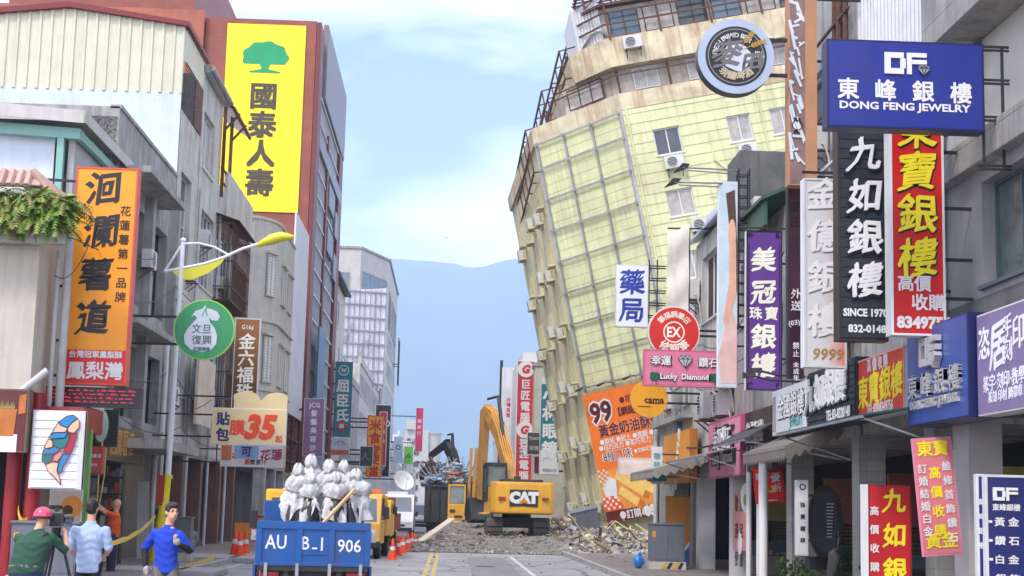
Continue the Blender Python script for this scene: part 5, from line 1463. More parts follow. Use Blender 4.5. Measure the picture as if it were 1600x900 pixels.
# -- 11 red round pen shop sign
def pens(T, Fm, r):
    b = MB(Fm); b.arc(0, 0, r * .36, r * .41, .012, .016, n=40); txt(b, 'EX', 0, 0, .38 * r, z=.012, bold=.03, wx=.8)
    arctext(b, '筆福鋼筆店', .68 * r, R_(90), .26 * r, .40, z=.012, bold=.012, brush=.4)
    arctext(b, '修鋼筆', .62 * r, R_(-88), .36 * r, .62, flip=-1, z=.013, bold=.016, brush=.4)
    b.build('lettering', CRM, T, nrm=False)
round_sign('pen_shop_sign', 'red round pen shop sign with a white ringed EX', 1053, 519, 41, 41.0, .2, mat('white_rim', (.7, .7, .7), .5), sm(222, 44, 34, .4), pens, rimw=.05, frs=(.1, -.1))
# -- 12 pink Lucky Diamond
fr = px_frame(1006, 1132, 547, 604, 40.0)
def ex(T, Fm, w, h):
    b = MB(Fm)
    for k in range(64):
        x = -w / 2 + .05 + k * (w - .1) / 64
        b.box(x, x + (w - .1) / 128, -h / 2 + .05, h / 2 - .05, .005, .02)
    b.build('ribs', mat('pink_rib', C(232, 140, 170), .5, var=.06), T)
    for m, z, g in ((BLK, .022, .012), (mat('letter_silver', (.55, .56, .58), .35, .3), .05, 0)):
        b = MB(Fm); diamond(b, 0.02, h * .18, .36 + g * 2, z, .03); b.build('diamond', m, T)
    b = MB(Fm); facets(b, 0.02, h * .18, .36, .084, .014); b.build('diamond_facets', BLK, T)
    b = MB(Fm)
    for cx in (-w * .37, w * .36):
        for q in range(4):
            a = q * math.pi / 2 + .785
            b.arc(cx + .065 * math.cos(a), -h * .24 + .065 * math.sin(a), 0, .068, .022 + q * .001, .04 + q * .001, n=14)
        b.bar((cx, -h * .24, .03), (cx + .05, -h * .43, .03), .03)
    b.build('clovers', mat('clover_green', C(24, 92, 58), .5), T)
sign('jewellery_sign', 'pink ribbed Lucky Diamond sign with silver letters and green clovers', fr, .25, sm(232, 136, 168, .45), sm(214, 110, 146, .45), [
    (BLK, '幸運', .215, .31, .125, dict(bold=.04, t=.02, z=.022)), (WHT, '幸運', .21, .305, .115, dict(bold=.02, t=.02, z=.045)), (BLK, '鑽石', .80, .33, .125, dict(bold=.04, t=.02, z=.022)), (WHT, '鑽石', .795, .325, .115, dict(bold=.02, t=.02, z=.045)),
    (BLK, 'Lucky  Diamond', .505, .745, .068, dict(bold=.07, t=.02, z=.022)), (WHT, 'Lucky  Diamond', .50, .735, .064, dict(bold=.035, t=.02, z=.045))], sm(222, 120, 152, .45), .03, extra=ex, bracket=arms(fr[1], fr[2], .25, reach(fr), fr=(.95, .5, .1)))
# -- 13 round coffee sign
def coffee(T, Fm, r):
    b = MB(Fm); txt(b, 'cama', .28 * r, -.05 * r, .36 * r, z=.012, bold=.03); b.box(.0, .62 * r, -.26 * r, -.22 * r, .012, .016); b.build('lettering', BRN, T, nrm=False)
    b = MB(Fm); b.box(-.6 * r, .1 * r, -.44 * r, -.40 * r, .012, .016); b.build('dark_strip', BRN, T)
round_sign('coffee_sign', 'round amber coffee sign over the orange biscuit billboard', 1014, 623, 29, 43.0, .18, mat('amber_rim', C(206, 140, 30), .4), sm(246, 172, 36, .4), coffee, frs=(.35, -.2))
# -- 14 boards on the facades
def board(name, label, x0, x1, y0, y1, X, d, face, side, items, border=None, bw=.04, extra=None):
    return sign(name, label, wall_frame(x0, x1, y0, y1, X), d, face, side, items, border, bw, extra=extra)
def logo3d(T, Fm, items, w, h): letters(T, Fm, items, w, h, .01)
board('coffee_board', 'amber coffee shop board above the drooping grey awning', 1037, 1077, 676, 755, 7.1, .25, sm(240, 158, 40), sm(206, 130, 36), [(CRM, 'cama', .55, .5, .13, dict(rot=1.2))])
fr = px_frame(1018, 1035, 698, 756, 47.5)
sign('clinic_sign', 'small white and teal sign left of the amber coffee board', fr, .15, sm(226, 232, 230), ALU, [(mat('letter_teal', C(30, 140, 150), .5), '咖啡', .5, .25, .6, dict(step=.8)), (mat('letter_teal', (0, 0, 0)), '▇▇', .5, .8, .8, {})], None, bracket=arms(fr[1], fr[2], .15, reach(fr)))
PK = sm(234, 150, 178)
def ex(T, Fm, w, h):
    b = MB(Fm); diamond(b, 0, .10 * h, .5, .07, .06); b.build('diamond', mat('letter_silver', (0, 0, 0)), T)
board('jewellery_board', 'pink square jewellery board with black backed letters under the pink sign', 1108, 1158, 654, 745, 7.15, .25, PK, sm(205, 100, 138), [
    (BLK, '幸運鑽石', .5, .36, .15, dict(bold=.03, t=.04)), (WHT, '幸運鑽石', .5, .36, .13, dict(z=.06, t=.02)), (BLK, 'Lucky Diamond', .5, .66, .08, dict(bold=.05, t=.04)), (WHT, 'Lucky Diamond', .5, .66, .07, dict(z=.06))], sm(214, 110, 146), .04, ex)
BRK = tile_mat('dark_brown_brick', (.05, .032, .03), (.07, .045, .04), (.03, .025, .025), .3, .1, .6)
board('jewellery_board', 'dark brick board with white upright letters next to the pink board', 1163, 1206, 640, 735, 7.25, .15, BRK, BLACK, [(WHT, '金格銀樓', .42, .36, .15, dict(t=.04, bold=.014)), (WHT, '金日月銀樓', .62, .72, .125, dict(t=.04, bold=.014))])
def ex(T, Fm, w, h):
    b = MB(Fm); b.box(-w * .47, -w * .38, -h * .4, h * .36, .01, .02); b.arc(-w * .42, h * .18, .05, .09, .012, .024, n=20); b.build('ring_emblem', GRY, T)
    b = MB(Fm); b.box(w * .47, w * .5, -h * .5, h * .5, .01, .03); b.build('end_strip', WHITE, T)
board('jewellery_board', 'grey and white light box with white outlined letters beside the dark board', 1207, 1262, 603, 676, 6.9, .4, gradmat('grey_to_white_print', 1, 33, 35.2, C(198, 202, 206), C(128, 130, 134)), ALU, [
    (BLK, '金國銀樓', .56, .42, .155, dict(bold=.03, wx=1.15)), (WHT, '金國銀樓', .555, .415, .15, dict(bold=.012, z=.02, wx=1.15)), (mat('letter_teal', (0, 0, 0)), 'JEWELRY', .7, .78, .06, {})], extra=ex)
def ex(T, Fm, w, h):
    b = MB(Fm)
    for k in range(9):
        b.box(-w / 2 + .02, w / 2 - .02, -h / 2 + .02 + k * (h - .04) / 9, -h / 2 + (k + 1) * (h - .04) / 9, .008, .03)
    b.build('slat_boards', mat('navy_black_board', (0, 0, 0)), T)
    b = MB(Fm); b.box(-.05 * w, .45 * w, -.42 * h, -.27 * h, .032, .05); b.build('phone_plate', BLACK, T)
    letters(T, Fm, [(BLK, '九如銀樓', .45, .40, .19, dict(bold=.028, brush=.5, t=.02, z=.032, wx=1.1)), (WHT, '九如銀樓', .44, .39, .185, dict(bold=.02, brush=.5, t=.04, z=.056, wx=1.1)), (WHT, 'TEL:03-8320148', .70, .845, .05, dict(z=.055, bold=.03))], w, h)
board('jewellery_board', 'black slatted board with white raised brush letters over the brown awning', 1263, 1338, 571, 664, 6.9, .45, BLACK, mat('navy_black_board', (0, 0, 0)), [], extra=ex)
board('jewellery_board', 'red board with yellow brush letters between black and blue boards', 1340, 1414, 553, 649, 6.95, .3, sm(222, 62, 44), ALU, [
    (WHT, '高 價 收 購', .46, .13, .085, dict(bold=.014)), (YLW, '東寶銀樓', .5, .52, .19, dict(bold=.02, brush=.6, wx=1.15)), (WHT, 'TEL:(03)8349756', .5, .87, .062, dict(bold=.02, wx=.9))], mat('pale_red_edge', C(228, 150, 140), .5), .03)
SLV = mat('silver_letter', (.62, .63, .64), .3, .5, var=.1)
def ex(T, Fm, w, h):
    b = MB(Fm); df_logo(b, -.02 * w, .22 * h, .40, z=.02, t=.09); diamond(b, .08 * w, .12 * h, .26, .02, .11); b.build('monogram', SLV, T)
    letters(T, Fm, [(SLV, '東 峰 銀 樓', .5, .60, .125, dict(t=.06, bold=.016, fitw=.84)), (SLV, 'DONG FENG JEWELRY', .5, .79, .045, dict(t=.05, fitw=.8, bold=.02))], w, h)
board('jewellery_board', 'deep blue box board with raised silver monogram over the shops', 1418, 1513, 505, 660, 6.85, .5, sm(58, 84, 158, .4), BLUED, [], extra=ex)
LIL = sm(138, 122, 164)
PWH = mat('letter_pale', C(232, 230, 240), .5)
board('craft_board', 'mauve craft studio board with white hand drawn letters at the right edge', 1527, 1640, 474, 642, 6.95, .3, LIL, ALU, [
    (PWH, '恣', .12, .30, .17, dict(brush=.8, bold=.014)), (PWH, '居', .33, .34, .24, dict(brush=.9, bold=.02)), (PWH, '手', .47, .20, .12, dict(brush=.4)), (PWH, '刻', .47, .42, .12, dict(brush=.4)), (PWH, '印', .62, .28, .17, dict(brush=.3)), (PWH, '章', .8, .3, .17, dict(brush=.3)),
    (PWH, '篆字·刻印·教學·體驗', .5, .69, .085, dict(brush=.3, bold=.014)), (PWH, '篆刻 印材 臍帶章 胎毛筆', .52, .83, .06, dict(brush=.2))])
# -- lower right boards
fr = px_frame(1541, 1660, 742, 960, 18.6)
def ex(T, Fm, w, h):
    b = MB(Fm); df_logo(b, -w * .24, h * .36, w * .17); b.build('monogram', WHT, T)
    b = MB(Fm)
    for k in range(4): b.box(-w * .47, -w * .42, h * (.16 - .135 * k) - .015, h * (.16 - .135 * k) + .015, .012, .016)
    b.build('bullets', WHT, T)
sign('price_board', 'dark blue price board with white monogram leaning on the near right pillar', fr, .12, sm(24, 34, 110), ALU, [
    (WHT, '東峰銀樓', .27, .235, .085, dict(bold=.02)), (WHT, '黃 金', .27, .34, .11, dict(bold=.02, wx=1.2)), (WHT, '鑽 石', .27, .475, .11, dict(bold=.02, wx=1.2)), (WHT, '白 金', .27, .61, .11, dict(bold=.02, wx=1.2)), (WHT, '銀 飾', .27, .745, .11, dict(bold=.02, wx=1.2))], extra=ex)
fr = px_frame(1527, 1540, 740, 960, 18.75)
sign('price_board', 'narrow blue side board with stacked white letters beside the price board', fr, .1, sm(34, 46, 128), ALU, [(WHT, '東峰銀樓', .5, .2, .75, dict(step=1.7))])
fr = px_frame(1357, 1425, 757, 1000, 23.6)
def ex(T, Fm, w, h):
    b = MB(Fm); b.box(-w / 2 - .08, -w / 2 - .003, -h / 2, h / 2, -.15, .02); b.build('white_edge', WHITE, T)
sign('standing_sign', 'red standing sign with yellow letters under the teal awning', fr, .25, sm(204, 34, 40), sm(170, 30, 40), [
    (YLW, '九如銀樓', .60, .10, .52, dict(step=.78, bold=.025, brush=.4)), (WHT, '高價收購黃金', .14, .17, .20, dict(step=.42, bold=.02))], extra=ex)
fr = px_frame(1432, 1496, 683, 868, 21.8)
Fb = (fr[0] @ Matrix.Rotation(R_(5), 4, 'Z'), fr[1], fr[2])
sign('hanging_banner', 'pink hanging banner tilted under the teal awning with yellow letters', Fb, .02, mat('pink_banner', C(212, 120, 128), .7, var=.1), PK, [
    (YLW, '東寶', .5, .09, .36, dict(bold=.025)), (WHT, '訂婚結婚白金', .2, .26, .22, dict(step=.3, bold=.015)), (YLW, '高價收購', .5, .30, .28, dict(step=.46, brush=.3, bold=.02)), (WHT, '維修首飾鑽石', .8, .25, .22, dict(step=.34, bold=.015)), (YLW, '黃金', .5, .87, .36, dict(bold=.02))], cat='banner')
fr = px_frame(1245, 1263, 750, 868, 29.6)
def ex(T, Fm, w, h):
    b = MB(Fm); b.arc(0, h * .41, w * .18, w * .28, .01, .014, n=20); b.build('emblem', BLK, T)
sign('upright_sign', 'long white upright sign with an oval emblem left of the oval mirror', fr, .2, sm(224, 226, 228), ALU, [(BLK, '珠寶鐘錶', .5, .33, .42, dict(step=1.0, brush=.3))], extra=ex, bracket=arms(fr[1], fr[2], .2, reach(fr)))
fr = px_frame(1178, 1226, 729, 786, 35.8)
Fb = (fr[0] @ Matrix.Rotation(R_(6), 4, 'Z'), fr[1], fr[2])
sign('sale_banner', 'red cloth sale banner with white and yellow writing tied below the canopy', Fb, .015, mat('red_banner_cloth', C(226, 38, 36), .7, var=.1, scale=3), RD, [
    (WHT, '開幕', .3, .26, .2, dict(bold=.02)), (WHT, '優', .72, .3, .3, dict(brush=.8, bold=.02)), (YLW, '1.5.3', .42, .62, .19, dict(bold=.05)), (WHT, '折', .76, .6, .26, dict(brush=.5)), (WHT, '▂▂▂▂▂', .5, .9, .08, {})], cat='banner')
def oval(T, Fm, r):
    b = MB(Fm); b.arc(0, -.05 * r, 0, r * .42, .01, .013, n=20); b.build('green_emblem', mat('clover_green', (0, 0, 0)), T)
c = aY(1166, 778, 38.0)
T = thing('oval_sign', 'small white oval sign with a green emblem by the white column', 'sign', c, 'shop signs along the street')
b = MB(FR(c, FACE_CAM)); b.slab([(.12 * math.cos(a), .36 * math.sin(a), -.1) for a in [k * .2618 for k in range(24)]], (0, 0, .1)); b.build('panel', WHITE, T)
b = MB(FR(c, FACE_CAM)); b.slab([(.07 * math.cos(a), -.05 + .16 * math.sin(a), .002) for a in [k * .2618 for k in range(24)]], (0, 0, .004)); b.build('emblem', mat('leaf_green_paint', C(120, 168, 70), .5), T)
b = MB(); b.bar(c + Vector((0, .05, .2)), c + Vector((.6, .05, .2)), .03); b.build('bracket', BLACK, T)
board('column_poster', 'faded pink poster with dark upright letters on the white column', 1146, 1165, 768, 860, 7.48, .02, mat('faded_pink_print', C(202, 138, 138), .6, var=.08, dirt=.15), PK, [
    (BRN, '歡迎使用', .3, .2, .24, dict(step=.42)), (BRN, '國民旅遊卡', .72, .2, .24, dict(step=.42)), (WHT, '●', .6, .88, .4, {})])
fr = px_frame(1040, 1084, 775, 892, 48.6)
def ex(T, Fm, w, h):
    b = MB(Fm); b.slab([(-w * .48, -h * .25, .009), (-w * .1, -h * .2, .009), (w * .1, -h * .28, .009), (w * .48, -h * .1, .009), (w * .48, -h * .48, .009), (-w * .48, -h * .48, .009)], (0, 0, .003)); b.build('blue_wave', mat('blue_print', C(40, 110, 180), .5, var=.2, scale=3), T)
    b = MB(Fm); b.slab([(-w * .48, -h * .19, .010), (-w * .1, -h * .14, .010), (w * .1, -h * .22, .010), (w * .48, -h * .04, .010), (w * .48, -h * .1, .010), (w * .1, -h * .28, .010), (-w * .1, -h * .2, .010), (-w * .48, -h * .25, .010)], (0, 0, .004)); b.build('white_wave', WHT, T)
    b = MB(Fm); b.box(w * .34, w * .5, -h * .5, h * .5, .015, .05); b.build('brown_post', TAN, T)
sign('coffee_banner', 'amber coffee shop panel with a blue wave behind the grey cabinet', fr, .1, sm(226, 150, 40), TAN, [], extra=ex)
far_stub = px_frame(966, 1018, 715, 742, 51.0)
sign('lightbox', 'small pale pinkish light box jutting before the orange biscuit billboard', far_stub, .2, mat('faded_pale_pink', C(228, 212, 206), .5, var=.12, scale=3, dirt=.25), ALU, [], ALU, .03, bracket=arms(far_stub[1], far_stub[2], .2, 1.2))
# oval mirror in a dark shop front
c = aY(1290, 815, 30.6)
T = thing('oval_mirror', 'tall dark oval framed showcase in the jewellery shop entrance', 'showcase', c - Vector((0, 0, .8)))
Fm = FR(c, FACE_CAM); b = MB(Fm); b.slab([(.36 * max(-1, min(1, 1.0 * math.cos(a))), .72 * math.sin(a) * (1.0 if abs(math.sin(a)) > .2 else 1), -.1) for a in [k * .1963 for k in range(32)]], (0, 0, .1)); b.build('frame', mat('dark_bronze', (.05, .035, .03), .4, .4, var=.3), T)
b = MB(Fm); b.slab([(.28 * math.cos(a), .62 * math.sin(a), .002) for a in [k * .1963 for k in range(32)]], (0, 0, .004)); b.build('glass', GLASS, T)
b = MB(Fm)
for k in range(12): b.box(.02, .16 - .004 * k, .34 - k * .065, .36 - k * .065, .008, .02)
b.build('trinkets', SLV, T)
b = MB(Fm); b.box(-.3, .3, -.95, -.70, -.5, -.102); b.build('plinth', DARK, T)

# ================================================================== left-hand signs
def px_left(x0, x1, y0, y1, Y): return px_frame(x0, x1, y0, y1, Y)
fr = px_frame(109, 207, 260, 600, 31.0)
ORS = mat('orange_sign_face', C(246, 158, 28), .45, var=.05, scale=.7, dirt=.06)
RDB = mat('red_sign_base', C(214, 36, 30), .45, var=.04)
def ex(T, Fm, w, h):
    b = MB(Fm); b.box(-w / 2 + .03, w / 2 - .03, -h / 2 + .03, -h / 2 + h * .158, .006, .012); b.build('red_base', RDB, T)
    letters(T, Fm, [(WHT, '台灣冠軍鳳梨酥', .5, .862, .112, dict(bold=.022, z=.016)), (WHT, '鳳梨灣', .5, .935, .275, dict(bold=.022, z=.017))], w, h)
    b = MB(Fm)
    for f in (.44, .2, -.05, -.3, -.46): b.bar((-w / 2, f * h, -.2), (-w / 2 - .65, f * h + .02, -.2), .05)
    b.build('bracket', BLACK, T)
sign('sweet_potato_sign', 'tall orange sweet potato shop sign with black brush letters and red base', fr, .3, ORS, mat('pinkish_red_side', C(214, 96, 92), .5, var=.15, scale=4), [
    (BLK, '洄', .45, .095, .52, dict(brush=1.0, bold=.022)), (BLK, '瀾', .46, .295, .52, dict(brush=1.0, bold=.018)), (BLK, '薯', .42, .495, .52, dict(brush=1.0, bold=.02)), (BLK, '道', .42, .695, .52, dict(brush=1.0, bold=.024)),
    (BRN, '花蓮薯第一品牌', .83, .20, .165, dict(step=.235))], mat('red_sign_border', C(214, 84, 62), .45), .035, extra=ex, cat='sign')
# LED board
fr = px_frame(60, 222, 605, 636, 30.7)
def ex(T, Fm, w, h):
    led = bpy.data.materials.new('red_led'); led.use_nodes = True
    bs = led.node_tree.nodes['Principled BSDF']; bs.inputs['Base Color'].default_value = (.25, .01, .03, 1); bs.inputs['Emission Color'].default_value = (1, .03, .10, 1); bs.inputs['Emission Strength'].default_value = .28
    random.seed(5); b = MB(Fm)
    for r in range(4):
        x = -w * .46
        while x < w * .42:
            l = random.uniform(.03, .16); y = h * (.30 - r * .19)
            b.box(x, x + l, y, y + .02, .012, .016)
            if random.random() < .6: b.box(x + .02, x + l * .7, y + .028, y + .04, .012, .016)
            x += l + random.uniform(.03, .07)
    b.build('led_rows', led, T)
sign('led_board', 'long black scrolling display with red light rows under the orange sign', fr, .15, mat('led_black', (.012, .01, .012), .5), BLACK, [], BLACK, .025, extra=ex, bracket=[((-fr[1] / 2, 0, -.1), (-fr[1] / 2 - .4, 0, -.1), .05)], cat='display')
b = MB(px_frame(60, 130, 636, 648, 30.2)[0]); b.box(-.45, .45, -.08, .08, 0, .04); o = b.build('red_sign_strip', sm(190, 60, 56), None); tag(o, 'short red strip sign above the white map panel', 'sign', 'shop signs along the street')
# map sign
fr = px_frame(48, 131, 641, 764, 29.5)
def ex(T, Fm, w, h):
    b = MB(Fm)
    for k in range(9): b.slab([(-w / 2 + .03, -h / 2 + .03 + k * (h - .06) / 9, .02), (w / 2 - .03, -h / 2 + .03 + k * (h - .06) / 9, .02), (w / 2 - .03, -h / 2 + (k + 1) * (h - .06) / 9 + .008, .007), (-w / 2 + .03, -h / 2 + (k + 1) * (h - .06) / 9 + .008, .007)], (0, 0, .006))
    b.build('white_boards', mat('white_board', C(232, 236, 242), .45, var=.05, dirt=.15), T)
    b = MB(Fm); b.box(w / 2 - .10, w / 2, -h / 2, h / 2, -.1, .04); b.build('end_frame', ALU, T)
    regs = [('map_blue', C(40, 130, 190), [(.66, .04), (.80, .02), (.90, .07), (.78, .13), (.70, .20), (.56, .17), (.50, .13)]),
            ('map_cream', C(226, 190, 160), [(.90, .07), (.94, .12), (.93, .20), (.84, .27), (.72, .26), (.70, .20), (.78, .13)]),
            ('map_cream', C(226, 190, 160), [(.50, .13), (.56, .17), (.70, .20), (.66, .26), (.42, .27), (.36, .30)]),
            ('map_blue', C(40, 130, 190), [(.42, .27), (.72, .26), (.66, .34), (.40, .36), (.32, .34)]),
            ('map_green', C(20, 120, 118), [(.72, .26), (.74, .36), (.68, .47), (.52, .48), (.42, .42), (.40, .36), (.66, .34)]),
            ('map_crimson', C(166, 36, 70), [(.76, .28), (.90, .27), (.86, .42), (.80, .55), (.64, .54), (.70, .44), (.76, .36)]),
            ('map_cream', C(226, 190, 160), [(.32, .36), (.42, .38), (.42, .46), (.36, .50), (.24, .48)]),
            ('map_blue', C(40, 130, 190), [(.24, .50), (.46, .46), (.58, .50), (.44, .56), (.30, .56), (.22, .57)]),
            ('map_green', C(20, 120, 118), [(.22, .58), (.42, .57), (.40, .66), (.30, .70), (.22, .66)]),
            ('map_pink', C(206, 140, 140), [(.58, .52), (.64, .56), (.54, .66), (.44, .66), (.46, .58)]),
            ('map_blue', C(40, 130, 190), [(.64, .56), (.78, .57), (.72, .66), (.66, .72), (.62, .82), (.54, .78), (.58, .66)]),
            ('map_cream', C(226, 190, 160), [(.30, .71), (.44, .67), (.56, .68), (.54, .80), (.60, .88), (.64, .98), (.56, .92), (.44, .84), (.36, .80)])]
    grp = {}
    for nme, c_, P in regs: grp.setdefault((nme, c_), []).append(P)
    edge = MB(Fm)
    for (nme, c_), PS in grp.items():
        b = MB(Fm)
        for P in PS:
            b.slab([((x - .5) * w * .92, (.5 - y) * h * .93, .03) for x, y in P], (0, 0, .04))
            for p, q in zip(P, P[1:] + P[:1]): edge.bar(((p[0] - .5) * w * .92, (.5 - p[1]) * h * .93, .072), ((q[0] - .5) * w * .92, (.5 - q[1]) * h * .93, .072), .014, .006, up=(0, 0, 1))
        b.build('map_region', mat(nme, c_, .5, var=.12, scale=3), T)
    edge.build('map_outline', mat('map_edge', C(120, 60, 60), .5), T)
sign('map_sign', 'white slatted panel with a coloured relief map of the island', fr, .14, WHITE, ALU, [], extra=ex, bracket=[((-fr[1] / 2, .3, -.1), (-fr[1] / 2 - .3, .3, -.1), .05)])
# dark ribbed panel with the green oval, brown gold-letter board, red box
fr = px_frame(131, 184, 640, 698, 36.4)
def ex(T, Fm, w, h):
    b = MB(Fm)
    for k in range(18): b.box(-w / 2, w / 2, -h / 2 + k * h / 18, -h / 2 + (k + .55) * h / 18, .006, .03)
    b.build('ribs', mat('dark_grey_rib', (.05, .055, .06), .5), T)
    for m, r1, r2, z, dx in ((mat('oval_green', C(60, 150, 60), .5), .2, .40, .03, 0), (mat('pale_green_oval', C(196, 220, 206), .5), .15, .37, .10, .04)):
        b = MB(Fm); b.slab([(dx + r1 * math.cos(a), h * .05 + r2 * math.sin(a), z) for a in [k * .2618 for k in range(24)]], (0, 0, .07)); b.build('oval_emblem', m, T)
sign('ribbed_sign', 'dark ribbed panel with a green and white oval beside the map', fr, .1, BLACK, BLACK, [], extra=ex, bracket=arms(fr[1], fr[2], .1, .5, side=-1))
board('gold_letter_board', 'brown timber board with gold letters beside the grey pilaster', 158, 224, 668, 722, -8.5, .5, mat('brown_timber', (.075, .05, .035), .5, var=.3, scale=4), mat('dull_timber', (.16, .12, .075), .6, var=.2), [(GOLD, '洄瀾薯道', .45, .45, .13, dict(brush=.4, t=.015, bold=.012))])
fr = px_frame(130, 160, 697, 740, 34.8)
sign('red_box_sign', 'small red light box with faint white writing under the ribbed panel', fr, .25, sm(196, 74, 62), sm(176, 60, 54), [(PWH, '洄瀾薯道', .5, .35, .2, {}), (PWH, '鳳梨酥', .5, .68, .16, {})], bracket=arms(fr[1], fr[2], .25, .5, side=-1))
# picture board with a pot, far left edge
fr = px_frame(-30, 43, 607, 706, 29.3)
def ex(T, Fm, w, h):
    b = MB(Fm); b.box(-w * .5, w * .3, -h * .5, -h * .22, .008, .012); b.build('white_table_picture', PWH, T)
    b = MB(Fm); b.slab([(-w * .1, -h * .25, .014), (w * .22, -h * .25, .014), (w * .27, h * .18, .014), (-w * .12, h * .18, .014)], (0, 0, .004)); b.slab([(w * .3, h * .1, .014), (w * .45, h * .12, .014), (w * .45, h * .42, .014), (w * .3, h * .4, .014)], (0, 0, .004)); b.build('pot_picture', mat('terracotta_print', C(186, 110, 50), .5, var=.25, scale=3), T)
    b = MB(Fm)
    for k in range(9): b.slab([(-w * .1 + k * w * .035, h * .18, .016), (-w * .06 + k * w * .035, h * .19, .016), (-w * .085 + k * w * .037, h * (.3 + .04 * math.sin(k * 2.1)), .016)], (0, 0, .003))
    b.build('succulent_picture', mat('dry_green_print', C(150, 140, 80), .5, var=.2), T)
sign('picture_board', 'picture board of a terracotta pot over the red columns', fr, .3, mat('maroon_picture', C(96, 40, 38), .5, var=.4, scale=2), mat('dull_timber', (0, 0, 0)), [], extra=ex)
# pomelo round sign
def pomelo(T, Fm, r):
    b = MB(Fm); P = [(-.38, -.62), (-.58, -.42), (-.62, -.15), (-.5, .08), (-.34, .28), (-.22, .42), (-.30, .52), (-.42, .46), (-.28, .66), (-.06, .74), (0.02, .86), (.06, .76), (.22, .74), (.42, .66), (.52, .50), (.46, .36), (.26, .36), (.16, .46), (.2, .3), (.36, .12), (.46, -.14), (.44, -.42), (.28, -.62), (0, -.70)]
    b.slab([(x * r * 1.0 - .02, y * r * 1.0 - .05 * r, .012) for x, y in P], (0, 0, .004)); b.build('fruit_emblem', mat('pale_grey_blue', C(206, 216, 226), .5), T)
    b = MB(Fm); b.bar((-.09 * r, .44 * r, .018), (.02 * r, .72 * r, .018), .025, .004, up=(0, 0, 1)); b.bar((.02 * r, .72 * r, .019), (.08 * r, .44 * r, .019), .025, .004, up=(0, 0, 1)); b.build('leaf_vein', sm(60, 160, 110), T)
    b = MB(Fm); txt(b, '文旦', -.08 * r, .02, .31 * r, z=.02, bold=.006); txt(b, '復興', -.06 * r, -.34 * r, .31 * r, z=.02, bold=.004); txt(b, '花蓮輔導', -.05 * r, -.64 * r, .13 * r, z=.02); b.build('lettering', mat('slate_letter', C(84, 104, 104), .5), T, nrm=False)
round_sign('pomelo_sign', 'round green sign with a pale pomelo fruit on black arms', 319, 515, 47, 39.6, .12, mat('lime_rim', C(150, 210, 90), .4), sm(64, 164, 108), pomelo, rch=1.9, side=-1, rimw=.04, frs=(.4, -.5))
# brown jewellery sign, vertical
fr = px_frame(364, 404, 497, 651, 46.0)
GB = gradmat('brown_sign_print', 2, fr[0][2][3] - fr[2] * .6, fr[0][2][3] + fr[2] * .5, C(64, 30, 14), C(150, 98, 50))
sign('jewellery_sign', 'brown vertical jewellery sign with cream letters beside the pomelo sign', fr, .2, GB, ALU, [
    (CRM, 'G16¢', .5, .09, .17, dict(wx=.9)), (CRM, '金六福珠寶', .5, .235, .62, dict(step=.66, bold=.02, brush=.3))], bracket=arms(fr[1], fr[2], .2, 1.6, side=-1))
# film wrapping sign with a scalloped top
fr = px_frame(331, 447, 638, 695, 42.0)
BEI = mat('beige_sign', C(226, 206, 158), .5, var=.04, dirt=.08)
def ex(T, Fm, w, h):
    b = MB(Fm)
    P = [(-.22, 0), (.5, 0)] + [(.5, .42)] + [(.35 + .155 * math.cos(a), .62 + .26 * math.sin(a)) for a in [R_(10 + k * 18) for k in range(8)]] + [(.14, .44)] + [(-.06 + .17 * math.cos(a), .64 + .26 * math.sin(a)) for a in [R_(30 + k * 18) for k in range(9)]] + [(-.22, .4)]
    b.slab([(x * w, h / 2 - .03 + y * h * .55, -.12) for x, y in P], (0, 0, .11)); b.build('scalloped_top', BEI, T)
    b = MB(Fm); b.bar((-w * .42, -h / 2, -.06), (-w * .42, -h / 2 - 1.9, -.06), .03); b.build('hanging_cable', BLACK, T)
sign('film_shop_sign', 'beige film wrapping sign with a big red 35 and scalloped top', fr, .14, BEI, mat('pale_rim', C(226, 222, 206), .5), [
    (NAVY, '貼', .15, .30, .17, dict(bold=.03)), (NAVY, '包', .15, .74, .17, dict(bold=.03)), (mat('letter_orange_red', C(226, 70, 34), .45), '膜', .345, .53, .20, dict(bold=.028)), (mat('letter_orange_red', (0, 0, 0)), '35', .665, .50, .30, dict(bold=.05, shear=.2, t=.02, wx=.95)), (mat('letter_orange_red', (0, 0, 0)), '起', .91, .82, .09, dict(bold=.02))], extra=ex, bracket=arms(fr[1], fr[2], .14, 1.6, side=-1))
fr = px_frame(344, 441, 696, 730, 52.0)
def ex(T, Fm, w, h):
    b = MB(Fm); b.box(-w * .27, w * .12, -h * .1, h * .48, .01, .02); b.build('blue_patch', sm(150, 176, 216), T)
    b = MB(Fm); b.box(-w * .48, -w * .32, -h * .2, h * .48, .01, .02); b.build('drink_picture', sm(214, 120, 70), T)
    letters(T, Fm, [(NAVY, '可', -.08 + .5, .28, .16, dict(bold=.03, z=.03)), (RED, '茶', .44, .76, .09, dict(bold=.03)), (BLK, '漿茶汁', .62, .76, .085, dict(bold=.02)), (mat('faded_wine', C(150, 50, 80), .5), '花蓮', .82, .4, .17, dict(brush=1, bold=.03)), (RED, '冰', .24, .5, .1, dict(bold=.03))], w, h)
sign('tea_shop_sign', 'white tea shop sign with blue and wine red writing under the beige sign', fr, .2, sm(228, 226, 226), ALU, [], extra=ex, bracket=arms(fr[1], fr[2], .2, 1.3, side=-1))
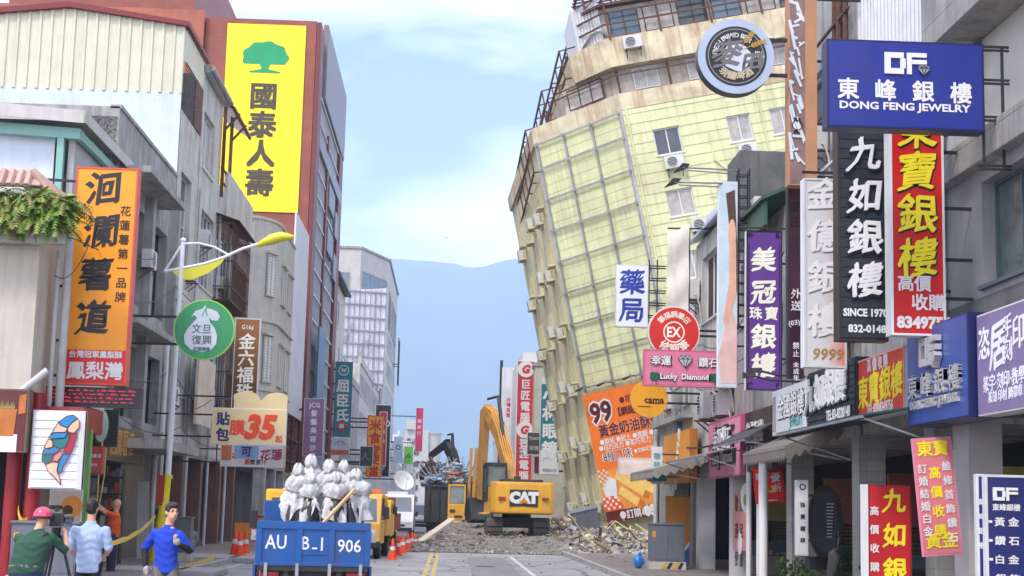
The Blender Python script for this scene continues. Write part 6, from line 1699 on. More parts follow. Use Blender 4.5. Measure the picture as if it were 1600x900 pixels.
# mid distance
fr = px_frame(474, 506, 622, 713, 86.0)
sign('beauty_sign', 'dusty purple vertical beauty sign at the foot of the red tower', fr, .3, sm(150, 112, 150), ALU, [(PWH, 'JCG', .5, .12, .22, {}), (PWH, '髮藝美容沙龍', .5, .26, .30, dict(step=.42))], bracket=arms(fr[1], fr[2], .3, .9, side=-1, r=.12))
fr = px_frame(522, 549, 565, 682, 112.0)
TEAL = sm(14, 134, 156)
def ex(T, Fm, w, h):
    b = MB(Fm); b.arc(0, h * .385, w * .26, w * .31, .02, .05, n=28); b.build('emblem_ring', WHT, T)
    b = MB(Fm); cx, cy, s = 0, -h * .36, w * .34
    b.box(-s / 3, s / 3, cy - s, cy + s, .03, .06); b.box(-s, s, cy - s / 3, cy + s / 3, .061, .08); b.build('red_cross', sm(214, 60, 60), T)
sign('pharmacy_sign', 'teal drugstore sign with white letters and a red cross in the left row', fr, .4, TEAL, BLACK, [(WHT, 'W', .5, .115, .2, dict(bold=.05)), (WHT, '屈臣氏', .5, .32, .72, dict(step=.86, bold=.03)), (WHT, '藥', .5, .86, .26, dict(bold=.03, z=.1))], extra=ex, bracket=arms(fr[1], fr[2], .4, .8, side=-1, fr=(.9, .7, .5, .3, .1), r=.12))
fr = px_frame(517, 546, 684, 711, 111.0)
def ex(T, Fm, w, h):
    b = MB(Fm); b.box(-w / 2 + .03, w / 2 - .03, -h / 2 + .03, -h * .2, .01, .03); b.build('orange_strip', sm(226, 110, 70), T)
    b = MB(Fm); b.arc(0, -h * .05, w * .3, w * .34, .02, .04, a0=.3, a1=2.8, n=16); b.build('blue_arc', sm(90, 140, 210), T)
sign('travel_sign', 'small pale sign with an orange strip under the teal drugstore sign', fr, .3, sm(214, 224, 236), ALU, [], extra=ex, bracket=arms(fr[1], fr[2], .3, .8, side=-1, r=.1))
def far_sign(label, x0, x1, y0, y1, Y, col, items=(), d=.35, border=None, side=-1):
    fr = px_frame(x0, x1, y0, y1, Y)
    r_ = max(.4, abs(abs(fr[0][0][3]) - (9.2 if side < 0 else 7.7)) - fr[1] / 2)
    sign('distant_sign', label, fr, d, sm(*col), ALU, [(sm(*c_), s, fx, fy, fs, o) for c_, s, fx, fy, fs, o in items], border, .08, bracket=arms(fr[1], fr[2], d, r_, side=side, r=.12))
far_sign('yellow sign with big red letters far down the left row', 573, 598, 649, 745, 128, (244, 170, 30), [((206, 40, 30), '米食堂', .5, .16, .7, dict(step=.8, bold=.03)), ((206, 40, 30), '便當', .5, .72, .6, dict(step=.7, bold=.03))], border=sm(220, 60, 40))
far_sign('thin red sign tucked behind the yellow letter sign', 592, 604, 643, 728, 133, (190, 40, 36), [((236, 220, 200), '大飯店', .5, .2, .6, dict(step=1.2))])
far_sign('tall black sign behind the red and yellow signs', 585, 610, 632, 745, 140, (28, 28, 40), [((220, 220, 225), '○', .75, .26, .5, {}), ((90, 130, 200), '●', .5, .86, .6, {})])
far_sign('square dark grey sign low before the yellow sign', 562, 583, 697, 729, 122, (62, 66, 74), [((130, 130, 136), '人', .4, .5, .6, {})])
far_sign('crimson flag sign standing above the far street', 649, 661, 637, 706, 210, (214, 44, 92), [((240, 220, 226), '鐘錶行', .5, .3, .5, dict(step=.8))])
far_sign('pale blue sign with a ring far on the left', 615, 630, 682, 724, 170, (176, 204, 224), [((60, 100, 130), '○', .5, .4, .6, dict(bold=.06))])
far_sign('lime green sign far on the left under a lamp', 631, 646, 697, 726, 190, (120, 196, 70), [((60, 140, 60), '▲', .5, .5, .6, {})])
far_sign('small blue and green shop sign at the far kerb', 616, 645, 738, 752, 160, (120, 160, 190), [((60, 140, 80), '■', .75, .5, .3, {})])
# right, beyond the leaning building
fr = px_frame(806, 834, 563, 757, 106.0)
def ex(T, Fm, w, h):
    for cy in (.43, -.06):
        b = MB(Fm); b.arc(0, cy * h, 0, w * .46, .03, .06, n=28); b.build('white_disc', WHT, T)
        b = MB(Fm); txt(b, 'G', 0, cy * h, w * .42, z=.07, bold=.06, shear=.2); b.build('lettering', RED, T, nrm=False)
sign('computer_school_sign', 'tall red computer school sign with two white discs beyond the excavator', fr, .4, sm(208, 44, 52), WHITE, [(WHT, '巨匠電腦·美語', .5, .19, .52, dict(step=.62, bold=.02)), (WHT, '巨匠電腦', .5, .66, .52, dict(step=.62, bold=.02))], WHT, .06, extra=ex, bracket=arms(fr[1], fr[2], .4, .9, r=.12))
fr = px_frame(844, 875, 588, 742, 97.0)
def ex(T, Fm, w, h):
    b = MB(Fm); b.box(-w / 2 + .04, w / 2 - .04, -h / 2 + .04, -h * .25, .012, .03); b.box(-w / 2 + .04, w / 2 - .04, h * .42, h / 2 - .04, .012, .03); b.build('white_ends', sm(226, 228, 230), T)
    b = MB(Fm); b.arc(-w * .1, -h * .38, w * .25, w * .27, .035, .05, a0=.4, a1=2.6, n=14); b.build('grey_line_emblem', GRY, T)
sign('optician_sign', 'teal optician sign with white letters beside the leaning building', fr, .4, sm(20, 128, 140), ALU, [(WHT, '小林眼鏡', .5, .19, .74, dict(step=.9, bold=.03)), (GRY, '眼鏡公司', .5, .95, .16, dict(z=.05))], extra=ex, bracket=arms(fr[1], fr[2], .4, .8, r=.12))
far_sign('dark brown square sign between red and teal signs', 823, 846, 675, 711, 99, (74, 62, 66), [((225, 220, 220), 'TSAO', .5, .28, .2, {}), ((200, 190, 190), '草悟', .5, .7, .3, {})], side=1)
far_sign('red sign below the teal optician sign', 834, 862, 713, 741, 100, (186, 36, 48), [((226, 200, 200), '藥', .6, .6, .3, {})], side=1)
fr = px_frame(783, 810, 574, 700, 128.0)
sign('white_hoarding', 'large white hoarding with red upright letters past the excavator', fr, .4, sm(232, 234, 238), ALU, [(RED, '台灣直營', .42, .40, .24, dict(step=.30, bold=.02)), (RED, '大牌', .72, .42, .2, dict(step=.4, bold=.02))], bracket=[((-fr[1] / 2 - .05, -fr[2] / 2 - 4, -.2), (-fr[1] / 2 - .05, fr[2] / 2 + .6, -.2), .25), ((fr[1] / 2 + .1, -fr[2] / 2 - 4, -.2), (fr[1] / 2 + .1, fr[2] / 2, -.2), .25)])
T = thing('white_roof_house', 'narrow white house with a jagged top behind the red school sign', 'building', (7, 112, 0))
c0, c1 = aY(808, 560, 112), aY(838, 640, 112)
b = MB(); b.box(c0.x, c1.x + 1.4, 112, 120, .1, c0.z - .3); b.box(c0.x + .4, c1.x + .2, 112.2, 120, c0.z - .3, c0.z + .5); b.build('wall', WHITE, T)
Fm = FR((0, 112, 0), FACE_CAM)
for k in range(3): window(T, Fm, c1.x - .2, c1.x + .6, 4.5 + k * 2.8, 6.3 + k * 2.8, depth=-.05)
T = thing('cream_side_house', 'plain cream house end behind the teal optician sign', 'building', (7, 104, 0))
c0, c1 = aY(836, 572, 104), aY(872, 640, 104)
b = MB(); b.box(c0.x, c1.x + 3, 104, 110, .1, c0.z); b.build('wall', mat('warm_cream_wall', (.52, .50, .42), .8, var=.08, dirt=.25, streak=.3, streakcol=(.3, .28, .22)), T)
b = MB(); b.box(c0.x - .1, c1.x + 3.1, 103.9, 110, c0.z + .003, c0.z + .25); b.build('coping', CONC, T)
# air conditioners on the row houses
def acL(label, px, py, w=.85, X=XL): air_con(label, FR(aX(px, py, X), FACE_L), w)
acL('white air conditioner by the rusty upper window cage on the left', 312, 384, .8)
acL('white air conditioner left of the lamp post top', 265, 468, .75)
acL('white air conditioner low behind the lamp post', 258, 632, .85)
acL('white air conditioner under the lower rusty cage', 318, 632, .8)
def acR(label, px, py, w=.85, X=XR): air_con(label, FR(aX(px, py, X), FACE_R), w)
acR('large white air conditioner above the pink board', 1120, 655, 1.15); acR('white air conditioner left of the purple sign foot', 1142, 612, 1.0); acR('cream air conditioner right above the pink board', 1142, 650, 1.0)
# ================================================================== MACHINES AND VEHICLES
CATY = mat('machine_yellow', C(224, 168, 52), .45, var=.1, dirt=.35, dirtcol=C(150, 120, 80), streak=.25, streakcol=C(140, 110, 70))
CATD = mat('machine_black', (.02, .02, .022), .55, var=.3, dirt=.4, dirtcol=(.09, .085, .075))
TRACK = mat('dusty_track', (.10, .095, .088), .75, .2, var=.35, scale=8, dirt=.5, dirtcol=(.2, .185, .165))
CABG = mat('cab_glass', (.13, .165, .165), .08, var=.4, spec=.9)
def excavator(label, M, slew, boom, stick, tool, cat_text=True, bodym=CATY, armm=None, name='excavator'):
    armm = armm or bodym
    T = thing(name, label, 'excavator')
    for sx in (-1, 1):         # tracks
        b = MB(); x0, x1 = sx * 1.10 - .39, sx * 1.10 + .39
        prof = []
        for k in range(12): a = math.pi / 2 + math.pi * k / 11; prof.append((-1.75 + .42 * math.cos(a), .45 + .43 * math.sin(a)))
        for k in range(12): a = -math.pi / 2 + math.pi * k / 11; prof.append((1.75 + .42 * math.cos(a), .45 + .43 * math.sin(a)))
        b.slab([(x0 + .03, y, z) for y, z in prof], (.72, 0, 0))
        L = len(prof)
        per = []
        for (p, q) in zip(prof, prof[1:] + prof[:1]):
            l = math.hypot(q[0] - p[0], q[1] - p[1]); n = max(1, int(l / .17))
            for k in range(n): per.append((p[0] + (q[0] - p[0]) * k / n, p[1] + (q[1] - p[1]) * k / n, q[0] - p[0], q[1] - p[1]))
        for (y, z, dy, dz) in per:
            l = math.hypot(dy, dz); ny, nz_ = dz / l, -dy / l
            b.bar((x0, y - ny * .03, z - nz_ * .03), (x1, y - ny * .03, z - nz_ * .03), .13, .06, up=(0, ny, nz_))
        b.build('track', TRACK, T)
    b = MB(); b.box(-.75, .75, -1.2, 1.2, .45, .85); b.tube([(0, 0, .8), (0, 0, 1.02)], .7, 20); b.build('undercarriage', CATD, T)
    S = Matrix.Rotation(slew, 4, 'Z')
    b = MB(S)                   # counterweight with a rounded back
    prof = [(-1.5, -1.85), (-1.49, -2.35), (-1.3, -2.68), (-.9, -2.82), (0, -2.87), (.9, -2.82), (1.3, -2.68), (1.49, -2.35), (1.5, -1.85)]
    b.slab([(x, y, 1.06) for x, y in prof], (0, 0, 1.28)); b.build('counterweight', bodym, T, bevel=.1)
    b = MB(S); b.box(-1.47, 1.47, -1.84, 1.3, 1.02, 1.55); b.box(-1.45, -.62, -1.84, -.35, 1.56, 2.15); b.box(.55, 1.45, -1.84, 1.2, 1.56, 2.1); b.box(-.6, .53, -1.84, -.2, 1.56, 2.15); b.build('engine_house', bodym, T, bevel=.05)
    b = MB(S); b.box(-.95, .95, -2.45, -1.0, 2.30, 2.46); b.box(-.3, .0, -1.5, -1.2, 2.3, 2.6); b.build('engine_hood', CATD, T, bevel=.05)
    b = MB(S); b.slab([(-1.75, -1.8, .98), (-1.75, 1.2, .98), (-1.45, 1.2, 1.02), (-1.45, -1.8, 1.02)], (0, 0, .05)); b.build('step_plate', bodym, T)
    b = MB(S); x0, x1, y0, y1 = -1.5, -.56, -.2, 1.5
    for (x, y) in ((x0, y0), (x1, y0), (x0, y1), (x1, y1)): b.bar((x, y, 1.5), (x, y, 3.05), .09)
    b.box(x0 - .03, x1 + .03, y0 - .05, y1 + .05, 3.05, 3.18); b.box(x0, x1, y0, y1, 1.5, 1.95); b.box(x0, x1, y0 - .01, y0 + .04, 1.95, 2.2); c = b.build('cab', CATD, T, bevel=.02)
    b = MB(S); b.box(x0 + .03, x1 - .03, y0 + .02, y1 - .02, 2.0, 3.05); b.build('cab_glass', CABG, c)
    A = S @ Matrix.Translation((.05, 0, 0)) @ Matrix.Rotation(R_(17 if cat_text else 0), 4, 'Z')
    def arm(nm, poly, w, m):
        b = MB(A); b.slab([(-w / 2, y, z) for y, z in poly], (w, 0, 0)); return b.build(nm, m, T, bevel=.03)
    arm('boom', boom, .46, armm)
    arm('stick', stick, .34, armm)
    b = MB(A)
    mid = boom[len(boom) // 4]; cy = (boom[0][0] + boom[-1][0]) / 2
    for x in (-.42, .42): b.tube([(x, .95, 1.35), (x, mid[0] * .55 + .9, mid[1] * .62)], .09, 8); b.tube([(x, mid[0] * .55 + .9, mid[1] * .62), (x, mid[0], mid[1] - .45)], .06, 8)
    top = max(boom, key=lambda p: p[1])
    b.tube([(0, mid[0], mid[1] + .25), (0, (mid[0] + stick[0][0]) / 2, top[1] + .35)], .1, 8); b.tube([(0, (mid[0] + stick[0][0]) / 2, top[1] + .35), (0, stick[0][0] + .1, stick[0][1] + .25)], .06, 8)
    b.build('hydraulic_cylinder', CATD, T)
    if tool == 'bucket':
        b = MB(A); e = stick[2]
        P = [(e[0], e[1]), (e[0] + .5, e[1] - .2), (e[0] + .6, e[1] - .8), (e[0] + .1, e[1] - 1.15), (e[0] - .5, e[1] - 1.0), (e[0] - .2, e[1] - .5)]
        b.slab([(-.55, y, z) for y, z in P], (1.1, 0, 0))
        for k in range(5): b.bar((-.45 + k * .22, e[0] - .45, e[1] - 1.0), (-.45 + k * .22, e[0] - .75, e[1] - .95), .09)
        b.build('bucket', CATD, T, bevel=.02)
    else:
        b = MB(A); e = stick[2]; c0 = Vector((0, e[0], e[1] - .5))
        b.tube([(0, e[0], e[1]), c0], .1, 8); b.ball(c0, (.38, .38, .34), 12, 8)
        for k in range(5):
            a = k * 2 * math.pi / 5; d = Vector((math.cos(a), math.sin(a), 0))
            b.tube([c0 + d * .25, c0 + d * .65 + Vector((0, 0, -.45)), c0 + d * .55 + Vector((0, 0, -1.0)), c0 + d * .12 + Vector((0, 0, -1.4))], [.1, .13, .11, .05], 6)
        b.build('grapple', CATD, T)
    if cat_text:
        Fm = S @ FR((0, -2.87, 1.68), (1, 0, 0))
        b = MB(Fm); b.box(-.66, .66, -.34, .34, -.06, .012); p = b.build('badge_panel', CATD, T)
        b = MB(Fm); txt(b, 'CAT', 0, .02, .40, z=.02, bold=.09, wx=1.15, t=.02); b.build('lettering', WHT, p, nrm=False)
        b = MB(Fm); b.slab([(-.22, -.2, .045), (.22, -.2, .045), (0, .02, .045)], (0, 0, .008)); b.build('triangle_emblem', sm(226, 130, 30), p)
        for x in (-1.02, 1.02):
            b = MB(Fm); b.box(x - .16, x + .16, -.06, .04, -.12, .03); b.build('tail_light', sm(170, 60, 50), T)
        b = MB(A)                  # hoses up the boom
        for k in range(5):
            x = -.2 + k * .1
            b.tube([(x, .6, 1.9), (x, 1.2, 3.3 + .05 * k), (x * 1.1, 2.2, 4.7 + .03 * k), (x, 3.2, 5.55), (x, 4.1, 5.85)], .035, 6)
        b.build('hose', mat('hose_ochre', C(206, 150, 60), .5, var=.15), T)
    place(T, M)
    return T
excavator('large yellow excavator on the rubble seen from behind with white letters on its counterweight', Matrix.Translation((3.05, 69.0, .48)) @ Matrix.Diagonal((.92, .95, 1.04, 1)), R_(4),
    [(.5, 1.3), (.9, 1.25), (1.45, 2.75), (2.5, 4.2), (4.2, 5.4), (4.5, 5.65), (4.1, 5.85), (2.6, 4.95), (1.2, 3.4), (.4, 1.9)], [(4.05, 5.9), (4.75, 5.65), (5.0, 1.7), (4.6, 1.6)], 'bucket', True, CATY, mat('worn_boom_ochre', C(178, 132, 62), .55, var=.2, scale=2, dirt=.45, dirtcol=C(80, 62, 44), streak=.4, streakcol=C(70, 56, 42)))
excavator('dark arched excavator lifting a grapple of bent scrap over the street', Matrix.Translation((1.0, 92, .5)), R_(26),
    [(.5, 1.3), (1.0, 1.2), (1.6, 3.0), (2.2, 4.2), (3.0, 4.9), (2.8, 5.35), (1.8, 4.7), (1.0, 3.4), (.4, 1.9)], [(2.6, 5.4), (3.0, 4.9), (5.0, 4.3), (5.0, 4.6)], 'grapple', False, mat('worn_machine_ochre', C(150, 118, 60), .6, var=.2, dirt=.4), CATD)
T = thing('mini_excavator', 'small yellow digger with a dark glazed cab before the black skip', 'excavator', (.45, 83, .3))
c0 = aY(699, 812, 83); c1 = aY(728, 757, 83); x0, x1, zt_ = c0.x, c1.x, c1.z
b = MB(); b.box(x0, x1, 83, 84.6, c0.z, c0.z + .85); b.box(x0 + .15, x1 - .15, 83, 84.4, .5, c0.z - .02); b.build('body', CATY, T, bevel=.06)
b = MB(); b.box(x0 + .05, x1 - .05, 83.1, 84.3, c0.z + .87, zt_ - .1); c = b.build('cab_glass', CABG, T)
b = MB(); b.box(x0, x1, 83.02, 84.4, zt_ - .1, zt_)
for x in (x0 + .04, x1 - .04): b.bar((x, 83.06, c0.z + .85), (x, 83.06, zt_ - .1), .09)
b.build('cab', CATY, T, bevel=.02)
b = MB(); b.box(x0 + .12, x0 + .4, 82.96, 82.998, c0.z + .4, c0.z + .55); b.box(x0 + .35, x1 - .15, 82.97, 82.998, c0.z + .12, c0.z + .24); b.build('vent', CATD, T)
b = MB()
for dx, w_ in ((.15, .16), (.42, .2)): b.bar((x1 + dx, 84, 1.6), (x1 + dx + .12, 84.2, 5.0), w_)
b.bar((x1 + .05, 84, 1.7), (x1 + .6, 84.2, 2.2), .3); b.build('boom', mat('worn_boom_ochre', (0, 0, 0)), T, bevel=.02)
for s_ in (0, 1):
    b = MB(); b.box(x0 + s_ * (x1 - x0 - .3), x0 + .3 + s_ * (x1 - x0 - .3), 82.8, 84.8, .35, .9); b.build('track', TRACK, T, bevel=.1)
# scrap in the grapple, and the skip
b = MB(); random.seed(12); g0 = aY(702, 735, 93)
for k in range(40):
    p = g0 + Vector((random.uniform(-1.7, 1.0), random.uniform(-.6, .6), random.uniform(-.7, .5)))
    pts = [p]
    for q in range(3): pts.append(pts[-1] + Vector((random.uniform(-.6, .5), random.uniform(-.3, .3), random.uniform(-.45, .4))))
    b.k = k % 4
    if k % 3: b.tube(pts, .025 + .02 * random.random(), 5)
    else: b.slab([p, p + Vector((.5, .1, .1)), p + Vector((.4, .3, -.4)), p + Vector((-.2, .1, -.3))], (0, .03, .02))
o = b.build('scrap_metal', [RUST, STEEL, CATD, sm(170, 196, 214)], None); tag(o, 'tangle of bent scrap metal held by the grapple', 'scrap')
T = thing('rubble_skip', 'dark steel skip container at the left end of the rubble', 'skip', (0, 88, 0))
c0, c1 = aY(664, 758, 88), aY(738, 808, 88)
SK = mat('dark_skip_steel', (.035, .037, .04), .6, .2, var=.3, dirt=.4, dirtcol=(.10, .09, .085), streak=.5, streakcol=(.12, .10, .09))
b = MB(); x0, x1 = c0.x, c1.x + 1.2
b.box(x0, x1, 88, 88.08, .9, c0.z); b.box(x0, x0 + .08, 88.08, 93, .9, c0.z); b.box(x1 - .08, x1, 88.08, 93, .9, c0.z); b.box(x0, x1, 92.92, 93, .9, c0.z); b.box(x0 + .08, x1 - .08, 88.08, 92.9, .9, 1.0)
for k in range(6): b.box(x0 + .2 + k * .55, x0 + .3 + k * .55, 87.9, 87.998, .9, c0.z - .1)
b.box(x0 - .06, x1 + .06, 87.88, 87.998, c0.z - .09, c0.z + .05); b.build('container', SK, T)
b = MB()
for y in (88.8, 91.8):
    for x in (x0 + .3, x1 - .3): b.tube([(x - .15, y, .45), (x + .15, y, .45)], .45, 16)
b.build('wheel', RUBBER, T)
b = MB(); b.box(x0 + .3, x1 - .3, 88.3, 92.5, .55, .898); b.build('chassis', CATD, T)

b = MB(); random.seed(77)
for k in range(260):
    x = random.uniform(-1.3, 1.6); y = random.uniform(88.3, 92.5); h_ = 3.1 + 1.2 * math.exp(-((x - .3) / 1.1) ** 2) * random.random()
    q = random.uniform(.08, .35); b.k = random.choice([0, 0, 1, 2, 2, 3, 4])
    b.bx((x, y, h_), (q * 2, q, q * .5), Matrix.Rotation(random.uniform(0, 3), 3, 'Z') @ Matrix.Rotation(random.uniform(-1, 1), 3, 'X'))
for k in range(60):
    p = Vector((random.uniform(-1.2, 1.5), random.uniform(88.2, 92), 3.2)); b.k = random.choice([1, 5]); b.bar(p, p + Vector((random.uniform(-1, 1), 0, random.uniform(.2, 1.6))), .05)
o = b.build('debris', [mat('pale_debris', (.42, .41, .39), .9, var=.2), STEEL, sm(150, 186, 216), CREAM, sm(170, 90, 80), RUST], None); o['kind'] = 'stuff'
# ---- rubble
random.seed(21)
DUST = [mat('rubble_grey', (.23, .215, .19), .95, var=.25, scale=3, bump=.4, bscale=15), mat('rubble_brown', (.185, .165, .142), .95, var=.3, scale=3, bump=.4), mat('rubble_pale', (.38, .365, .33), .9, var=.2, scale=3, bump=.3),
        mat('rubble_yellow', C(214, 205, 150), .85, var=.15), mat('rubble_wood', (.25, .17, .10), .8, var=.3), mat('rubble_dark', (.06, .058, .055), .9, var=.3)]
def mound(x, y):
    e = min(1, max(0, (x + 2.1) / 2.2)) * min(1, max(0, (y - 61.2) / 3.5)) * min(1, max(0, (86 - y) / 4)) * min(1, max(0, (11.5 - x) / 2.5))
    h = .36 + .32 * fbm(x * .5, y * .5, 4) + (.35 if x > 5 else .25) * max(0, fbm(x * .3, y * .3, 8) - .3) + .45 * math.exp(-((x - 6.0) / 1.3) ** 2 - ((y - 72) / 4.5) ** 2)
    h += .35 * min(1, max(0, (y - 70) / 5))
    return e * h + .02 + (fbm(x * 2.2, y * 2.2, 2, 3) - .5) * .22 * e
b = MB(); nx, ny = 110, 110
i0 = b.vs([(-2.3 + 13.8 * i / nx, 61 + 26 * j / ny, mound(-2.3 + 13.8 * i / nx, 61 + 26 * j / ny)) for j in range(ny + 1) for i in range(nx + 1)])
b.k = 1
b.fs([(j * (nx + 1) + i, j * (nx + 1) + i + 1, (j + 1) * (nx + 1) + i + 1, (j + 1) * (nx + 1) + i) for j in range(ny) for i in range(nx)], i0)
for k in range(3800):
    x = random.uniform(-2.6, 10.5); y = 61 + 18 * random.random() ** 1.6
    if random.random() < .25: x = random.gauss(6.9, 1.5); y = random.uniform(62, 76)
    s = (random.choice([.03, .03, .04, .05, .06, .08, .12]) if x < 4.8 else random.choice([.05, .06, .08, .1, .1, .14, .2])) * random.uniform(.6, 1.5)
    rot = Matrix.Rotation(random.uniform(0, 6.28), 3, 'Z') @ Matrix.Rotation(random.uniform(-.7, .7), 3, 'X') @ Matrix.Rotation(random.uniform(-.7, .7), 3, 'Y')
    b.k = random.choice([0, 0, 0, 1, 1, 2, 2, 2, 3, 4, 5]) if x > 4.5 else random.choice([0, 0, 1, 1, 1, 1, 2, 5])
    sz = (s * random.uniform(.7, 2.0), s * random.uniform(.6, 1.4), s * random.uniform(.3, .8))
    if b.k == 4: sz = (s * 6, s * .4, s * .25)
    b.bx((x, y, mound(x, y) + s * .1), sz, rot)
for k in range(45):
    x = random.gauss(7.0, 1.3); y = random.uniform(63, 74); b.k = random.choice([4, 4, 2, 5, 3])
    p = Vector((x, y, mound(x, y) + .05)); d = Vector((random.uniform(-1, 1), random.uniform(-.4, .4), random.uniform(0, .9))) * random.uniform(.4, 1.0)
    b.bar(p, p + d, .05, .04)
o = b.build('rubble', DUST, None); o['kind'] = 'stuff'
p0, p1 = aY(656, 846, 64), aY(706, 811, 66)
b = MB(); b.bar(p0, p1, .32, .06); o = b.build('timber_board', mat('pale_timber', C(206, 196, 170), .8, var=.12, dirt=.3), None); tag(o, 'long pale board lying aslant on the left of the rubble', 'board')
def cabinet(label, c, w, d, h, M=None, stripes=False, base=True):
    T = thing('utility_cabinet', label, 'utility cabinet', (0, 0, 0), 'grey roadside utility cabinets')
    CM = mat('cabinet_grey', C(104, 112, 122), .5, .1, var=.08, dirt=.25, streak=.25)
    b = MB(); b.box(-w / 2, w / 2, -d / 2, d / 2, .22, h); b.box(-w / 2 - .03, w / 2 + .03, -d / 2 - .03, d / 2 + .03, h + .001, h + .05); b.build('casing', CM, T, bevel=.012)
    b = MB(); b.box(-w / 2 + .04, -.01, -d / 2 - .015, -d / 2 - .001, .28, h - .06); b.box(.01, w / 2 - .04, -d / 2 - .015, -d / 2 - .001, .28, h - .06); o = b.build('door', CM, T)
    b = MB(); b.box(-.05, -.03, -d / 2 - .04, -d / 2 - .016, h * .5, h * .62); b.build('handle', STEEL, o)
    b = MB(); b.box(-w / 2 + .05, -w / 2 + .15, -d / 2 - .02, -d / 2 - .016, h * .72, h * .86); b.build('warning_label', sm(236, 160, 40), T)
    b = MB(); b.box(-w / 2 - .04, w / 2 + .04, -d / 2 - .04, d / 2 + .04, 0, .218); b.build('plinth', CONCL, T)
    if stripes:
        b = MB()
        for k in range(4):
            x = -.2 + k * .16
            b.k = k % 2
            b.slab([(x, -d / 2 - .045, .02), (x + .1, -d / 2 - .045, .02), (x + .2, -d / 2 - .045, .2), (x + .1, -d / 2 - .045, .2)], (0, -.006, 0))
        b.build('hazard_stripe', [sm(240, 180, 30), BLACK], T)
    place(T, M if M is not None else Matrix.Translation(c))
cabinet('grey twin door utility cabinet with hazard stripes on the right pavement', (6.45, 45.6, .12), 1.0, .6, 1.28, None, True)
cabinet('grey utility cabinet knocked aslant in the rubble by the leaning building', None, 1.2, .6, 1.1, Matrix.Translation((6.3, 69.2, .75)) @ Matrix.Rotation(R_(-14), 4, 'Y') @ Matrix.Rotation(R_(12), 4, 'X'))
cabinet('long grey utility cabinet behind the cameraman', (-7.35, 29.0, .12), 1.2, .5, 1.15)
cabinet('grey utility cabinet behind the runner near the lamp post', (-7.45, 43.4, .12), .78, .5, 1.15)

# ---- blue pick-up with wrapped bundles
TB_ = mat('truck_blue', C(12, 80, 152), .38, var=.12, dirt=.45, dirtcol=C(40, 70, 100), streak=.35, streakcol=C(60, 66, 80))
TY_ = mat('cab_yellow', C(236, 186, 44), .35, var=.05, dirt=.15)
TW = mat('truck_white_letter', C(222, 224, 226), .5, var=.08, dirt=.25)
def wheel(T, x, y, r=.32, w=.2):
    b = MB(); b.lathe([(r * .6, -w / 2), (r * .93, -w / 2), (r, -w * .3), (r, w * .3), (r * .93, w / 2), (r * .6, w / 2)], (0, 0, 0), 22, 'X'); b.M = Matrix.Identity(4)
    b.v = [(p[0] + x, p[1] + y, p[2] + r) for p in b.v]; o = b.build('wheel', RUBBER, T)
    b = MB(); s = 1 if x > 0 else -1
    b.tube([(x + s * (w / 2 - .06), y, r), (x + s * (w / 2 - .01), y, r)], r * .58, 14); b.tube([(x + s * (w / 2 - .0), y, r), (x + s * (w / 2 + .03), y, r)], r * .2, 10); b.build('rim', STEEL, o)
T = thing('pickup_truck', 'blue tipper bed of a small truck with white lettering on its tailgate', 'truck')
b = MB(); b.box(-.84, .84, .06, 3.0, .80, .86); b.box(-.88, -.83, .02, 3.02, .80, 1.30); b.box(.83, .88, .02, 3.02, .80, 1.30); b.box(-.84, .84, 2.96, 3.02, .86, 1.8); b.build('cargo_bed', TB_, T, bevel=.01)
b = MB(); b.box(-.87, .87, -.02, .02, .82, 1.47); b.box(-.88, .88, -.05, -.021, 1.36, 1.48); b.box(-.88, .88, -.045, -.021, .80, .86)
for x in (-.84, -.22, .22 + .06, .84): b.box(x - .045, x + .045, -.05, -.021, .861, 1.359)
b.box(-.18, .24, -.036, -.021, .97, 1.0); tg = b.build('tailgate', TB_, T, bevel=.008)
Fm = FR((0, -.022, 1.12), (1, 0, 0))
b = MB(Fm)
for s, x, sz, y in (('A', -.66, .21, .04), ('U', -.49, .21, .04), ('B', -.12, .20, .03), ('1', .13, .2, .02), ('906', .555, .19, .0)): txt(b, s, x, y, sz, bold=.012, z=.002, t=.002, wx=.8 if s != '906' else .92)
b.box(-.02, .06, -.06, -.035, .03, .034); b.build('lettering', TW, tg, nrm=False)
for s_ in (-1, 1):
    b = MB(); b.box(s_ * .92 - .04, s_ * .92 + .04, -.03, .05, 1.18, 1.34); b.tube([(s_ * .92, -.05, 1.26), (s_ * .92, .08, 1.26)], .025, 8); b.build('latch', STEEL, T)
b = MB(); b.box(-.2, .2, -.06, -.04, .46, .6); b.build('number_plate', TW, T)
for x in (-.72, -.24, .26, .74):
    b = MB(); b.box(x - .025, x + .025, -.07, -.051, .62, .84); b.build('hinge', STEEL, T)
b = MB(); b.box(-.45, -.37, -.0, 4.4, .55, .78); b.box(.37, .45, 0, 4.4, .55, .78); b.box(-.8, .8, .1, .2, .62, .78); b.box(-.85, .85, -.03, .03, .72, .795)
b.box(-.6, .6, 1.0, 1.4, .4, .7); b.build('chassis', CATD, T)
for x in (-.55, .28):
    b = MB(); b.box(x, x + .27, .02, .06, .42, .66); b.build('mud_flap', RUBBER, T)
for x in (-.80, .52):
    b = MB(); b.box(x, x + .28, -.04, 0, .56, .70); b.build('tail_light', sm(140, 30, 26, .2), T)
b = MB(); b.box(-.92, -.88, .1, 2.9, .45, .8); b.box(.88, .92, .1, 2.9, .45, .8); b.build('side_skirt', TB_, T)
for x in (-.66, .66):
    for y in (.95, 3.75): wheel(T, x, y, .33, .22 if y > 3 else .3)
b = MB(); P = [(3.12, .55), (4.75, .55), (4.78, 1.1), (4.45, 1.95), (4.3, 2.0), (3.12, 2.0)]
b.slab([(-.83, y, z) for y, z in P], (1.66, 0, 0)); cab_ = b.build('cab', TY_, T, bevel=.05)
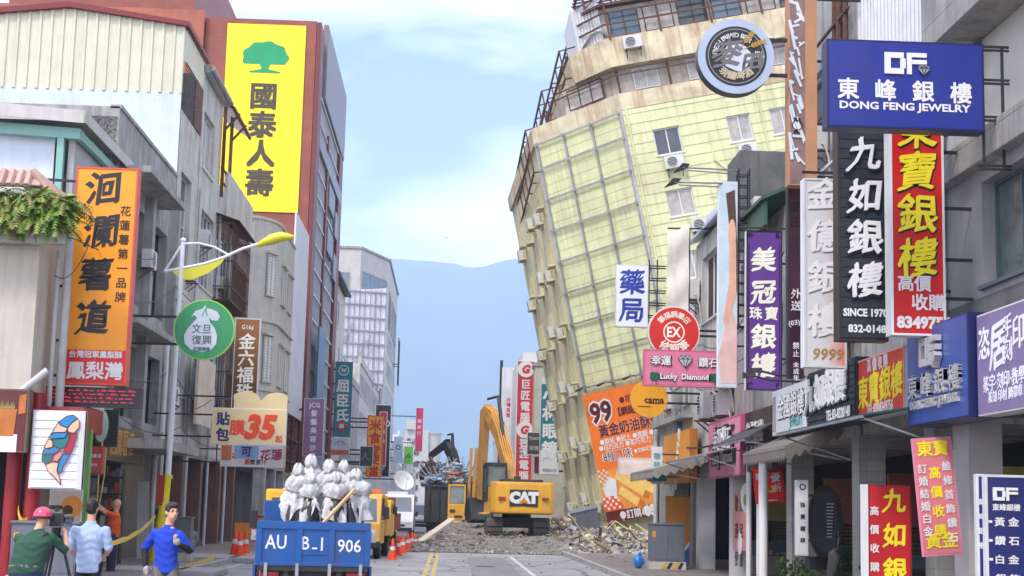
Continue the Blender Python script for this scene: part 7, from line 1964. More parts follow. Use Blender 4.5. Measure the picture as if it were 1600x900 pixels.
b = MB(); b.box(-.72, .1, 3.095, 3.118, 1.3, 1.85); b.quad((-.834, 3.3, 1.25), (-.834, 4.4, 1.25), (-.834, 4.2, 1.85), (-.834, 3.3, 1.85)); b.quad((.834, 3.3, 1.25), (.834, 4.4, 1.25), (.834, 4.2, 1.85), (.834, 3.3, 1.85)); b.build('cab_window', GLASS, cab_)
b = MB(); b.bar((-.83, 4.4, 1.5), (-1.05, 4.3, 1.5), .03); b.box(-1.12, -.98, 4.2, 4.26, 1.3, 1.62); b.build('mirror', BLACK, T, bevel=.02)
b = MB(); b.tube([(.1, 3.5, 2.0), (.1, 3.5, 2.12)], .09, 12); b.ball((.1, 3.5, 2.13), (.085, .085, .07)); b.build('beacon', mat('amber_lens', C(240, 130, 30), .2), T, smooth=True)
b = MB(); n = 14     # blue sheet hung over the bed's front board
pts = []
for k in range(n + 1):
    for q in range(5): pts.append((-.45 + .95 * k / n, 2.9 + .03 * math.sin(k * 2.1) + .02 * math.sin(q * 1.3 + k), 1.3 + .17 * q))
i0 = b.vs(pts); b.fs([(k * 5 + q, (k + 1) * 5 + q, (k + 1) * 5 + q + 1, k * 5 + q + 1) for k in range(n) for q in range(4)], i0); b.build('blue_sheet', mat('blue_tarpaulin', C(10, 86, 190), .45, var=.1), T, smooth='full')
TM = Matrix.Translation((-2.07, 24.3, 0)) @ Matrix.Rotation(R_(5.5), 4, 'Z')
place(T, TM)
PLW = mat('crumpled_white_sheet', (.52, .525, .54), .5, var=.2, scale=9, bump=1.0, bscale=16, dirt=.3, dirtcol=(.3, .3, .31))
BAG = mat('black_bag', (.03, .03, .033), .4, var=.4, bump=.6, bscale=14)
ROPE = mat('grey_rope', C(150, 140, 128), .9)
def bundle(label, x, y, h, seed, lean=0, flare=0):
    rnd = random.Random(seed)
    T = thing('wrapped_bundle', label, 'bundle', (0, 0, 0), 'sheet wrapped bundles on the blue truck')
    b = MB(); b.lathe([(.14, 0), (.18, .1), (.19, .5), (.18, .8), (.13, 1.0)], n=18, sq=lambda a, k: 1 + .1 * math.sin(3 * a + k + seed) + .05 * math.sin(8 * a)); b.build('black_base', BAG, T, smooth='full')
    ph = [rnd.uniform(0, 6.28) for _ in range(9)]
    prof = [(.265, .80), (.25, .86), (.235, .92), (.215, .98), (.195, 1.04), (.175, 1.10), (.155, 1.145), (.148, 1.165), (.17, 1.20), (.19, 1.26), (.185, 1.32), (.16, 1.375), (.125, 1.41), (.10, 1.435), (.102, 1.46), (.10, 1.50), (.092, 1.55), (.06, 1.60), (.02, 1.625)]
    ridge = lambda t: 1 - 2 * abs(math.sin(t))
    def sq(a, k):
        low = max(0, (7 - k) / 7); upp = 1 if 7 < k < 13 else .35
        s = 1 + (.05 + .20 * low) * ridge(2.5 * a + ph[0] + .12 * k) + (.05 + .10 * low) * ridge(4.5 * a + ph[1] - .2 * k) * .7 + .10 * upp * math.sin(2 * a + ph[2] + .5 * k) + .07 * upp * ridge(3.5 * a + ph[5] + .9 * k) + .06 * math.sin(11 * a + ph[6] + 1.9 * k) + .05 * ridge(6 * a + ph[7] - 1.1 * k)
        return s + flare * max(0, math.cos(a)) ** 3 * (1 if 3 < k < 12 else .2)
    n = 64
    b = MB(); b.lathe(prof, n=n, sq=sq, cap=False)
    V = []
    for i, p in enumerate(b.v):     # ragged hem
        k = i // n; a = 2 * math.pi * (i % n) / n
        z = p[2] + (.17 * ridge(1.5 * a + ph[3]) + .08 * math.sin(5 * a + ph[4])) * max(0, 1 - k / 7) + .02 * math.sin(4 * a + ph[7]) * (k > 8)
        hd = .035 * (k > 13)
        V.append((p[0] + lean * z * .1 + hd * math.sin(ph[8]), p[1] * .85 - hd, z * h / 1.62))
    b.v = V
    b.build('white_sheet', PLW, T, smooth='full')
    for z, r in ((1.16, .165), (1.44, .098)):
        pts = [(r * math.cos(a) * (1 + .12 * math.sin(3 * a)) + lean * z * .1, r * .9 * math.sin(a), z * h / 1.62 + .02 * math.sin(2 * a + seed)) for a in [k * .5236 for k in range(13)]]
        b = MB(); b.tube(pts, .013, 6); b.build('tie_rope', ROPE, T)
    place(T, TM @ Matrix.Translation((x, y, .862)))
for q in (('leftmost white sheeted bundle with a long pointed hem on the truck', -.30, .62, 1.52, 1), ('tallest white sheeted bundle, set back second from the left', -.06, 1.25, 1.68, 2), ('white sheeted bundle pressed close to the leftmost one', -.10, .58, 1.38, 6),
          ('white sheeted bundle in the middle of the load with a dark gap below', .14, .85, 1.58, 3, .3), ('low white sheeted bundle behind the wooden lath', .30, .52, 1.40, 7), ('white sheeted bundle right of the middle, hood tipped', .42, .95, 1.60, 4, .4), ('rearmost white sheeted bundle seen between two hoods', .24, 1.55, 1.62, 8), ('rightmost white sheeted bundle, flaring out to the right', .60, .7, 1.46, 5, .3, .55)):
    bundle(*q)
a_, c_ = TM @ Vector((.10, .12, 1.42)), TM @ Vector((.62, .5, 2.0))
b = MB(); b.bar(a_, c_, .055, .035); o = b.build('wooden_pole', mat('pale_lath', C(206, 170, 124), .7, var=.12), None); tag(o, 'pale wooden lath leaning across the wrapped bundles', 'pole')
b = MB(); b.M = TM; b.slab([(-.55, 3.7, 2.01), (.02, 3.6, 2.01), (-.06, 3.7, 2.2), (-.2, 3.72, 2.32), (-.45, 3.8, 2.1)], (0, .04, 0)); o = b.build('clear_sheet', mat('cloudy_plastic', (.36, .38, .4), .3, var=.15), None); tag(o, 'cloudy plastic board lying on the roof of the yellow cab', 'plastic board')
# ---- oncoming yellow lorries, TV van, cars
def lorry(label, M, cabm, bedm, topbar=None, h=2.05, name='small_lorry'):
    T = thing(name, label, 'lorry', (0, 0, 0), 'yellow lorries parked along the left kerb')
    P = [(0, .5), (-.02, 1.15), (.28, h - .1), (.42, h), (1.55, h), (1.55, .5)]
    b = MB(); b.slab([(-.84, y, z) for y, z in P], (1.68, 0, 0)); c = b.build('cab', cabm, T, bevel=.06)
    b = MB(); b.slab([(-.72, .01, 1.22), (.72, .01, 1.22), (.66, .25, h - .18), (-.66, .25, h - .18)], (0, -.012, .004)); b.build('windscreen', GLASSB, c)
    for s in (-1, 1):
        b = MB(); b.quad((s * .845, .2, 1.22), (s * .845, 1.3, 1.22), (s * .845, 1.3, h - .15), (s * .845, .42, h - .15)); b.build('side_window', GLASS, c)
        b = MB(); b.tube([(s * .6, -.03, .86), (s * .6, .02, .86)], .11, 14); b.build('headlight', mat('lamp_glass', (.6, .6, .58), .15), T)
        b = MB(); b.bar((s * .84, .25, 1.75), (s * 1.02, .1, 1.75), .03); b.bar((s * .84, .25, 1.3), (s * 1.02, .1, 1.3), .03); b.box(s * 1.02 - .09, s * 1.02 + .09, .06, .12, 1.32, 1.72); b.build('mirror', BLACK, T, bevel=.02)
        for y in (.75, 3.6): wheel(T, s * .68, y, .34, .22)
    b = MB(); b.box(-.86, .86, -.1, .1, .38, .58); b.build('bumper', CATD, T, bevel=.03)
    b = MB(); b.box(-.5, .5, -.035, 0, .72, .98); b.build('grille', CATD, T)
    b = MB(); b.box(-.2, .2, -.12, -.101, .43, .53); b.build('number_plate', WHITE, T)
    b = MB(); b.box(-.9, .9, 1.65, 4.6, .75, 1.45); b.box(-.9, .9, 1.65, 1.72, 1.451, 2.1); b.build('cargo_bed', bedm, T, bevel=.02)
    b = MB(); b.box(-.4, .4, .3, 4.5, .45, .7); b.build('chassis', CATD, T)
    if topbar:
        b = MB(); b.box(-.8, .8, .5, .75, h + .02, h + .14); b.build('roof_bar', topbar, T, bevel=.02)
    place(T, M)
OB = mat('orange_bar', C(236, 116, 50), .4)
OCH = mat('ochre_lorry', C(226, 170, 74), .4, var=.06, dirt=.2)
lorry('ochre lorry with an orange roof bar facing the camera beside the blue truck', Matrix.Translation((-3.05, 51.5, 0)) @ Matrix.Rotation(R_(-3), 4, 'Z'), OCH, OCH, OB, 2.15)
lorry('bright yellow lorry parked close behind the ochre lorry', Matrix.Translation((-3.2, 64, 0)) @ Matrix.Rotation(R_(-3), 4, 'Z'), mat('bright_yellow_cab', C(246, 204, 30), .35, dirt=.1), mat('red_brown_bed', C(150, 70, 50), .6, dirt=.3), None, 2.0)
def van(label, M, m, dish=False, h=2.0, w=1.7):
    T = thing('white_van', label, 'van', (0, 0, 0))
    P = [(0, .45), (-.02, .95), (.55, 1.15), (1.1, h - .1), (1.35, h), (4.5, h), (4.6, .45)]
    b = MB(); b.slab([(-w / 2, y, z) for y, z in P], (w, 0, 0)); c = b.build('body', m, T, bevel=.07)
    b = MB(); b.slab([(-w / 2 + .1, .6, 1.2), (w / 2 - .1, .6, 1.2), (w / 2 - .16, 1.06, h - .16), (-w / 2 + .16, 1.06, h - .16)], (0, -.014, .006)); b.build('windscreen', GLASSB, c)
    for s in (-1, 1):
        b = MB(); b.box(s * .62 - .13, s * .62 + .13, -.03, .03, .78, .92); b.build('headlight', mat('lamp_glass', (0, 0, 0)), T)
        b = MB(); b.bar((s * w / 2, .95, 1.35), (s * (w / 2 + .12), .9, 1.35), .04); b.box(s * (w / 2 + .14) - .07, s * (w / 2 + .14) + .07, .86, .93, 1.22, 1.48); b.build('mirror', BLACK, T)
        for y in (.85, 3.7): wheel(T, s * (w / 2 - .14), y, .31, .2)
    b = MB(); b.box(-w / 2 + .05, w / 2 - .05, -.08, .02, .42, .62); b.box(-.45, .45, -.03, 0, .68, .8); b.build('bumper', CATD, T, bevel=.02)
    if dish:
        b = MB(); b.tube([(.2, 2.2, h), (.2, 2.2, h + .35)], .1, 8); b.box(-.6, .5, 1.6, 3.2, h + .002, h + .16); b.build('dish_mount', WHITE, T)
        b = MB(Matrix.Translation((.25, 2.1, h + .75)) @ Matrix.Rotation(R_(28), 4, 'Z') @ Matrix.Rotation(R_(64), 4, 'X'))
        b.lathe([(.02, -.14), (.25, -.11), (.45, -.02), (.58, .08), (.6, .08), (.46, -.05), (.25, -.15), (.02, -.18)], n=28, cap=False); b.tube([(0, -.5, -.02), (0, -.1, .5)], .02, 6); b.ball((0, -.08, .5), .06); b.build('satellite_dish', WHITE, T, smooth='full')
    place(T, M)
van('white broadcast van with a satellite dish on its roof behind the yellow lorries', Matrix.Translation((-2.75, 84, 0)), WHITE, True, 2.4, 1.8)
van('silver grey van parked behind the broadcast van', Matrix.Translation((-1.7, 104, 0)), mat('silver_paint', (.42, .43, .45), .3, .4), False)
van('pale blue van far down the street beside the kerb', Matrix.Translation((-4.4, 118, 0)), mat('pale_blue_paint', C(176, 192, 210), .3), False)
# ---- motor scooter at the bottom right, only its top showing
T = thing('motor_scooter', 'black motor scooter with a lime green fairing parked by the near shops', 'scooter')
b = MB()
for x in (-.62, .62): b.lathe([(.16, -.05), (.25, -.05), (.27, 0), (.25, .05), (.16, .05)], (x, 0, .27), 20, 'Y')
b.build('wheel', RUBBER, T)
b = MB(); b.slab([(-.75, -.13, .45), (-.1, -.13, .3), (.35, -.13, .3), (.45, -.13, .38), (0, -.13, .42), (-.05, -.13, .72), (-.8, -.13, .78)], (0, .26, 0)); b.build('body', CATD, T, bevel=.05)
b = MB(); b.slab([(-.85, -.15, .79), (-.02, -.15, .73), (0, -.15, .8), (-.3, -.15, .84), (-.85, -.15, .88)], (0, .3, 0)); b.build('seat', RUBBER, T, bevel=.03)
b = MB(); b.slab([(.42, -.16, .35), (.56, -.16, .5), (.5, -.16, 1.02), (.36, -.16, 1.12), (.3, -.16, .95), (.4, -.16, .6)], (0, .32, 0)); b.build('fairing', mat('lime_fairing', C(40, 200, 40), .25), T, bevel=.05)
b = MB(); b.tube([(.34, -.34, 1.08), (.38, -.1, 1.06), (.38, .1, 1.06), (.34, .34, 1.08)], .022, 8); b.build('handlebar', BLACK, T)
for s in (-1, 1):
    b = MB(); b.tube([(.38, s * .2, 1.08), (.36, s * .3, 1.3)], .01, 6); b.ball((.36, s * .32, 1.33), (.02, .08, .055)); b.build('mirror', BLACK, T, smooth=True)
place(T, Matrix.Translation((7.5, 25.2, .12)) @ Matrix.Rotation(R_(168), 4, 'Z'))
r = dup(T, Matrix.Translation((7.2, 27.0, .12)) @ Matrix.Rotation(R_(160), 4, 'Z'), 'black motor scooter standing behind the lime fairing one')
for c in r.children:
    if c.name.startswith('fairing'): c.data = c.data.copy(); c.data.materials[0] = CATD
# ================================================================== PEOPLE
SKIN = mat('skin', C(206, 158, 128), .55, var=.06, scale=8); HAIR = mat('black_hair', (.012, .011, .011), .5, var=.4, scale=30)
def cloth(name, c, var=.1): return mat(name, tuple(x * .9 for x in C(*c)), .85, var=var, scale=5, bump=.5, bscale=14)
def solid(name, mb, m, parent, voxel=.011, smooth=4, wr=0.0):
    """fuse overlapping shapes into one continuous surface"""
    o = mb.build(name, m, parent)
    md = o.modifiers.new('fuse', 'REMESH'); md.mode = 'VOXEL'; md.voxel_size = voxel
    s = o.modifiers.new('soft', 'SMOOTH'); s.factor = .5; s.iterations = smooth
    pa = o.parent; o.parent = None
    me = evaluated(o)
    o.parent = pa
    if pa is not None: o.matrix_parent_inverse = pa.matrix_basis.inverted()
    o.modifiers.clear(); old = o.data; o.data = me; bpy.data.meshes.remove(old)
    me.name = name
    if not me.materials: me.materials.append(m)
    if wr:
        for v in me.vertices:
            p = v.co; a = math.sin(p.z * 46 + p.x * 31 + 2 * math.sin(p.x * 19)) * math.sin(p.x * 27 - p.z * 18 + p.y * 22)
            v.co = p + v.normal * a * wr
    me.polygons.foreach_set('use_smooth', [True] * len(me.polygons))
    return o
def loft(b, rings, rt, n=18):
    """torso: rings of (centre, half width along rt, half depth)"""
    rt = Vector(rt).normalized(); i0 = None
    for k, (c, rx, ry) in enumerate(rings):
        c = Vector(c)
        nxt = Vector(rings[min(k + 1, len(rings) - 1)][0]) - Vector(rings[max(k - 1, 0)][0])
        f = nxt.normalized().cross(rt).normalized()
        i = b.vs([c + rt * rx * math.copysign(abs(math.cos(a)) ** .85, math.cos(a)) + f * ry * math.copysign(abs(math.sin(a)) ** .85, math.sin(a)) for a in [2 * math.pi * q / n for q in range(n)]])
        if i0 is None: i0 = i
        else: b.fs([(q, (q + 1) % n, n + (q + 1) % n, n + q) for q in range(n)], i - n)
    b.fs([tuple(range(n - 1, -1, -1))], i0); b.fs([tuple(range(n))], i0 + n * (len(rings) - 1))
def limb(b, pts, rs):
    for (p, q), (r0, r1) in zip(zip(pts[:-1], pts[1:]), zip(rs[:-1], rs[1:])):
        b.tube([p, q], [r0, r1], 12); b.ball(q, r1, 10, 6)
    b.ball(pts[0], rs[0], 10, 6)
def V3(p): return Vector(p)
def hand(b, w, d, side, curl=.5, gz=None):
    """palm, four unequal curled fingers and a thumb off the side of the palm; d = direction of the hand, side = towards the thumb"""
    w, d, s = V3(w), V3(d).normalized(), V3(side)
    s = (s - d * s.dot(d)).normalized(); n = d.cross(s)
    pc = w + d * .05
    loft(b, [(w, .027, .022), (w + d * .03, .036, .017), (w + d * .075, .042, .015), (w + d * .09, .04, .012)], s)
    for k, L in enumerate((.068, .078, .072, .056)):
        o = w + d * .085 + s * (.030 - .02 * k)
        a = o + d * (L * .45) + n * (.25 * curl * L); e = a + (d * (1 - curl) + n * curl).normalized() * L * .35; g = e + (d * (.6 - curl) + n * (.3 + curl)).normalized() * L * .3
        b.tube([o, a, e, g], [.0105, .010, .009, .007], 7)
    o = w + d * .03 + s * .032
    b.tube([o, o + (d * .6 + s * .8) * .035, o + (d * .9 + s * .6 + n * .3) * .06], [.013, .011, .008], 7)
def person(label, loc, J, face, shirt, trousers, sleeve=.45, hair='short', shoes=BLACK, build=1.0, belt=None, extra=None, gloves=None, armsleeve=None, scale=1.0, hem=.0, socks=None, curl=.5):
    """J holds the joints in metres from the feet: x to the right in the picture, y away, z up"""
    T = thing('person', label, 'person', loc)
    M = Matrix.Translation(loc) @ Matrix.Scale(scale, 4)
    J = {k: V3(p) for k, p in J.items()}
    for s_ in 'LR': J['s' + s_].z -= .03
    f = V3(face).normalized(); up = V3((0, 0, 1)); rt = f.cross(up).normalized()
    tr = (J['sR'] - J['sL']); tr = tr.normalized()
    g = build
    neck, ch, wa, hp = J['neck'], J['chest'], J['waist'], J['hip']
    b = MB(M); hc = J['head']
    # head: skull, jaw, nose, brow, ears
    H = Matrix.Translation(hc)
    Rm = Matrix.Identity(4)
    for i in range(3): Rm[i][0], Rm[i][1], Rm[i][2] = rt[i], f[i], up[i]
    b.M = M @ H @ Rm
    b.ball((0, -.012, .02), (.074, .094, .098), 16, 12); b.ball((0, .022, -.045), (.057, .068, .072), 14, 10); b.ball((0, .052, -.092), (.026, .024, .018))
    b.slab([(-.016, .082, -.03), (.016, .082, -.03), (.009, .09, .03), (-.009, .09, .03)], (0, .018, -.006)); b.ball((0, .108, -.022), (.017, .016, .014)); b.ball((0, .078, .033), (.05, .02, .012)); b.ball((0, .086, -.062), (.026, .014, .012))
    for s in (-1, 1): b.ball((s * .077, -.01, -.008), (.012, .022, .034))
    b.M = M
    limb(b, [hc + V3((0, 0, -.06)) - f * .02, neck], [.055, .058])
    loft(b, [(hp, .15 * g, .10 * g), (wa, .135 * g, .095 * g), (ch, .155 * g, .105 * g), (ch * .35 + neck * .65, .13, .075), (neck, .06, .055)], tr)
    for s in 'LR':
        limb(b, [J['s' + s], J['e' + s], J['w' + s]], [.05, .042, .029])
        d = J['h' + s] if 'h' + s in J else (J['w' + s] - J['e' + s])
        th = f if 't' + s not in J else J['t' + s]
        hand(b, J['w' + s], d, th, curl)
        limb(b, [J['p' + s], J['k' + s], J['a' + s]], [.075, .053, .04])
        b.ball(J['a' + s] + f * .07 + V3((0, 0, -.04)), (.04, .04, .03))
    body = solid('body', b, SKIN, T)
    # shirt
    b = MB(M)
    loft(b, [(hp + V3((0, 0, -.04 - hem)), .175 * g, .125 * g), (hp + V3((0, 0, .03)), .178 * g, .13 * g), (wa, .168 * g, .125 * g), (ch, .185 * g, .13 * g), (ch * .4 + neck * .6, .165, .095), (neck + V3((0, 0, -.02)), .075, .068)], tr)
    for s in 'LR':
        e = J['s' + s].lerp(J['e' + s], sleeve / .5 if sleeve <= .5 else 1)
        pts, rs = [ch.lerp(J['s' + s], .7), J['s' + s], e], [.07, .064, .058]
        if sleeve > .5: pts.append(J['e' + s].lerp(J['w' + s], min(.93, (sleeve - .5) * 2))); rs.append(.05)
        limb(b, pts, rs)
    loft(b, [(neck + V3((0, 0, -.03)), .07, .066), (neck + V3((0, 0, .015)), .066, .064)], tr)
    solid('shirt', b, shirt, T, .012, 2, .006)
    b = MB(M)
    loft(b, [(hp + V3((0, 0, .05)), .163 * g, .118 * g), (hp + V3((0, 0, -.08)), .165 * g, .125 * g)], tr)
    for s in 'LR': limb(b, [J['p' + s], J['k' + s], J['k' + s].lerp(J['a' + s], .92)], [.097 * g, .074, .062])
    solid('trousers', b, trousers, T, .012, 2, .006)
    for s in 'LR':
        b = MB(M); a = J['a' + s]; fd = f if 'f' + s not in J else J['f' + s].normalized()
        limb(b, [a + V3((0, 0, -.02)), a + fd * .05 + V3((0, 0, -.05)), a + fd * .15 + V3((0, 0, -.06))], [.05, .052, .042])
        b.ball(a - fd * .03 + V3((0, 0, -.05)), (.045, .045, .04)); solid('shoe', b, shoes, T, .014, 2)
    if hair in ('short', 'thick'):
        b = MB(M @ H @ Rm)
        b.ball((0, -.022, .038), (.084, .098, .094 if hair == 'short' else .10), 18, 12); b.ball((0, -.05, -.01), (.077, .066, .075)); 
        if hair == 'thick': b.ball((0, .045, .085), (.065, .05, .035))
        else: b.ball((0, .04, .08), (.066, .05, .032))
        o = solid('hair', b, HAIR, T, .009, 1, .004)
    b = MB(M @ H @ Rm)
    for s in (-1, 1): b.ball((s * .03, .083, .012), (.012, .007, .006), 8, 6); b.bar((s * .045, .087, .036), (s * .016, .094, .037), .008, .006)
    b.bar((-.022, .098, -.062), (.022, .098, -.062), .006, .005)
    if f.y < .7: b.build('face_features', mat('dark_feature', (.03, .018, .015), .5), T)
    if armsleeve:
        for s in 'LR':
            b = MB(M); limb(b, [J['s' + s].lerp(J['e' + s], .75), J['e' + s], J['w' + s]], [.056, .051, .036]); solid('arm_sleeve', b, armsleeve, T, .012, 1)
    if gloves:
        for s in 'LR':
            b = MB(M); d = J['h' + s] if 'h' + s in J else (J['w' + s] - J['e' + s])
            hand(b, J['w' + s], d, f, .85); b.ball(J['w' + s] + V3(d).normalized() * .06, (.048, .044, .05)); solid('glove', b, gloves, T, .009, 2)
    if belt:
        b = MB(M); loft(b, [(hp + V3((0, 0, .035)), .172 * g, .128 * g), (hp + V3((0, 0, .07)), .172 * g, .128 * g)], tr); b.build('belt', belt, T)
    if extra: extra(T, M, J, H, Rm)
    return T
NAVYJ = cloth('navy_jeans', (38, 50, 80)); BLKT = cloth('black_trousers', (28, 30, 38)); DKB = cloth('dark_blue_jeans', (48, 58, 84))
# runner in royal blue
J = dict(head=(.0, .0, 1.60), neck=(-.035, .02, 1.43), chest=(-.05, .02, 1.24), waist=(-.05, .04, 1.06), hip=(-.05, .05, .93),
    sL=(-.205, .05, 1.36), eL=(-.35, .18, 1.13), wL=(-.30, .03, .92), sR=(.11, -.02, 1.35), eR=(.25, .0, 1.13), wR=(.16, -.24, 1.20),
    hL=(.3, -.4, -.8), hR=(-.5, -.3, .6), pL=(-.13, .05, .90), kL=(-.13, -.12, .50), aL=(-.15, .18, .22), pR=(.04, .05, .90), kR=(.10, -.12, .50), aR=(.11, -.12, .09))
p = aY(268, 813, 20.0)
person('running man in a bright blue long sleeved shirt and grey gloves', (p.x, 20.0, 0), J, (.55, -.8, 0), cloth('royal_blue_shirt', (26, 66, 190)), cloth('camouflage_trousers', (104, 98, 90), .45), .48, 'thick',
    gloves=cloth('grey_glove', (160, 158, 156)), armsleeve=cloth('black_arm_sleeve', (24, 24, 28)), hem=.06, build=.88)
# man in pale blue shirt, seen from behind
J = dict(head=(0, .03, 1.62), neck=(0, .0, 1.44), chest=(0, 0, 1.24), waist=(0, .02, 1.06), hip=(0, .02, .93),
    sL=(-.205, 0, 1.36), eL=(-.27, .04, 1.08), wL=(-.21, .22, .98), sR=(.205, 0, 1.36), eR=(.25, .03, 1.08), wR=(.17, .20, 1.0),
    pL=(-.09, .02, .90), kL=(-.10, .0, .49), aL=(-.11, .03, .09), pR=(.09, .02, .90), kR=(.10, .0, .49), aR=(.11, .03, .09))
p = aY(143, 806, 21.0)
person('man seen from behind in a pale blue shirt and dark trousers', (p.x, 21.0, 0), J, (.1, 1, 0), cloth('pale_blue_shirt', (176, 196, 228), .06), BLKT, .46, 'thick', hem=.12, build=.98)
# cameraman in green with a pink helmet
J = dict(head=(.03, .10, 1.50), neck=(.0, .03, 1.34), chest=(-.04, -.02, 1.16), waist=(-.08, -.05, .98), hip=(-.10, -.05, .84),
    sL=(-.24, 0, 1.26), eL=(-.16, .24, 1.06), wL=(.06, .36, 1.22), sR=(.16, .04, 1.28), eR=(.33, .22, 1.07), wR=(.27, .34, 1.30),
    pL=(-.19, -.05, .82), kL=(-.20, .05, .45), aL=(-.22, -.02, .09), pR=(0, -.05, .82), kR=(.02, .06, .45), aR=(.03, -.02, .09), hL=(.3, .5, .3), hR=(-.3, .4, .4))
def helm(T, M, J, H, Rm):
    b = MB(M @ H @ Rm); prof = []
    for k in range(9):
        a = math.pi / 2 * k / 8; prof.append((.118 * math.cos(a) + .001, .01 + .125 * math.sin(a)))
    b.lathe(prof, (0, -.01, .0), 20, cap=False); b.build('helmet', [mat('pink_helmet', C(214, 74, 108), .25, var=.3, scale=14)], T, smooth=True)
    b = MB(M @ H @ Rm); b.lathe([(.121, -.02), (.122, .012), (.117, .013)], (0, -.01, 0), 20, cap=False); b.slab([(-.09, .09, .02), (.09, .09, .02), (.06, .16, .005), (-.06, .16, .005)], (0, 0, .008)); b.build('helmet_rim', BLACK, T)
    b = MB(M)
    b.tube([J['sR'] + V3((-.02, -.07, .06)), J['chest'] + V3((0, -.15, 0)), J['waist'] + V3((-.14, -.11, .0))], .016, 6); b.build('shoulder_strap', BLACK, T)
p = aY(60, 812, 20.0); CAMX = p.x
person('cameraman in a dark green shirt and pink helmet filming from a tripod', (p.x, 20.0, 0), J, (.35, 1, 0), cloth('dark_green_shirt', (44, 84, 66)), NAVYJ, .44, None, belt=mat('grey_belt', (.2, .2, .2), .6), extra=helm, build=1.25)
c = aY(89, 812, 20.42)
T = thing('video_camera', 'black broadcast camera on a tripod held by the cameraman', 'camera', c - Vector((0, 0, .1)))
b = MB(FR(c, (1, .15, 0))); b.bx((0, 0, 0), (.15, .17, .36)); b.bx((0, -.02, -.24), (.12, .12, .12)); b.bx((.0, .13, .02), (.04, .05, .3)); b.bx((-.13, .04, .06), (.1, .08, .12)); b.build('body', BLACK, T, bevel=.015)
b = MB(); b.tube([c + Vector((0.02, .12, 0)), c + Vector((.05, .42, .0))], [.06, .075], 16); b.build('lens', mat('lens_black', (.01, .01, .012), .2), T)
b = MB(); b.tube([c + Vector((-.1, .05, .16)), c + Vector((-.06, .4, .16))], .03, 10); b.build('microphone', RUBBER, T, smooth=True)
T = thing('tripod', 'black tripod with double legs under the broadcast camera', 'tripod', (c.x, c.y, 0))
for k in range(3):
    a = 2.2 + k * 2.094; e = Vector((c.x + .42 * math.cos(a), c.y + .42 * math.sin(a), .01)); s = Vector((c.x + .06 * math.cos(a), c.y + .06 * math.sin(a), c.z - .2)); q = Vector((-math.sin(a), math.cos(a), 0)) * .03
    b = MB(); b.tube([s + q, e + q * .6], .016, 6); b.tube([s - q, e - q * .6], .016, 6); b.bar(s.lerp(e, .5) + q, s.lerp(e, .5) - q, .03); b.build('leg', BLACK, T)
b = MB(); b.tube([(c.x, c.y, c.z - .26), (c.x, c.y, c.z - .10)], .06, 12); b.bar((c.x, c.y, c.z - .15), (c.x - .1, c.y - .35, c.z - .28), .025); b.build('tripod_head', BLACK, T)
# man in orange with raised arms
J = dict(head=(.06, 0, 1.60), neck=(.05, .0, 1.43), chest=(.03, 0, 1.24), waist=(.03, .02, 1.05), hip=(.03, .02, .92),
    sL=(-.08, .12, 1.37), eL=(-.26, .14, 1.48), wL=(-.42, .1, 1.62), sR=(.10, -.12, 1.37), eR=(-.16, -.14, 1.42), wR=(-.40, -.06, 1.56), hL=(-.3, 0, .6), hR=(-.3, .1, .6),
    pL=(.0, .1, .90), kL=(-.03, .10, .49), aL=(-.05, .12, .09), pR=(.04, -.08, .90), kR=(.06, -.06, .49), aR=(.06, -.06, .09))
p = aY(178, 790, 36.0)
person('bald man in an orange T-shirt reaching up with both arms', (p.x, 36.0, .0), J, (-1, .25, 0), cloth('orange_shirt', (232, 96, 40)), DKB, .36, None, scale=1.02)
b = MB(); h0 = aY(152, 785, 36.0); b.tube([h0 + Vector((0, 0, -.05)), aY(154, 740, 36.1), aY(160, 690, 36.2)], .02, 6); b.tube([h0 + Vector((.05, 0, -.05)), aY(163, 742, 36.1), aY(166, 700, 36.2)], .015, 6)
o = b.build('rope', mat('straw_rope', C(206, 180, 110), .9), None); tag(o, 'straw coloured rope pulled down by the bald man', 'rope')
# crouching worker and the man with a white helmet
J = dict(head=(.0, .18, .86), neck=(0, .08, .74), chest=(0, .03, .60), waist=(0, -.08, .42), hip=(0, -.12, .30),
    sL=(-.19, .05, .68), eL=(-.24, .22, .46), wL=(-.1, .42, .38), sR=(.19, .05, .68), eR=(.24, .22, .46), wR=(.1, .42, .38),
    pL=(-.1, -.1, .28), kL=(-.2, .28, .5), aL=(-.14, .02, .10), pR=(.1, -.1, .28), kR=(.2, .28, .5), aR=(.14, .02, .10))
p = aZ(310, 868)
person('crouching worker in a grey top with a lime patch beside the grey cabinet', (p.x + .05, p.y - 2.5, .12), J, (.25, 1, -.4), cloth('grey_green_shirt', (150, 158, 150)), cloth('grey_trousers', (120, 122, 122)), .6, 'short')
b = MB(); q = aY(320, 846, p.y - 2.62); b.slab([q + Vector((-.1, 0, -.1)), q + Vector((.06, .02, -.14)), q + Vector((.1, .06, .1)), q + Vector((-.06, .0, .12))], (0, -.02, 0))
J = dict(head=(0, 0, 1.6), neck=(0, .02, 1.43), chest=(0, .02, 1.24), waist=(0, .02, 1.05), hip=(0, .02, .92), sL=(-.2, .02, 1.36), eL=(-.22, -.05, 1.1), wL=(-.05, -.25, 1.15), sR=(.2, .02, 1.36), eR=(.26, -.1, 1.12), wR=(.2, -.3, 1.3),
    pL=(-.09, .02, .9), kL=(-.1, 0, .49), aL=(-.1, .03, .09), pR=(.09, .02, .9), kR=(.1, 0, .49), aR=(.1, .03, .09))
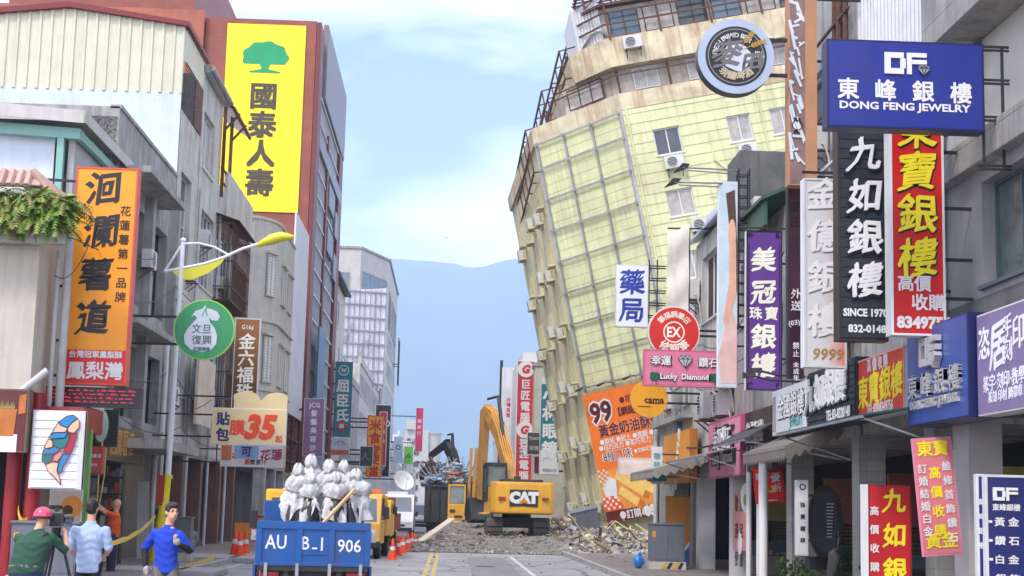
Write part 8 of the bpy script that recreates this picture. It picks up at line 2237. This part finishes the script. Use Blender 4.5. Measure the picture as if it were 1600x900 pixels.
def whelm(T, M, J, H, Rm):
    b = MB(M @ H @ Rm); prof = [(.115 * math.cos(math.pi / 2 * k / 8) + .001, .01 + .13 * math.sin(math.pi / 2 * k / 8)) for k in range(9)]
    b.lathe(prof, n=18, cap=False); b.lathe([(.12, .0), (.135, .0), (.118, .03)], n=18, cap=False); b.build('helmet', WHITE, T, smooth=True)
p = aY(257, 795, 46.0)
person('man with a white helmet standing behind the runner in the arcade', (p.x, 46.0, .12), J, (.3, -1, 0), cloth('dark_shirt', (40, 42, 48)), BLKT, .46, None, extra=whelm)
# ================================================================== STREET FURNITURE, PLANTS, SMALL THINGS
# ---- street lamp with a leaf shaped lantern and yellow sail
LW = mat('lamp_white', C(226, 230, 236), .4, var=.06, dirt=.15); LY = mat('lamp_lime', C(214, 208, 50), .35, var=.06, dirt=.1)
YP = 41.65
T = thing('street_lamp', 'white street lamp with a yellow base, leaf shaped lantern and lime sail', 'street lamp', (-7.68, YP, 0), 'street lamps on the left pavement')
base = Vector((-7.68, YP, .12))
top = aY(286, 378, YP); mid = aY(262, 745, YP)
b = MB(); b.tube([mid, top], [.085, .06], 14); b.ball(top + Vector((0, 0, .05)), (.085, .085, .07)); b.build('pole', LW, T, smooth=True)
b = MB(); b.tube([base, base.lerp(mid, .35), mid], [.20, .15, .10], 14); b.tube([mid + Vector((0, 0, -.05)), mid + Vector((0, 0, .05))], .13, 14); b.build('yellow_base', mat('lamp_base_yellow', C(232, 214, 30), .45, var=.08, dirt=.2), T, smooth=True)
pts = [aY(x, y, YP) for x, y in ((257, 424), (285, 419), (320, 412), (350, 402), (378, 389), (404, 381))]
b = MB(); b.tube(pts, .04, 8)
b.tube([aY(x, y, YP) for x, y in ((286, 381), (310, 380), (335, 386), (360, 400))], .03, 8); b.tube([aY(257, 424, YP), aY(283, 384, YP)], .03, 8); b.build('arm', LW, T, smooth=True)
b = MB(); up_ = [(268, 423), (290, 420), (320, 413), (352, 402)]; lo_ = [(345, 412), (325, 427), (300, 437), (282, 437)]
b.slab([aY(x, y, YP - .02) for x, y in up_ + lo_], (0, .04, 0)); b.build('sail', LY, T)
b = MB(); prof = [(402, 383, .05), (412, 379, .10), (425, 374, .15), (438, 370, .14), (450, 370, .10), (460, 370, .03)]
b.tube([aY(x, y, YP) for x, y, r in prof], [r for x, y, r in prof], 14); b.build('lantern', LY, T, smooth=True)
b = MB(); q = aY(251, 760, YP - .1); b.box(q.x - .1, q.x + .1, q.y - .02, q.y, q.z - .5, q.z + .3); b.build('red_notice', sm(190, 60, 40), T)
def lamp_at(x, y, l):
    # the copy keeps its own upright pole; scale 1, moved along the pavement
    dup(T, Matrix.Translation((x, y, 0)), l)
lamp_at(-7.5, 118, 'farther street lamp with a lime arm before the yellow letter sign')
lamp_at(-7.2, 165, 'distant street lamp with a lime arm near the pale blue ring sign')
lamp_at(-7.3, 235, 'most distant street lamp down the left pavement')
# ---- traffic cones
CO = mat('cone_orange', C(236, 74, 22), .5, var=.08, dirt=.2); CWH = mat('cone_band', (.7, .7, .69), .4, var=.1, dirt=.25)
Tc = thing('traffic_cone', 'front traffic cone of the right hand row by the ochre lorry', 'traffic cone', (0, 0, 0), 'orange traffic cones by the road')
b = MB(); b.box(-.19, .19, -.19, .19, 0, .03); b.build('foot', CO, Tc, bevel=.01)
b = MB(); b.lathe([(.14, .031), (.115, .2), (.112, .2), (.075, .44), (.04, .68), (.03, .70)], n=18); b.build('cone', CO, Tc, smooth=True)
b = MB(); b.lathe([(.0965, .32), (.0805, .44)], n=18, cap=False); b.build('band', CWH, Tc, smooth=True)
place(Tc, Matrix.Translation(aZ(613, 875)))
for (px, py, l, s) in ((622, 868, 'second traffic cone of the right hand row', 1), (629, 865, 'third traffic cone, standing behind the second', 1), (637, 861, 'fourth traffic cone near the yellow tape post', 1), (643, 858, 'traffic cone next to last in the right hand row', 1), (649, 857, 'rearmost traffic cone of the right hand row at the rubble', .9),
                       (367, 868, 'leftmost traffic cone of the cluster beside the blue truck', 1.15), (374, 869, 'front traffic cone of the cluster beside the blue truck', 1.05), (383, 866, 'right traffic cone of the cluster beside the blue truck', 1.05)):
    z = .0 if px > 500 else .12
    dup(Tc, Matrix.Translation(aZ(px, py, z)) @ Matrix.Scale(s, 4), l)
q = aZ(618, 850); T2 = thing('tape_post', 'yellow post with tape behind the orange traffic cones', 'post', q)
b = MB(); b.tube([q, q + Vector((0, 0, 1.25))], .06, 10); b.build('post', sm(228, 170, 40), T2); b = MB(); b.tube([q, q + Vector((0, 0, .06))], .2, 12); b.build('foot', RUBBER, T2)
q = aZ(385, 855, .12)
T2 = thing('barrier_board', 'orange folding barrier boards behind the left cones', 'barrier', q)
b = MB(); b.box(q.x - .5, q.x + .1, q.y + .2, q.y + .26, .35, 1.0); b.build('panel', sm(230, 140, 50), T2); b = MB(); b.box(q.x + .12, q.x + .42, q.y + .4, q.y + .46, .3, 1.35); b.build('panel', sm(236, 110, 50), T2)
b = MB()
for x in (-.45, .05, .15, .4): b.bar((q.x + x, q.y + .3, .12), (q.x + x, q.y + .3, .6), .04)
b.build('leg', STEEL, T2)
# ---- caution tape
TAPE = mat('yellow_tape', C(234, 196, 70), .5, var=.12, scale=6)
def tape(label, pts, w=.07, sag=.1, n=14):
    b = MB(); P = []
    for p, q in zip(pts[:-1], pts[1:]):
        for k in range(n): t = k / n; P.append(p.lerp(q, t) + Vector((0, 0, -sag * 4 * t * (1 - t))))
    P.append(pts[-1])
    i0 = b.vs([c for k, p in enumerate(P) for c in (p + Vector((0, .015 * math.sin(k * 1.3), w / 2 * (1 + .3 * math.sin(k * 1.9)))), p + Vector((0, -.015 * math.sin(k * 1.3), -w / 2)))])
    b.fs([(2 * k, 2 * k + 1, 2 * k + 3, 2 * k + 2) for k in range(len(P) - 1)], i0)
    o = b.build('caution_tape', TAPE, None); tag(o, label, 'tape', 'yellow caution tape')
tape('yellow caution tape drooping from the lamp post towards the pale blue shirt', [aY(243, 806, 41.4), aY(165, 850, 27.0)], .10, .15)
tape('loose yellow tape lying on the pavement behind the runner', [aZ(290, 886, .14), aZ(315, 879, .15), aZ(335, 872, .16)], .12, 0)
tape('yellow tape knotted on the red column at the left edge', [aY(28, 795, 29.9), aY(34, 815, 29.8), aY(48, 806, 29.9)], .14, .05)
# ---- plants
random.seed(9)
LEAF = [mat('fern_green', (.11, .22, .03), .55, var=.35, scale=6), mat('fern_light', (.24, .36, .05), .55, var=.3, scale=6), mat('fern_dry', (.28, .27, .07), .6, var=.3, scale=6)]
def frond(b, p, d, L, droop, nleaf=12, lw=.03, ll=.09):
    p = Vector(p); d = Vector(d).normalized(); pos = p.copy(); v = d.copy(); side0 = v.cross(Vector((0, 0, 1)))
    if side0.length < .1: side0 = Vector((1, 0, 0))
    side0.normalize()
    for k in range(nleaf):
        q = pos + v * (L / nleaf)
        b.bar(pos, q, .006, .004)
        l = ll * (1 - .6 * k / nleaf)
        for s in (-1, 1):
            tip = q + side0 * s * l + v * l * .5 + Vector((0, 0, -l * .35)); w = v * lw * .5
            b.quad(q - w, tip, q + w)
        v = (v + Vector((0, 0, -droop / nleaf))).normalized(); pos = q
c0 = aY(0, 345, 29.2); c1 = aY(120, 345, 29.2)
T3 = thing('fern_planter', 'lush bright green ferns spilling over the balcony ledge at upper left', 'plant', (c0.x, 29.2, 6.85))
for m in range(3):
    b = MB()
    for k in range(270):
        x = random.uniform(-9.2, -7.42); y = 29.15 + random.uniform(-.1, .35); z = 6.8 + random.uniform(0, .62)
        a = random.uniform(0, 6.28)
        frond(b, (x, y, z), (math.cos(a) * .8, math.sin(a) * .8 - .35, random.uniform(.2, 1.0)), random.uniform(.35, .7), random.uniform(1.2, 2.6), 10, .05, .13)
    b.build('foliage', LEAF[m], T3, nrm=False)
b = MB(); b.box(-9.3, -7.5, 29.22, 29.5, 6.851, 7.0); b.build('trough', CONCD, T3)
def leafy(name, label, c, r, h, nl, pot=True, size=.14, mats=None):
    T = thing(name, label, 'plant', c, 'potted plants on the right pavement')
    c = Vector(c); z0 = .28 if pot else .02
    if pot:
        b = MB(); b.lathe([(.10, 0), (.14, .26), (.155, .26), (.155, .3), (.13, .3)], c, 16); b.build('pot', mat('terracotta', C(170, 92, 60), .8, var=.15), T, smooth=True)
    b = MB()
    for k in range(9):
        a = random.uniform(0, 6.28); e = c + Vector((math.cos(a) * r * .7, math.sin(a) * r * .7, h * random.uniform(.6, 1)))
        b.tube([c + Vector((0, 0, z0)), c.lerp(e, .5) + Vector((0, 0, h * .2)), e], [.012, .009, .004], 5)
    b.build('stem', mat('stem_green', (.05, .08, .02), .6), T)
    for m in range(2):
        b = MB()
        for k in range(nl):
            a = random.uniform(0, 6.28); rr = r * math.sqrt(random.random()); p = c + Vector((rr * math.cos(a), rr * math.sin(a), z0 + (h - z0) * random.uniform(.15, 1)))
            d = Vector((math.cos(a), math.sin(a), random.uniform(-.5, .6))).normalized(); s = size * random.uniform(.6, 1.2); w = d.cross(Vector((random.uniform(-.3, .3), .2, 1))).normalized() * s * .28
            mid = p + d * s * .5 + Vector((0, 0, .02))
            b.quad(p, mid - w, p + d * s + Vector((0, 0, -.03)), mid + w)
        b.build('foliage', (mats or [mat('leaf_green', (.05, .11, .03), .45, var=.3, scale=5), mat('leaf_light', (.11, .19, .05), .45, var=.25, scale=5)])[m], T, nrm=False)
p = aZ(1333, 925, .12); leafy('potted_plant', 'leafy green potted shrub left of the red standing sign', (p.x, p.y + 1.5, .12), .32, 1.0, 120)
p = aY(1240, 890, 33.0); leafy('potted_plant', 'low green potted plant by the brown shutter', (p.x, 33.0, .12), .30, .75, 80)
p = aY(1266, 893, 32.0); leafy('potted_plant', 'small potted plant in terracotta below the white upright sign', (p.x, 32.0, .12), .16, .55, 40)
# ---- bag, boards and bits
q = aZ(998, 888, .12); b = MB(); b.ball((0, 0, .2), (.16, .14, .2), 14, 10); b.ball((.02, 0, .42), (.05, .05, .07)); b.v = [(x + .02 * math.sin(z * 30 + x * 20), y + .02 * math.sin(x * 25), z) for x, y, z in b.v]
o = b.build('rubbish_bag', mat('blue_bag', C(40, 120, 200), .35, var=.2, bump=.6, bscale=12), None, smooth='full'); place(o, Matrix.Translation(q)); tag(o, 'knotted blue rubbish bag beside the striped grey cabinet', 'bag')
b = MB(); c = aY(224, 752, 44.5); e = aY(222, 882, 44.0); b.slab([e + Vector((-.16, 0, .02)), e + Vector((.16, 0, .02)), c + Vector((.16, 0, 0)), c + Vector((-.16, 0, 0))], (0, .04, 0)); o = b.build('leaning_board', sm(214, 216, 218), None); tag(o, 'tall white board leaning behind the lamp post', 'board')
def pole(name, label, pts, r, m, cat='pipe', grp='drain pipes'):
    b = MB(); b.tube(pts, r, 10); tag(b.build(name, m, None, smooth=True), label, cat, grp)
pole('drain_pipe', 'white drain pipe up the grey pilaster right of the orange shirt', [(-8.85, 46.8, .12), (-8.85, 46.8, 3.0), (-8.75, 47.2, 3.4), (-8.75, 47.2, 6.5)], .09, ALU)
pole('drain_pipe', 'white drain pipe beside the white column on the right', [(7.3, 37.4, .12), (7.3, 37.4, 3.4)], .07, ALU)
pole('drain_pipe', 'thin white pipe close to the brown shutter', [(7.35, 36.5, .12), (7.35, 36.5, 3.2)], .05, ALU)
pole('drain_pipe', 'grey pipe right of the white column on the right', [(7.2, 35.2, .12), (7.2, 35.2, 3.3)], .11, WHITE)
# poster with an orange round shape in the left shop
fr = px_frame(76, 128, 765, 830, 32.5)
def ex(T, Fm, w, h):
    b = MB(Fm); b.arc(w * .2, h * .1, 0, w * .32, .01, .013, n=28); b.build('orange_disc', sm(224, 140, 50), T)
    b = MB(Fm); b.arc(w * .08, h * .0, 0, w * .16, .014, .017, n=20); b.build('dark_disc', BRN, T)
    b = MB(Fm); b.slab([(-w * .35, -h * .48, .018), (w * .1, -h * .48, .018), (w * .05, -h * .1, .018), (-w * .2, -h * .05, .018)], (0, 0, .004)); b.build('pale_patch', PWH, T)
sign('shop_poster', 'shop poster with an orange disc behind the broadcast camera', fr, .04, sm(196, 186, 170), ALU, [], extra=ex, cat='poster')
b = MB(); c0 = aY(132, 745, 33.0); b.box(c0.x - .08, c0.x + .08, 33, 33.2, .12, 3.2); o = b.build('green_post', sm(110, 176, 90), None); tag(o, 'lime green post beside the shop poster', 'post')
# shop things inside the dark left arcade
b = MB(); c0 = aY(168, 790, 40); 
for k in range(5): b.box(c0.x - .6, c0.x + .35, 40, 40.3, .6 + k * .42, .64 + k * .42)
for x in (-.6, .33): b.box(c0.x + x, c0.x + x + .03, 40, 40.3, .12, 2.5)
random.seed(4)
for k in range(5):
    for q in range(5): 
        b.k = random.randint(1, 3); b.box(c0.x - .5 + q * .16, c0.x - .40 + q * .16, 40.05, 40.2, .641 + k * .42, .641 + k * .42 + random.uniform(.1, .3))
o = b.build('goods_shelf', [BLACK, sm(190, 180, 160), sm(80, 90, 110), sm(150, 70, 50)], None); tag(o, 'dark goods shelf in the arcade behind the orange shirt', 'shelf')
# ---- glass counters under the right arcade
def counter(y, l, M=None):
    T = thing('display_counter', l, 'counter', (9.2, y, .12), 'glass counters of the right hand shops')
    b = MB(); b.box(8.6, 9.8, y, y + .5, .12, .62); b.build('base', sm(150, 140, 128), T)
    b = MB(); b.box(8.6, 9.8, y, y + .5, .622, 1.05); b.build('glass_top', GLASSB, T)
    b = MB()
    for k in range(6): b.box(8.7 + k * .18, 8.8 + k * .18, y - .02, y - .002, .66, .66 + .05 + .04 * (k % 3))
    b.build('jewellery', GOLD, T)
    b = MB(); b.box(9.3, 10.3, y + 2.0, y + 2.1, 1.6, 2.7); b.build('wall_board', sm(170, 90 + int(y) % 5 * 20, 80), T)
for y, l in ((24.6, 'glass counter behind the pink hanging banner'), (30.4, 'glass counter beside the oval framed showcase'), (36.0, 'glass counter behind the red sale banner'), (43.5, 'glass counter behind the white column')): counter(y, l)
# ---- overhead cables
def cable(label, pts, r=.012, sag=.25, n=10):
    b = MB(); P = []
    for p, q in zip(pts[:-1], pts[1:]):
        for k in range(n): t = k / n; P.append(Vector(p).lerp(Vector(q), t) + Vector((0, 0, -sag * 4 * t * (1 - t))))
    P.append(Vector(pts[-1])); b.tube(P, r, 5); tag(b.build('cable', BLACK, None), label, 'cable', 'loose cables along the facades')
cable('thin cable looping from the fern balcony past the orange sign', [aY(0, 300, 29.0), aY(120, 375, 29.4), aY(240, 405, 36)], .012, .12)
cable('pale cable hanging over the grey drain pipes at left', [aY(85, 430, 29.6), aY(140, 380, 30.5)], .01, .3)
cable('cable slung under the window cage to the beige sign', [aX(290, 640, -8.8), aY(330, 625, 44), aY(400, 610, 60)], .012, .1)
cable('cable sagging along the left terrace above the arcade', [(-8.7, 41, 3.9), (-8.7, 50, 4.1), (-8.6, 60, 3.9)], .014, .3)
cable('bundle of cables sagging above the right arcade', [(7.1, 20, 3.7), (7.1, 28, 3.75), (7.1, 36, 3.8), (7.1, 46, 3.7)], .03, .15)
cable('cable drooping from the purple sign to the pink sign', [(7.2, 33, 7.5), (7.2, 40, 6.2), (7.2, 47, 6.6)], .014, .3)
# scattered dust and chips on the carriageway, more units and boxes on the walls
random.seed(31); b = MB()
for k in range(170):
    y = 62 - 24 * random.random() ** 2.2; x = random.uniform(-6, 6.5); q = random.uniform(.01, .035)
    b.k = random.randint(0, 2); b.bx((x, y, (.13 if x > 4.75 else .004) + q * .3), (q * 2, q * 1.6, q), Matrix.Rotation(random.uniform(0, 3), 3, 'Z'))
o = b.build('grit', [DUST[0], DUST[1], DUST[2]], None); o['kind'] = 'stuff'
for px, py, w, l in ((292, 440, .75, 'grimy air conditioner midway up the grey terrace'), (336, 452, .7, 'air conditioner left of the lower rusty cage'), (222, 420, .8, 'air conditioner beside the tall dark windows'), (300, 560, .7, 'air conditioner right of the pomelo sign arms')): acL(l, px, py, w)
for px, py, w, l in ((1196, 345, .8, 'air conditioner under the green tin roof'), (1092, 470, .9, 'old air conditioner under the wooden shutters'), (1060, 640, .9, 'air conditioner above the amber coffee board'), (1290, 240, .8, 'air conditioner half hidden behind the black vertical sign')): acR(l, px, py, w)
for k, (y, z, l) in enumerate(((25.5, 8.0, 'grey meter box high beside the red vertical sign'), (34.5, 5.9, 'grey meter box above the dark canopy'), (49.5, 4.2, 'grey meter box near the amber coffee board'))):
    b = MB(); b.box(XR - .22, XR - .01, y, y + .5, z, z + .7); b.box(XR - .24, XR - .221, y + .04, y + .46, z + .05, z + .65); tag(b.build('meter_box', mat('cabinet_grey', (0, 0, 0)), None, bevel=.01), l, 'meter box')
for k in range(3): cable(['cable strung across the front of the wooden shutters', 'cable strung low over the pink board', 'cable running behind the purple sign'][k], [(7.25, 30 + k * 4, 5.6 + k * .5), (7.2, 38 + k * 3, 5.0 + k * .8), (7.25, 48, 6 + k)], .013, .35)
for k in range(2): cable(['cable drooping across the tall dark windows', 'cable drooping under the rusty cages'][k], [(-8.75, 40.5, 7.0 - k * 2), (-8.7, 48, 8.4 - k * 2.6), (-8.6, 57, 8.8 - k * 4), (-8.6, 66, 8.4 - k * 3)], .013, .3)
# small distant bird
c = aY(697, 371, 300); b = MB(); b.slab([c + Vector((-.5, 0, .15)), c + Vector((0, 0, 0)), c + Vector((.5, 0, .2)), c + Vector((0, .1, -.12))], (0, .05, 0)); o = b.build('bird', BLACK, None); tag(o, 'tiny dark bird flying over the street', 'bird')

bpy.data.scenes.remove(WORK)
